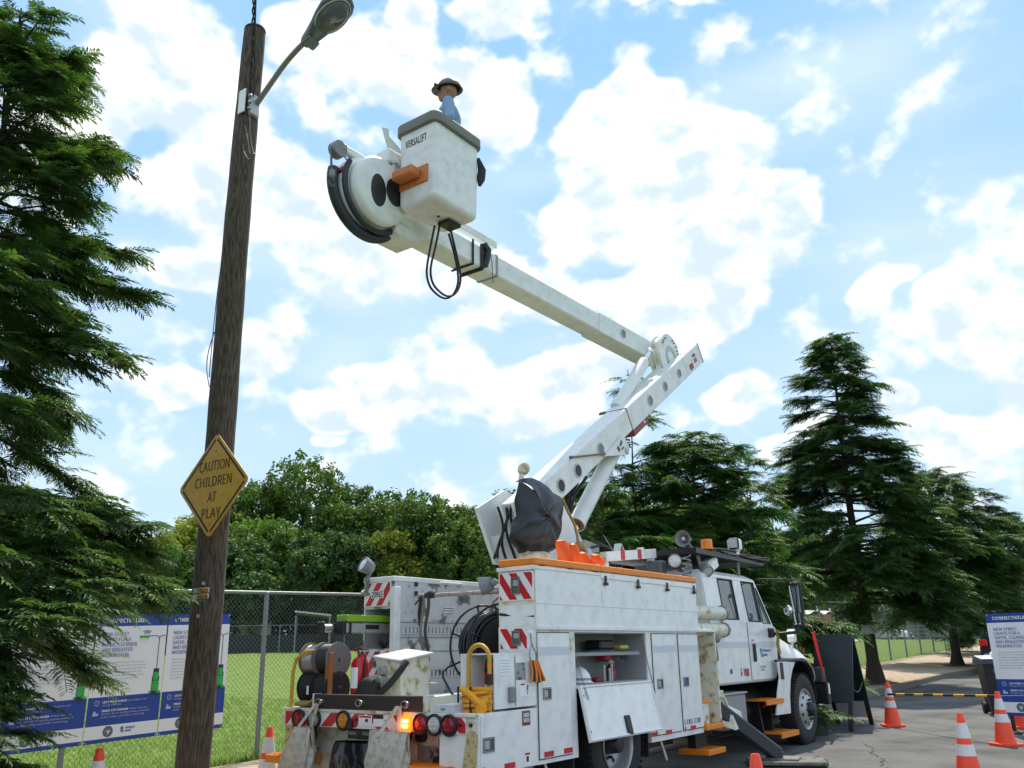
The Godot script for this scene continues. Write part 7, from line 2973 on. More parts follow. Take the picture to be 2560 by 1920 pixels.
# ---------------------------------------------------------------- cones
func cone(label: String, x: float, f: float, turn: float, y: float) -> void:
	var o := thing("traffic_cone", label, "traffic cone", frame_at(x, y, f, turn), "orange traffic cones")
	var m := M.new()
	var cor := []
	for k in 8:
		var sx: float = [-1, 1, 1, 1, 1, -1, -1, -1][k]
		var a := [Vector2(-0.13, -0.18), Vector2(0.13, -0.18), Vector2(0.18, -0.13), Vector2(0.18, 0.13), Vector2(0.13, 0.18), Vector2(-0.13, 0.18), Vector2(-0.18, 0.13), Vector2(-0.18, -0.13)]
		cor.append(Vector3(a[k].x, 0.004, a[k].y))
		if sx > 9.0:
			pass
	m.slab(cor, Vector3(0, 0.03, 0))
	m.lathe(Vector3.ZERO, Vector3.UP, [Vector2(0.034, 0.155), Vector2(0.045, 0.143)], 28)
	part(o, "base", m, mats.cone_orange)
	var rad := func(h: float) -> float:
		return lerpf(0.140, 0.031, (h - 0.045) / 0.685)
	m = M.new()
	m.lathe(Vector3.ZERO, Vector3.UP, [Vector2(0.045, rad.call(0.045)), Vector2(0.723, rad.call(0.723)), Vector2(0.732, 0.026), Vector2(0.725, 0.018), Vector2(0.60, 0.02)], 32)
	part(o, "cone_body", m, mats.cone_orange)
	for e in [[0.315, 0.425], [0.485, 0.635]]:
		m = M.new()
		m.lathe(Vector3.ZERO, Vector3.UP, [Vector2(e[0], rad.call(e[0])), Vector2(e[0], rad.call(e[0]) + 0.0022), Vector2(e[1], rad.call(e[1]) + 0.0022), Vector2(e[1], rad.call(e[1]))], 32, true)
		part(o, "white_collar", m, mats.cone_white)


func make_cones() -> void:
	cone("orange cone holding one end of the striped bar, beside the black board", 1.66, 11.1, 0.5, road_h(11.1))
	cone("orange cone holding the striped bar's end by the bin", 3.70, 8.98, 0.75, road_h(8.98))
	cone("orange cone standing alone on the open road", 3.94, 4.8, 0.3, road_h(4.8))
	cone("orange cone half hidden behind the banner stand", 3.62, 11.5, 0.2, road_h(11.5))
	cone("orange cone by the truck's rear step, beside the fence post", -1.95, 0.43, 0.4, walk_h(-1.95, 0.43))
	cone("orange cone in front of the fence banners, beside the pole", -1.62, -1.62, 0.1, walk_h(-1.6, -1.6))
	cone("orange cone near the outrigger foot, only its tip showing", 3.42, 0.35, 0.6, road_h(0.35))


# ---------------------------------------------------------------- board, bin, bar, outrigger mat
func make_roadwork() -> void:
	# striped bar between two cones
	var a := t(1.66, road_h(11.1) + 0.535, 11.04)
	var b := t(3.72, road_h(9) + 0.665, 9.05)
	var o := thing("barrier_bar", "yellow and black striped bar laid between two cones", "barrier bar", truck_frame)
	for k in 11:
		var m := M.new()
		m.cyl(a.lerp(b, k / 11.0), a.lerp(b, (k + 1) / 11.0), 0.018, 0.018, 12)
		part(o, "bar_section", m, mats.black if k % 2 == 0 else mat("bar_yellow", Color(0.72, 0.38, 0.02), 0.45))
	var m := M.new()
	m.tube([b, t(3.95, 0.70, 9.3), t(4.3, 0.72, 9.8)], 0.006, 5)
	part(o, "bar_cord", m, mats.steel)
	# folding sandwich board
	var h := road_h(10.6)
	o = thing("sandwich_board", "large black folding sandwich board in front of the truck", "sign board", truck_frame)
	var slab_of := func(x0: float, x1: float, p0: Vector2, p1: Vector2, thick: float) -> M:
		var mm := M.new()
		var d := (p1 - p0).normalized()
		var nn := Vector2(-d.y, d.x) * thick
		mm.hexa([t(x0, p0.y, p0.x), t(x1, p0.y, p0.x), t(x1, p0.y + nn.y, p0.x + nn.x), t(x0, p0.y + nn.y, p0.x + nn.x), t(x0, p1.y, p1.x), t(x1, p1.y, p1.x), t(x1, p1.y + nn.y, p1.x + nn.x), t(x0, p1.y + nn.y, p1.x + nn.x)])
		return mm
	var n0 := Vector2(10.0, h)
	var n1 := Vector2(10.62, h + 1.56)
	var f0 := Vector2(11.25, h + 0.0)
	var board := mat("board_black", Color(0.012, 0.020, 0.024), 0.42, 0.0, "soil", 2.0)
	part(o, "front_board", slab_of.call(0.62, 1.30, n0.lerp(n1, 0.28), n1, 0.03), board)
	part(o, "rear_board", slab_of.call(0.62, 1.30, f0.lerp(n1, 0.27), n1 + Vector2(0.02, 0), -0.03), board)
	for x in [0.63, 1.22]:
		part(o, "leg", slab_of.call(x, x + 0.075, n0, n0.lerp(n1, 0.30), 0.045), mats.black)
		part(o, "leg", slab_of.call(x, x + 0.075, f0, f0.lerp(n1, 0.30), -0.045), mats.black)
	part(o, "lower_panel", slab_of.call(0.70, 1.215, f0.lerp(n1, 0.09), f0.lerp(n1, 0.265), -0.02), mat("panel_pale", Color(0.42, 0.44, 0.46), 0.5, 0.0, "soil", 2.0))
	m = M.new()
	var rope := []
	for k in 13:
		var q := k / 12.0
		var p := n0.lerp(n1, 0.45).lerp(f0.lerp(n1, 0.48), q)
		rope.append(t(1.27, p.y - 0.13 * sin(q * PI), p.x))
	m.tube(rope, 0.009, 6)
	part(o, "stay_cord", m, mats.grey_dark)
	# wheeled bin
	var by := road_h(14.0)
	o = thing("wheeled_bin", "dark wheeled bin with white sheet on its lid", "bin", frame_at(2.98, by, 13.95, 0.35))
	m = M.new()
	m.hexa([Vector3(-0.20, 0.03, -0.24), Vector3(0.20, 0.03, -0.24), Vector3(0.20, 0.03, 0.20), Vector3(-0.20, 0.03, 0.20), Vector3(-0.265, 0.93, -0.34), Vector3(0.265, 0.93, -0.34), Vector3(0.265, 0.93, 0.30), Vector3(-0.265, 0.93, 0.30)])
	part(o, "bin_body", m, mat("bin_black", Color(0.012, 0.013, 0.02), 0.45))
	m = M.new()
	m.hexa([Vector3(-0.31, 0.93, -0.38), Vector3(0.31, 0.93, -0.38), Vector3(0.31, 0.93, 0.37), Vector3(-0.31, 0.93, 0.37), Vector3(-0.29, 1.07, -0.36), Vector3(0.29, 1.07, -0.36), Vector3(0.29, 1.01, 0.34), Vector3(-0.29, 1.01, 0.34)])
	part(o, "lid", m, mat("bin_lid", Color(0.018, 0.018, 0.055), 0.4))
	m = M.new()
	m.hexa([Vector3(-0.27, 1.075, -0.34), Vector3(0.27, 1.075, -0.34), Vector3(0.27, 1.02, 0.31), Vector3(-0.27, 1.02, 0.31), Vector3(-0.27, 1.08, -0.34), Vector3(0.27, 1.08, -0.34), Vector3(0.27, 1.026, 0.31), Vector3(-0.27, 1.026, 0.31)])
	part(o, "white_sheet", m, mat("sheet_pale", Color(0.62, 0.60, 0.62), 0.6))
	m = M.new()
	m.bevel(Vector3(0.04, 0.80, 0.29), Vector3(0.26, 0.075, 0.012), 0.003)
	part(o, "bin_label", m, mat("label_grey", Color(0.2, 0.21, 0.22), 0.6, 0.0, "speck", 8.0))
	for x in [-0.24, 0.24]:
		m = M.new()
		m.cyl(Vector3(x - 0.03, 0.11, -0.24), Vector3(x + 0.03, 0.11, -0.24), 0.11, 0.11, 18)
		part(o, "wheel", m, mats.rubber)
	# white cap and papers left on the lid
	m = M.new()
	m.ell(Vector3(0.06, 1.10, 0.0), Vector3(0.11, 0.075, 0.12), Basis(), 14, 8)
	m.bevel(Vector3(0.06, 1.075, 0.13), Vector3(0.18, 0.015, 0.12), 0.006)
	single("white_cap", "white cap lying on the bin lid", "cap", m, mats.hat_white, frame_at(2.98, by, 13.95, 0.35))
	# mat under the outrigger shoe
	m = M.new()
	m.bevel(t(1.66, 0.043 + road_h(5.7), 5.70), Vector3(0.95, 0.05, 0.66), 0.012, Basis(Vector3.UP, 0.45))
	single("outrigger_pad", "worn grey pad under the outrigger foot", "pad", m, mat("pad_worn", Color(0.15, 0.155, 0.13), 0.85, 0.0, "scuff", 1.5), truck_frame)


# ---------------------------------------------------------------- things beyond the fence
func porta(label: String, x: float, f: float, turn: float, tone: float) -> void:
	var o := thing("portable_toilet", label, "portable toilet", frame_at(x, lawn_h(fence_x(f) - x, f), f, turn), "portable toilets behind the fence")
	var body := mat("porta_%d" % int(tone * 10), Color(0.36, 0.17, 0.085) * tone, 0.6, 0.0, "soil", 1.0)
	var m := M.new()
	m.bevel(Vector3(0, 1.0, 0), Vector3(1.08, 1.96, 1.12), 0.04)
	part(o, "cabin", m, body)
	m = M.new()
	m.bevel(Vector3(0, 1.02, 0.57), Vector3(0.78, 1.75, 0.03), 0.01)
	var d := part(o, "door", m, mat("porta_door", Color(0.42, 0.19, 0.10), 0.55, 0.0, "soil", 2.0))
	m = M.new()
	m.bevel(Vector3(0.3, 1.0, 0.60), Vector3(0.05, 0.14, 0.03), 0.01)
	part(d, "handle", m, mats.grey_dark)
	for s in [1.0]:
		m = M.new()
		m.box(Vector3(0.0, 1.60, 0.588), Vector3(0.36, 0.26, 0.004))
		part(d, "logo_patch", m, mat("patch_red", Color(0.42, 0.03, 0.03), 0.5))
		letters(d, "ICH", 0.16, Vector3(0, 1.61, 0.5925), Basis(), mats.paper, 0.28, 700)
	m = M.new()
	m.box(Vector3(-0.542, 1.62, 0.0), Vector3(0.004, 0.28, 0.36))
	part(o, "side_patch", m, mat("patch_dull", Color(0.34, 0.05, 0.04), 0.6))
	for k in 6:
		m = M.new()
		m.box(Vector3(-0.545, 0.3 + 0.2 * k, 0), Vector3(0.012, 0.03, 0.9))
		part(o, "wall_rib", m, body)
	m = M.new()
	var rows := []
	for i in 7:
		var v := i / 6.0
		var row := []
		for k in 7:
			var u := k / 6.0
			row.append(Vector3((u - 0.5) * 1.14, 1.98 + 0.22 * sin(v * PI) * (0.75 + 0.25 * sin(u * PI)), (v - 0.5) * 1.18))
		rows.append(row)
	m.sheet(rows, 0.03)
	part(o, "roof", m, mat("porta_roof", Color(0.70, 0.72, 0.74), 0.5))
	m = M.new()
	m.cyl(Vector3(0.35, 2.0, -0.4), Vector3(0.35, 2.35, -0.4), 0.05, 0.05, 10)
	part(o, "vent_pipe", m, mat("porta_roof"))


func car(called: String, label: String, x: float, y: float, f: float, turn: float, paint: Material, prof: Array, glassp: Array, wide: float, group := "") -> Node3D:
	var o := thing(called, label, "car", frame_at(x, y, f, turn), group)
	# profile points (along, up); along: back negative, front positive, local -z forward
	var m := M.new()
	var rows := []
	for s in [-1.0, -0.93, -0.8, 0.8, 0.93, 1.0]:
		var row := []
		for p in prof:
			var inset := 0.0 if absf(s) < 0.99 else 0.06
			var yy: float = p[1] if absf(s) < 0.9 else lerpf(p[1], 0.72, inset * 0.6 if p[1] > 0.9 else 0.0)
			var narrow: float = 1.0 - 0.20 * smoothstep(0.85, 1.5, p[1])
			row.append(Vector3(s * wide / 2 * narrow, yy, -p[0]))
		rows.append(row)
	m.sheet(rows)
	for s in [-1.0, 1.0]:
		var c3 := []
		for p in prof:
			var narrow: float = 1.0 - 0.20 * smoothstep(0.85, 1.5, p[1])
			c3.append(Vector3(s * wide / 2 * narrow, lerpf(p[1], 0.72, 0.036 if p[1] > 0.9 else 0.0), -p[0]))
		for i in range(1, c3.size() - 1):
			var g := Vector3(s, 0, 0)
			m.tri(c3[0], c3[i], c3[i + 1], g, g, g)
	part(o, "car_body", m, paint)
	for s in [-1.0, 1.0]:
		m = M.new()
		var gl := []
		for p in glassp:
			var narrow: float = 1.0 - 0.20 * smoothstep(0.85, 1.5, p[1])
			gl.append(Vector3(s * (wide / 2 * narrow + 0.012), p[1], -p[0]))
		m.slab(gl, Vector3(s * 0.004, 0, 0))
		part(o, "side_window", m, mats.car_glass)
		for e in [prof[1][0] + 0.75, prof[prof.size() - 2][0] - 0.75]:
			var wm := M.new()
			wm.lathe(Vector3(s * (wide / 2 - 0.11), 0.32, -e), Vector3(s, 0, 0), [Vector2(-0.1, 0.2), Vector2(-0.1, 0.30), Vector2(-0.07, 0.325), Vector2(0.08, 0.325), Vector2(0.11, 0.30), Vector2(0.115, 0.22)], 24)
			var wh := part(o, "wheel", wm, mats.rubber)
			wm = M.new()
			wm.lathe(Vector3(s * (wide / 2 - 0.11), 0.32, -e), Vector3(s, 0, 0), [Vector2(0.112, 0.22), Vector2(0.10, 0.20), Vector2(0.095, 0.05), Vector2(0.11, 0.0)], 20)
			part(wh, "rim", wm, mats.alloy)
	return o


func make_far_things() -> void:
	mat("car_glass", Color(0.03, 0.04, 0.05), 0.06)
	porta("orange-brown portable toilet with a white roof and red door emblem", -10.9, 41.2, 0.15, 1.0)
	porta("brown portable toilet turned to show its ribbed side wall", -9.9, 42.6, -0.35, 0.8)
	porta("brown portable toilet farther off, past the other two", -11.3, 49.5, -0.2, 0.9)
	# parked cars
	var sedan := [[-2.35, 0.35], [-2.38, 0.62], [-2.25, 0.95], [-1.55, 1.02], [-0.95, 1.38], [-0.3, 1.47], [0.3, 1.42], [1.05, 1.02], [2.0, 0.86], [2.32, 0.62], [2.3, 0.35]]
	var sg := [[-1.35, 1.03], [-0.9, 1.34], [-0.3, 1.41], [0.25, 1.37], [0.85, 1.05]]
	var wpaint := mat("car_white", Color(0.76, 0.78, 0.80), 0.22)
	var gy := 1.72
	var c := car("parked_car", "white saloon car parked past the sandy lot", -17.4, gy, 87.4, 1.35, wpaint, sedan, sg, 1.8, "cars parked past the lot")
	for s in [-1.0, 1.0]:
		var m := M.new()
		m.bevel(Vector3(s * 0.72, 0.86, 2.30), Vector3(0.34, 0.13, 0.14), 0.03)
		part(c, "tail_lamp", m, mats.tail_red)
	car("parked_car", "dark car parked beyond the portable toilets", -21.5, gy, 84.0, 1.25, mat("car_dark", Color(0.03, 0.035, 0.045), 0.2), sedan, sg, 1.8, "cars parked past the lot")
	car("parked_car", "silver car in front of the grey wall", -13.0, gy, 97.5, 1.45, mat("car_silver", Color(0.40, 0.42, 0.45), 0.25, 0.3), sedan, sg, 1.8, "cars parked past the lot")
	# red tail-lit utility vehicle on the road
	var suv := [[-2.15, 0.40], [-2.22, 0.75], [-2.18, 1.0], [-2.02, 1.55], [-1.85, 1.66], [0.2, 1.68], [0.95, 1.08], [2.0, 0.98], [2.2, 0.7], [2.2, 0.38]]
	var ug := [[-1.9, 1.08], [-1.72, 1.54], [0.15, 1.56], [0.7, 1.10]]
	var sx := 1.35
	var sf := 31.0
	c = car("utility_vehicle", "dark utility vehicle seen from behind with bright red tail lamps", sx, road_h(sf), sf, 0.0, mat("suv_dark", Color(0.025, 0.028, 0.034), 0.18), suv, ug, 1.86)
	var m := M.new()
	m.hexa([Vector3(-0.66, 1.08, 2.16), Vector3(0.66, 1.08, 2.16), Vector3(0.66, 1.08, 2.21), Vector3(-0.66, 1.08, 2.21), Vector3(-0.60, 1.54, 2.02), Vector3(0.60, 1.54, 2.02), Vector3(0.60, 1.54, 2.075), Vector3(-0.60, 1.54, 2.075)])
	part(c, "rear_window", m, mats.car_glass)
	for s in [-1.0, 1.0]:
		m = M.new()
		m.bevel(Vector3(s * 0.80, 0.98, 2.20), Vector3(0.26, 0.24, 0.12), 0.04)
		part(c, "tail_lamp", m, mat("tail_bright", Color(0.75, 0.02, 0.03), 0.2))
	m = M.new()
	m.bevel(Vector3(0, 0.86, 2.235), Vector3(0.52, 0.14, 0.02), 0.005)
	part(c, "plate", m, mats.paper)
	m = M.new()
	m.bevel(Vector3(0, 0.52, 2.24), Vector3(1.7, 0.2, 0.12), 0.04)
	part(c, "bumper", m, mat("suv_bumper", Color(0.45, 0.46, 0.48), 0.4))
	m = M.new()
	m.bevel(Vector3(0, 1.70, 0.6), Vector3(1.25, 0.05, 1.9), 0.02)
	part(c, "roof_rack", m, mats.black)
	# grey building past the lot
	var o := thing("low_building", "long low grey building past the parked cars", "building", frame_at(-19.0, 1.7, 118.0, 0.06))
	m = M.new()
	m.bevel(Vector3(0, 2.2, 0), Vector3(34, 4.4, 8), 0.05)
	part(o, "wall", m, mat("building_grey", Color(0.22, 0.24, 0.24), 0.85, 0.0, "patch", 0.2))
	m = M.new()
	m.bevel(Vector3(0, 4.5, 0), Vector3(34.6, 0.25, 8.6), 0.05)
	part(o, "roof", m, mat("roof_dark", Color(0.10, 0.10, 0.10), 0.8))
	for k in 9:
		m = M.new()
		var wx := -14.5 + k * 3.6
		if k == 4:
			m.bevel(Vector3(wx, 1.3, 4.02), Vector3(1.3, 2.6, 0.08), 0.02)
			var dr := part(o, "door", m, mats.grey_dark)
			m = M.new()
			m.bevel(Vector3(wx + 0.5, 1.2, 4.08), Vector3(0.06, 0.2, 0.06), 0.01)
			part(dr, "handle", m, mats.steel)
		else:
			m.box(Vector3(wx, 2.4, 4.02), Vector3(2.0, 1.3, 0.08))
			var win := part(o, "window", m, mats.car_glass)
			m = M.new()
			for e in [-0.68, 0.68]:
				m.box(Vector3(wx, 2.4 + e, 4.05), Vector3(2.2, 0.08, 0.12))
			for e in [-1.04, 0.0, 1.04]:
				m.box(Vector3(wx + e, 2.4, 4.05), Vector3(0.08, 1.3, 0.12))
			part(win, "frame", m, mats.grey_panel)
	# bleachers
	o = thing("bleacher", "grey metal bleacher rows past the lot", "bleacher", frame_at(-15.5, 1.72, 92.0, 0.5))
	for k in 4:
		m = M.new()
		m.box(Vector3(0, 0.35 + 0.38 * k, -0.55 * k), Vector3(4.5, 0.06, 0.3))
		part(o, "seat_plank", m, mats.grey_panel)
	for s in [-2.0, 0.0, 2.0]:
		m = M.new()
		m.hexa([Vector3(s - 0.04, 0, 0.1), Vector3(s + 0.04, 0, 0.1), Vector3(s + 0.04, 0, -1.8), Vector3(s - 0.04, 0, -1.8), Vector3(s - 0.04, 0.3, 0.1), Vector3(s + 0.04, 0.3, 0.1), Vector3(s + 0.04, 1.5, -1.8), Vector3(s - 0.04, 1.5, -1.8)])
		part(o, "support", m, mats.grey_panel)
	# far side of the field: dark screen fence, dugout, gear
	o = thing("screened_fence", "dark windscreen fence along the far edge of the field", "fence", Transform3D())
	var pts := [[-56.0, 22.0], [-53.0, 28.1], [-49.1, 34.0], [-47.0, 36.9], [-43.9, 40.4], [-41.0, 43.3], [-36.0, 47.5]]
	for k in pts.size() - 1:
		var p: Array = pts[k]
		var q: Array = pts[k + 1]
		var ya := lawn_h(fence_x(p[1]) - p[0], p[1])
		var yb := lawn_h(fence_x(q[1]) - q[0], q[1])
		m = M.new()
		m.hexa([w(p[0], ya, p[1]), w(q[0], yb, q[1]), w(q[0] - 0.06, yb, q[1] + 0.05), w(p[0] - 0.06, ya, p[1] + 0.05), w(p[0], ya + 1.25, p[1]), w(q[0], yb + 1.25, q[1]), w(q[0] - 0.06, yb + 1.25, q[1] + 0.05), w(p[0] - 0.06, ya + 1.25, p[1] + 0.05)])
		part(o, "screen_panel", m, mat("screen_dark", Color(0.016, 0.022, 0.026), 0.8))
		m = M.new()
		var b := w(p[0], ya, p[1])
		m.cyl(b, b + Vector3(0, 1.9, 0), 0.05, 0.05, 8)
		part(o, "post", m, mats.galvanised)
		m = M.new()
		m.cyl(w(p[0], ya + 1.9, p[1]), w(q[0], yb + 1.9, q[1]), 0.03, 0.03, 6)
		part(o, "rail", m, mats.galvanised)
	o = thing("dugout_shelter", "open dugout shelter with pale roof edge behind the field", "shelter", frame_at(-46.0, lawn_h(40, 39), 39.0, -0.72))
	m = M.new()
	m.hexa([Vector3(-2.6, 2.75, 1.2), Vector3(2.6, 2.75, 1.2), Vector3(2.6, 2.45, -1.4), Vector3(-2.6, 2.45, -1.4), Vector3(-2.6, 2.87, 1.2), Vector3(2.6, 2.87, 1.2), Vector3(2.6, 2.57, -1.4), Vector3(-2.6, 2.57, -1.4)])
	part(o, "roof", m, mat("shelter_roof", Color(0.46, 0.48, 0.46), 0.6))
	for e in [[-2.5, 1.1], [0, 1.1], [2.5, 1.1], [-2.5, -1.3], [2.5, -1.3]]:
		m = M.new()
		m.cyl(Vector3(e[0], 0, e[1]), Vector3(e[0], 2.5, e[1]), 0.06, 0.06, 10)
		part(o, "post", m, mats.galvanised)
	m = M.new()
	m.box(Vector3(0, 1.0, -1.35), Vector3(5.0, 2.0, 0.08))
	part(o, "back_wall", m, mat("shelter_tan", Color(0.34, 0.29, 0.19), 0.8))
	m = M.new()
	m.box(Vector3(0, 0.48, -0.9), Vector3(4.6, 0.07, 0.4))
	part(o, "bench", m, mats.grey_panel)
	o = thing("shed", "tan storage shed with pale roof behind the screen fence", "shed", frame_at(-52.5, lawn_h(46, 38), 38.6, -0.6))
	m = M.new()
	m.bevel(Vector3(0, 1.1, 0), Vector3(4.0, 2.2, 2.6), 0.03)
	part(o, "wall", m, mat("shed_tan", Color(0.42, 0.36, 0.25), 0.8))
	m = M.new()
	m.slab([Vector3(-2.2, 2.15, 1.5), Vector3(-2.2, 2.75, 0), Vector3(-2.2, 2.15, -1.5)], Vector3(4.4, 0, 0))
	part(o, "roof", m, mat("shed_roof", Color(0.38, 0.36, 0.34), 0.8))
	# poles by the lot, seen between the trees
	var said := ["slim grey lamp post beside the portable toilets", "slim grey lamp post past the white car", "slim grey lamp post by the grey wall"]
	var k := 0
	for e in [[-12.2, 46.0, 6.0], [-11.0, 70.0, 6.5], [-17.0, 105.0, 7.0]]:
		o = thing("lamp_post", said[k], "lamp post", frame_at(e[0], lawn_h(fence_x(e[1]) - e[0], e[1]), e[1]), "lamp posts by the lot")
		m = M.new()
		m.cyl(Vector3.ZERO, Vector3(0, e[2], 0), 0.07, 0.05, 10)
		part(o, "shaft", m, mats.galvanised)
		m = M.new()
		m.bevel(Vector3(0.25, e[2], 0), Vector3(0.6, 0.12, 0.25), 0.03)
		part(o, "head", m, mats.grey_plastic)
		k += 1


# ---------------------------------------------------------------- trees, bushes, grass
var frond_mesh: ArrayMesh
var leaf_mesh: ArrayMesh
var grass_mesh: ArrayMesh


func leaf_material(key: String, lin: Color, glow: Color) -> StandardMaterial3D:
	var m := mat(key, lin, 0.62)
	m.vertex_color_use_as_albedo = true
	m.backlight_enabled = true
	m.backlight = glow
	m.cull_mode = BaseMaterial3D.CULL_DISABLED
	return m


func make_frond() -> ArrayMesh:
	# a feathery spray one metre long: a drooping stem with soft side shoots
	var m := M.new()
	var r := RandomNumberGenerator.new()
	r.seed = 9
	var spine := func(s: float) -> Vector3:
		return Vector3(0.0, 0.10 * s - 0.34 * s * s, -s)
	for k in 6:
		var a: Vector3 = spine.call(k / 6.0)
		var b: Vector3 = spine.call((k + 1) / 6.0)
		m.quad(a + Vector3(-0.008, 0, 0), a + Vector3(0.008, 0, 0), b + Vector3(0.006, 0, 0), b + Vector3(-0.006, 0, 0), Vector3.UP)
	for k in 17:
		var s := 0.08 + 0.92 * k / 16.0
		for side in [-1.0, 1.0]:
			var base: Vector3 = spine.call(s)
			var long := (0.36 * (1.0 - 0.62 * s) + 0.05) * r.randf_range(0.75, 1.15)
			var fw := r.randf_range(0.55, 0.95)
			var dir := Vector3(side * 0.85, r.randf_range(-0.35, 0.10), -fw).normalized()
			var wide := 0.021 * r.randf_range(0.8, 1.3)
			var flat := dir.cross(Vector3(r.randf_range(-0.5, 0.5), 1, r.randf_range(-0.5, 0.5))).normalized() * wide
			var mid := base + dir * long * 0.55
			var tip := base + dir * long + Vector3(0, -0.22 * long, 0)
			m.quad(base - flat * 0.4, base + flat * 0.4, mid + flat, mid - flat, Vector3.UP)
			m.tri(mid - flat, mid + flat, tip, Vector3.UP, Vector3.UP, Vector3.UP)
	return m.mesh()


func make_leaf() -> ArrayMesh:
	# a clump of broad leaves about a metre across
	var m := M.new()
	var r := RandomNumberGenerator.new()
	r.seed = 31
	for k in 26:
		var d := Vector3(r.randfn(), r.randfn() * 0.7, r.randfn()).normalized() * r.randf_range(0.12, 0.5)
		var n := (d.normalized() + Vector3(r.randf_range(-0.7, 0.7), r.randf_range(0.0, 0.9), r.randf_range(-0.7, 0.7))).normalized()
		var s := M.side_of(n) * r.randf_range(0.07, 0.12)
		var q := n.cross(s).normalized() * r.randf_range(0.11, 0.17)
		m.quad(d - q, d + s, d + q, d - s, n)
	return m.mesh()


func make_blade() -> ArrayMesh:
	var m := M.new()
	var r := RandomNumberGenerator.new()
	r.seed = 3
	for k in 7:
		var a := r.randf() * TAU
		var b := Vector3(cos(a), 0, sin(a)) * r.randf_range(0.0, 0.03)
		var lean := Vector3(cos(a + 0.5), 0, sin(a + 0.5)) * r.randf_range(0.01, 0.05)
		var hgt := r.randf_range(0.05, 0.11)
		var s := Vector3(-sin(a), 0, cos(a)) * 0.004
		m.tri(b - s, b + s, b + lean + Vector3(0, hgt, 0), Vector3.UP, Vector3.UP, Vector3.UP)
	return m.mesh()


func scatter(parent: Node3D, called: String, mesh: Mesh, mt: Material, spots: Array, tints: Array) -> MultiMeshInstance3D:
	var mm := MultiMesh.new()
	mm.transform_format = MultiMesh.TRANSFORM_3D
	mm.use_colors = true
	mm.mesh = mesh
	mm.instance_count = spots.size()
	for k in spots.size():
		mm.set_instance_transform(k, spots[k])
		mm.set_instance_color(k, tints[k])
	var o := MultiMeshInstance3D.new()
	o.name = called
	o.multimesh = mm
	o.material_override = mt
	parent.add_child(o, true)
	return o


# a feathery conifer; tops: extra leaders as [x, f, height]
func conifer(label: String, x: float, f: float, y: float, high: float, clear: float, spread: float, seed_no: int, boughs: int, size: float, dense: float, mt: Material, hue: Color, trunk_r: float, tops := [], fat := 0.8) -> Node3D:
	var o := thing("cypress_tree", label, "tree", frame_at(x, y, f), "feathery street trees")
	var r := RandomNumberGenerator.new()
	r.seed = seed_no
	var wood := M.new()
	var spots := []
	var tints := []
	var leaders := [[0.0, 0.0, high, spread, boughs]]
	for e in tops:
		leaders.append([e[0], e[1], e[2], e[3], e[4]])
	for l in leaders:
		var lean := Vector3(l[0], 0, -l[1])
		var top_h: float = l[2]
		var pts := []
		var rad := []
		var main: bool = l[0] == 0.0 and l[1] == 0.0
		var h0 := 0.0 if main else clear * 0.9
		for k in 14:
			var q := k / 13.0
			pts.append(Vector3(0.05 * sin(q * 6.0 + seed_no), lerpf(h0 - (0.2 if main else 0.0), top_h, q), 0.05 * cos(q * 5.0)) + lean * smoothstep(0.0, 0.6, q))
			rad.append(maxf(0.008, (trunk_r if main else trunk_r * 0.5) * (1.0 - q * 0.97) * (1.0 + 0.8 * maxf(0.0, 0.06 - q) / 0.06)))
		wood.tube(pts, rad, 12)
		for b in int(l[4]):
			var u := pow(r.randf(), 0.9)
			var h := lerpf(clear, top_h * 0.985, u)
			var q := (h - h0) / (top_h - h0)
			var base := Vector3(0, h, 0) + lean * smoothstep(0.0, 0.6, q)
			var a := b * 2.399963 + r.randf_range(-0.4, 0.4)
			var reach: float = (l[3] * (pow(1.0 - u, fat) * 0.94 + 0.07) * r.randf_range(0.62, 1.12)) * smoothstep(-0.10, 0.10, u + 0.04)
			var dir := Vector3(cos(a), 0, sin(a))
			var rise := r.randf_range(0.10, 0.50) * (0.4 + 0.9 * u)
			var droop := r.randf_range(0.25, 0.55) * (1.1 - 0.6 * u)
			var bend := func(s: float) -> Vector3:
				return base + dir * reach * s + Vector3(0, reach * (rise * s - droop * s * s), 0)
			wood.tube([base, bend.call(0.35), bend.call(0.7), bend.call(1.0)], [0.012 + 0.012 * reach, 0.009 + 0.006 * reach, 0.007, 0.003], 4)
			var count := int(maxf(4.0, reach * dense / size * 1.0))
			for k in count:
				var s := lerpf(0.12, 1.0, sqrt((k + r.randf()) / count))
				var p: Vector3 = bend.call(s)
				var yaw := r.randf_range(-1.15, 1.15)
				var fwd := (dir.rotated(Vector3.UP, yaw) + Vector3(0, r.randf_range(-0.35, 0.30), 0)).normalized()
				var up := (Vector3.UP + Vector3(r.randf_range(-0.4, 0.4), 0, r.randf_range(-0.4, 0.4))).normalized()
				var sidev := fwd.cross(up).normalized()
				up = sidev.cross(fwd)
				var sc := size * r.randf_range(0.65, 1.25) * (1.0 - 0.35 * u)
				spots.append(Transform3D(Basis(sidev * sc, up * sc, -fwd * sc), p))
				var tone := r.randf_range(0.72, 1.25)
				var warm := r.randf_range(0.0, 0.35) * (1.0 if r.randf() > 0.6 else 0.3)
				tints.append(Color(hue.r * tone * (1.0 + warm), hue.g * tone * (1.0 + 0.35 * warm), hue.b * tone))
	part(o, "trunk", wood, mat("cypress_bark", Color(0.085, 0.068, 0.052), 0.9, 0.0, "bark", 1.4))
	scatter(o, "crown", frond_mesh, mt, spots, tints)
	return o


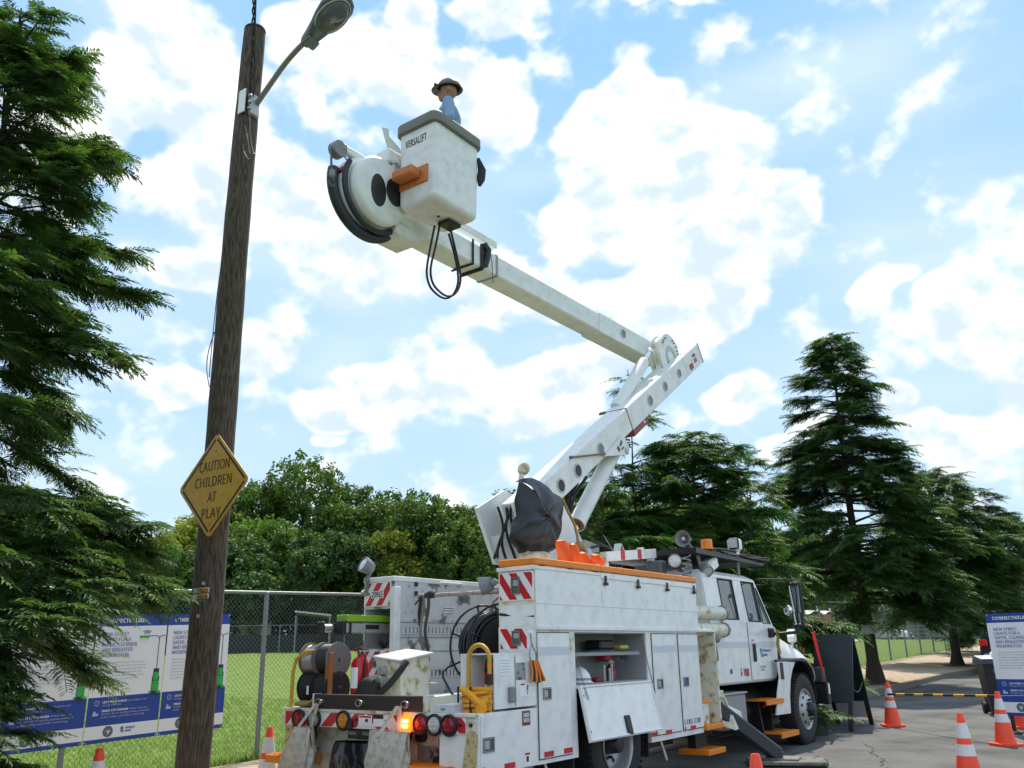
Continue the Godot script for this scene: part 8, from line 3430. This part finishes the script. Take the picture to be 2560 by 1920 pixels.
func broadleaf(label: String, x: float, f: float, high: float, wide: float, seed_no: int, clumps: int, size: float, mt: Material, hue: Color) -> Node3D:
	var base := lawn_h(maxf(0.0, fence_x(f) - x), f)
	var o := thing("broadleaf_tree", label, "tree", frame_at(x, base, f), "leafy trees round the field")
	var r := RandomNumberGenerator.new()
	r.seed = seed_no
	var wood := M.new()
	wood.tube([Vector3(0, -0.2, 0), Vector3(0.1, high * 0.2, 0), Vector3(0, high * 0.45, 0.1), Vector3(0.1, high * 0.8, 0)], [0.34, 0.26, 0.18, 0.04], 10)
	var lobes := []
	for k in 15:
		var a := r.randf() * TAU
		var u := r.randf()
		var h := high * lerpf(0.22, 0.86, u)
		var out := wide * 0.55 * sqrt(maxf(0.0, 1.0 - pow((u - 0.35) / 0.7, 2.0))) * r.randf_range(0.5, 1.0)
		var c := Vector3(cos(a) * out, h, sin(a) * out)
		lobes.append([c, wide * r.randf_range(0.20, 0.32)])
		if k % 2 == 0:
			wood.tube([Vector3(0, h * 0.6, 0), c * 0.6 + Vector3(0, h * 0.35, 0), c], [0.12, 0.07, 0.03], 5)
	lobes.append([Vector3(0, high * 0.80, 0), wide * 0.26])
	part(o, "trunk", wood, mat("cypress_bark"))
	var spots := []
	var tints := []
	for k in clumps:
		var l: Array = lobes[k % lobes.size()]
		var d := Vector3(r.randfn(), r.randfn(), r.randfn()).normalized()
		var p: Vector3 = l[0] + d * l[1] * Vector3(1.0, 0.82, 1.0) * pow(r.randf_range(0.35, 1.0), 0.45)
		var sc := size * r.randf_range(0.7, 1.35)
		spots.append(Transform3D(Basis(Vector3(r.randfn(), r.randfn(), r.randfn()).normalized(), r.randf() * TAU).scaled(Vector3.ONE * sc), p))
		var tone := r.randf_range(0.7, 1.3)
		tints.append(Color(hue.r * tone * r.randf_range(0.9, 1.2), hue.g * tone, hue.b * tone))
	scatter(o, "crown", leaf_mesh, mt, spots, tints)
	return o


func make_plants() -> void:
	frond_mesh = make_frond()
	leaf_mesh = make_leaf()
	grass_mesh = make_blade()
	var needle := leaf_material("cypress_needles", Color.WHITE, Color(0.85, 0.9, 0.55))
	var leaf := leaf_material("broad_leaves", Color.WHITE, Color(0.9, 0.95, 0.5))
	# street trees in a row
	conifer("feathery green tree in front of the fence banners, branches hanging low", -2.35, -2.95, walk_h(-2.35, -2.95), 7.9, 1.75, 1.75, 12, 190, 0.42, 15.0, needle, Color(0.075, 0.150, 0.050), 0.13, [], 0.55)
	conifer("bushy feathery tree with several thin tops beside the truck cab", -1.55, 10.6, walk_h(-1.5, 10.6), 5.6, 0.7, 2.5, 21, 120, 0.60, 13.0, needle, Color(0.055, 0.140, 0.030), 0.10, [[-0.9, -0.9, 7.0, 1.2, 55], [-0.3, 1.2, 5.9, 1.1, 40], [0.2, 2.6, 5.7, 1.2, 45], [-0.8, -2.4, 5.0, 1.6, 50]], 0.5)
	conifer("tall pointed feathery tree with a paper notice on its trunk", -1.15, 20.9, walk_h(-1.15, 20.9), 10.6, 2.15, 3.1, 33, 210, 0.72, 13.0, needle, Color(0.058, 0.130, 0.040), 0.19, [], 0.78)
	conifer("shorter feathery tree with a notice, next along the pavement", -0.9, 31.7, walk_h(-0.9, 31.7), 7.6, 2.2, 3.4, 44, 130, 0.85, 12.0, needle, Color(0.058, 0.135, 0.036), 0.19, [], 0.6)
	conifer("dark feathery tree beyond the second notice", -1.0, 43.0, walk_h(-1.0, 43.0), 8.0, 1.4, 3.4, 55, 90, 1.0, 11.0, needle, Color(0.042, 0.095, 0.034), 0.18, [], 0.6)
	conifer("dark feathery tree where the road bends away", 4.2, 56.0, road_h(56), 9.0, 1.2, 4.0, 56, 90, 1.1, 11.0, needle, Color(0.040, 0.085, 0.034), 0.18, [], 0.5)
	# low shrub by the pavement
	conifer("low feathery shrub at the foot of the first tree", -0.55, -3.2, walk_h(-1.0, -3.2), 1.25, 0.12, 0.75, 61, 60, 0.30, 16.0, needle, Color(0.060, 0.120, 0.024), 0.02, [], 0.35)
	# notices on the trunks
	for e in [[-1.15, 20.9, "white paper notice tied to the tall tree's trunk"], [-0.9, 31.7, "white paper notice tied to the shorter tree's trunk"]]:
		var m := M.new()
		m.box(Vector3(0.03, 1.52, 0.21), Vector3(0.42, 0.36, 0.006), Basis(Vector3.BACK, 0.06))
		single("tree_notice", e[2], "notice", m, mat("notice_paper", Color(0.46, 0.44, 0.43), 0.8), frame_at(e[0], walk_h(e[0], e[1]), e[1], 0.35), "notices on the tree trunks")

	# leafy trees round the field
	var green := Color(0.110, 0.205, 0.042)
	var dark := Color(0.052, 0.115, 0.034)
	var lime := Color(0.24, 0.30, 0.04)
	broadleaf("tall full crowned green tree rising highest behind the field", -62.0, 51.0, 18.5, 13.0, 101, 2100, 1.15, leaf, green * 0.8)
	broadleaf("tall round green tree beside the highest one", -58.5, 56.0, 16.5, 12.0, 102, 1700, 1.15, leaf, green * 0.7)
	broadleaf("yellow green tree catching the sun behind the caution sign", -66.0, 42.0, 12.5, 10.0, 103, 1700, 1.05, leaf, lime)
	broadleaf("bright yellow green tree above the fence banners", -66.0, 33.5, 11.5, 10.0, 104, 1700, 1.05, leaf, lime * 1.05)
	broadleaf("green tree behind the first banner", -62.0, 26.5, 11.5, 10.0, 105, 1500, 1.05, leaf, green)
	broadleaf("olive green tree between the pole and the tallest tree", -58.0, 42.5, 11.6, 8.5, 106, 1500, 1.0, leaf, green * 1.15)
	broadleaf("dark round tree behind the dugout shelter", -51.0, 43.5, 9.6, 9.0, 107, 1700, 1.0, leaf, dark)
	broadleaf("dark leafy tree behind the fence post", -54.5, 37.5, 8.6, 8.0, 108, 1500, 1.0, leaf, dark * 1.1)
	broadleaf("small lime tree between the dark tree and the truck", -49.0, 49.5, 10.2, 7.0, 109, 1300, 1.0, leaf, lime * 0.8)
	broadleaf("wide spreading green tree behind the work lights", -46.0, 54.0, 13.0, 11.0, 110, 2000, 1.05, leaf, green * 0.85)
	broadleaf("wide green tree behind the boom's foot", -40.5, 57.5, 13.6, 12.0, 111, 2100, 1.05, leaf, green * 0.75)
	broadleaf("green tree behind the raised boom", -34.0, 61.0, 13.0, 12.0, 112, 1800, 1.05, leaf, green * 0.75)
	broadleaf("green tree behind the truck cab", -27.0, 66.0, 12.0, 12.0, 113, 1600, 1.1, leaf, green * 0.7)
	broadleaf("dark tree behind the portable toilets", -24.0, 92.0, 11.0, 13.0, 114, 1400, 1.2, leaf, dark)
	broadleaf("dark tree behind the grey building", -10.0, 128.0, 15.0, 17.0, 115, 1500, 1.5, leaf, dark)
	broadleaf("dark tree at the building's far end", 6.0, 122.0, 15.0, 17.0, 116, 1400, 1.5, leaf, dark)
	broadleaf("low hedge-like tree under the screened fence row", -58.0, 30.5, 7.5, 8.5, 117, 1300, 1.0, leaf, dark * 1.3)
	broadleaf("yellowish tree standing at the field's edge", -70.0, 24.0, 13.0, 12.0, 118, 1500, 1.1, leaf, lime * 0.9)
	broadleaf("green tree at the edge of the field beyond the first tree", -64.0, 16.0, 12.0, 12.0, 119, 1200, 1.1, leaf, green)

	# mown grass near the fence
	var r := RandomNumberGenerator.new()
	r.seed = 8
	var spots := []
	var tints := []
	for k in 16000:
		var s := pow(r.randf(), 1.6) * 13.0 - 0.12
		var f := r.randf_range(-4.5, 10.0)
		var x := fence_x(f) - s
		var sc := r.randf_range(0.6, 1.3) * (1.0 if s > 0.25 else 1.35)
		spots.append(truck_frame * Transform3D(Basis(Vector3.UP, r.randf() * TAU).scaled(Vector3.ONE * sc), t(x, lawn_h(s, f) - 0.005, f)))
		var tone := r.randf_range(0.75, 1.2)
		tints.append(Color(0.15 * tone * r.randf_range(0.85, 1.25), 0.26 * tone, 0.028 * tone))
	var g := scatter(self, "grass", grass_mesh, leaf_material("grass_blades", Color.WHITE, Color(0.8, 0.9, 0.4)), spots, tints)
	tag(g, "short mown green grass beyond the chain link fence", "grass", "", "stuff")


# ---------------------------------------------------------------- the worker: one skin over tapered bones
# bones: [a, b, radius a, radius b, colour]; local x: facing, y up, z: his right
func skin(bones: Array, cell: float, melt: float) -> M:
	var lo := Vector3.ONE * 99.0
	var hi := -lo
	for b in bones:
		for e in [[b[0], b[2]], [b[1], b[3]]]:
			lo = lo.min(e[0] - Vector3.ONE * (e[1] + cell * 4))
			hi = hi.max(e[0] + Vector3.ONE * (e[1] + cell * 4))
	var nx := int((hi.x - lo.x) / cell) + 2
	var ny := int((hi.y - lo.y) / cell) + 2
	var nz := int((hi.z - lo.z) / cell) + 2
	var d := PackedFloat32Array()
	d.resize(nx * ny * nz)
	d.fill(1.0)
	var near := PackedFloat32Array()
	near.resize(d.size())
	near.fill(9.0)
	var who := PackedInt32Array()
	who.resize(d.size())
	for n in bones.size():
		var b: Array = bones[n]
		var pa: Vector3 = b[0]
		var ab: Vector3 = b[1] - pa
		var l2 := maxf(ab.length_squared(), 1e-9)
		var m0: Vector3 = (pa.min(b[1]) - Vector3.ONE * (maxf(b[2], b[3]) + cell * 3) - lo) / cell
		var m1: Vector3 = (pa.max(b[1]) + Vector3.ONE * (maxf(b[2], b[3]) + cell * 3) - lo) / cell
		for x in range(maxi(0, int(m0.x)), mini(nx, int(m1.x) + 1)):
			for y in range(maxi(0, int(m0.y)), mini(ny, int(m1.y) + 1)):
				for z in range(maxi(0, int(m0.z)), mini(nz, int(m1.z) + 1)):
					var p := lo + Vector3(x, y, z) * cell
					var h := clampf((p - pa).dot(ab) / l2, 0.0, 1.0)
					var q: float = (p - pa - ab * h).length() - lerpf(b[2], b[3], h)
					var at := (x * ny + y) * nz + z
					if q < near[at]:
						near[at] = q
						who[at] = n
					var k := maxf(melt - absf(d[at] - q), 0.0) / melt
					d[at] = minf(d[at], q) - k * k * melt * 0.25
	var spot := {}
	for x in nx - 1:
		for y in ny - 1:
			for z in nz - 1:
				var at := (x * ny + y) * nz + z
				var sum := Vector3.ZERO
				var cuts := 0
				var ins := d[at] < 0.0
				var mixed := false
				for c in [1, nz, nz + 1, ny * nz, ny * nz + 1, ny * nz + nz, ny * nz + nz + 1]:
					if (d[at + c] < 0.0) != ins:
						mixed = true
						break
				if not mixed:
					continue
				for i in 8:
					for ax in [1, 2, 4]:
						if i & ax:
							continue
						var j: int = i | ax
						var va := d[at + (i >> 2) * ny * nz + ((i >> 1) & 1) * nz + (i & 1)]
						var vb := d[at + (j >> 2) * ny * nz + ((j >> 1) & 1) * nz + (j & 1)]
						if (va < 0.0) != (vb < 0.0):
							var a := Vector3(i >> 2, (i >> 1) & 1, i & 1)
							var e := Vector3(j >> 2, (j >> 1) & 1, j & 1)
							sum += a.lerp(e, va / (va - vb))
							cuts += 1
				var g := Vector3(d[at + ny * nz] - d[at], d[at + nz] - d[at], d[at + 1] - d[at]).normalized()
				spot[at] = [lo + (Vector3(x, y, z) + sum / cuts) * cell, g, bones[who[at]][4]]
	var m := M.new()
	m.tinted = true
	var face := func(a: int, b: int, c: int, e: int) -> void:
		if not (spot.has(a) and spot.has(b) and spot.has(c) and spot.has(e)):
			return
		m.tint = spot[a][2]
		m.tri(spot[a][0], spot[b][0], spot[c][0], spot[a][1], spot[b][1], spot[c][1])
		m.tri(spot[a][0], spot[c][0], spot[e][0], spot[a][1], spot[c][1], spot[e][1])
	var sx := ny * nz
	for at in spot.keys():
		var ins := d[at] < 0.0
		if (d[at + 1] < 0.0) != ins:
			face.call(at, at - nz, at - nz - sx, at - sx)
		if (d[at + nz] < 0.0) != ins:
			face.call(at, at - 1, at - 1 - sx, at - sx)
		if (d[at + sx] < 0.0) != ins:
			face.call(at, at - 1, at - 1 - nz, at - nz)
	return m


func make_people() -> void:
	var shirt := Color(0.20, 0.34, 0.52)
	var trousers := Color(0.03, 0.04, 0.07)
	var flesh := Color(0.36, 0.19, 0.13)
	var glove := Color(0.30, 0.33, 0.33)
	var cuff := Color(0.50, 0.30, 0.04)
	var b := []
	var add := func(p: Array, q: Array, ra: float, rb: float, c: Color) -> void:
		b.append([Vector3(p[0], p[1], p[2]), Vector3(q[0], q[1], q[2]), ra, rb, c])
	for s in [-1.0, 1.0]:
		add.call([0.10, 0.05, 0.10 * s], [-0.04, 0.06, 0.10 * s], 0.045, 0.05, Color(0.02, 0.018, 0.015))
		add.call([-0.03, 0.09, 0.10 * s], [0.0, 0.47, 0.10 * s], 0.048, 0.062, trousers)
		add.call([0.0, 0.47, 0.10 * s], [0.0, 0.88, 0.09 * s], 0.064, 0.088, trousers)
		add.call([0.0, 1.40, 0.16 * s], [-0.03, 1.13, 0.235 * s], 0.062, 0.052, shirt)
	add.call([0, 0.90, -0.06], [0, 0.90, 0.06], 0.115, 0.115, trousers)
	add.call([0, 0.98, 0], [0.0, 1.24, 0], 0.125, 0.145, shirt)
	add.call([0, 1.28, -0.09], [0, 1.28, 0.09], 0.12, 0.12, shirt)
	add.call([0, 1.40, -0.11], [0, 1.40, 0.11], 0.07, 0.07, shirt)
	# his left forearm (towards us) reaches down to the lip, the other to the controls
	add.call([-0.03, 1.13, -0.235], [0.12, 1.01, -0.27], 0.05, 0.042, shirt)
	add.call([0.12, 1.01, -0.27], [0.15, 0.985, -0.275], 0.047, 0.046, cuff)
	add.call([-0.03, 1.13, 0.235], [0.17, 1.05, 0.16], 0.05, 0.042, shirt)
	for e in [[0.15, 0.985, -0.275, 1.0], [0.17, 1.05, 0.16, -1.0]]:
		add.call([e[0], e[1], e[2]], [e[0] + 0.09, e[1] - 0.03, e[2]], 0.036, 0.036, glove)
		for k in 4:
			var z: float = e[2] + (k - 1.5) * 0.021
			var long: float = [0.055, 0.065, 0.062, 0.05][k]
			add.call([e[0] + 0.11, e[1] - 0.035, z], [e[0] + 0.11 + long * 0.7, e[1] - 0.055, z], 0.010, 0.010, glove)
			add.call([e[0] + 0.11 + long * 0.7, e[1] - 0.055, z], [e[0] + 0.11 + long * 0.8, e[1] - 0.055 - long * 0.6, z], 0.010, 0.009, glove)
		add.call([e[0] + 0.04, e[1] - 0.02, e[2] + 0.035 * e[3]], [e[0] + 0.10, e[1] - 0.05, e[2] + 0.055 * e[3]], 0.012, 0.010, glove)
	# neck and head
	add.call([0.0, 1.44, 0], [0.015, 1.53, 0], 0.06, 0.055, flesh)
	add.call([0.0, 1.645, 0], [0.02, 1.655, 0], 0.095, 0.092, flesh)
	add.call([0.035, 1.575, 0], [0.085, 1.545, 0], 0.062, 0.036, flesh)
	add.call([0.105, 1.625, 0], [0.128, 1.60, 0], 0.012, 0.015, flesh)
	add.call([0.105, 1.572, -0.018], [0.105, 1.572, 0.018], 0.012, 0.012, Color(0.28, 0.11, 0.09))
	for s in [-1.0, 1.0]:
		add.call([0.0, 1.64, 0.094 * s], [-0.005, 1.61, 0.096 * s], 0.017, 0.012, flesh)
	var face_dir := Vector3(-0.8, 0, 0.6)
	var at := truck_frame * Transform3D(Basis(face_dir, Vector3.UP, face_dir.cross(Vector3.UP)), t(0.17, 6.215, 0.80))
	var o := thing("person", "worker in pale blue shirt, dark hard hat and gloves standing in the bucket", "person", at)
	var m := skin(b, 0.0125, 0.035)
	var mt := mat("person_skin", Color.WHITE, 0.8)
	mt.vertex_color_use_as_albedo = true
	part(o, "body", m, mt)
	var hat := Node3D.new()
	hat.name = "hard_hat"
	o.add_child(hat)
	hat_parts(hat, Transform3D(Basis(), Vector3(0.0, 1.665, 0)), mat("hat_brown", Color(0.12, 0.10, 0.10), 0.3), mats.grey_dark)
	m = M.new()
	m.bevel(Vector3(0.16, 1.735, 0), Vector3(0.045, 0.05, 0.06), 0.012)
	part(hat, "head_torch", m, mats.black)
	m = M.new()
	for s in [-1.0, 1.0]:
		m.ell(Vector3(0.105, 1.642, 0.036 * s), Vector3(0.012, 0.018, 0.032), Basis(Vector3.UP, -0.35 * s), 10, 6)
	part(o, "glasses", m, mat("glasses_blue", Color(0.03, 0.05, 0.22), 0.06))
	m = M.new()
	m.bevel(Vector3(0.15, 1.30, 0.0), Vector3(0.05, 0.16, 0.07), 0.015)
	m.bevel(Vector3(0.15, 1.15, 0.02), Vector3(0.07, 0.14, 0.20), 0.02)
	part(o, "harness_radio", m, mat("harness", Color(0.05, 0.06, 0.055), 0.8))
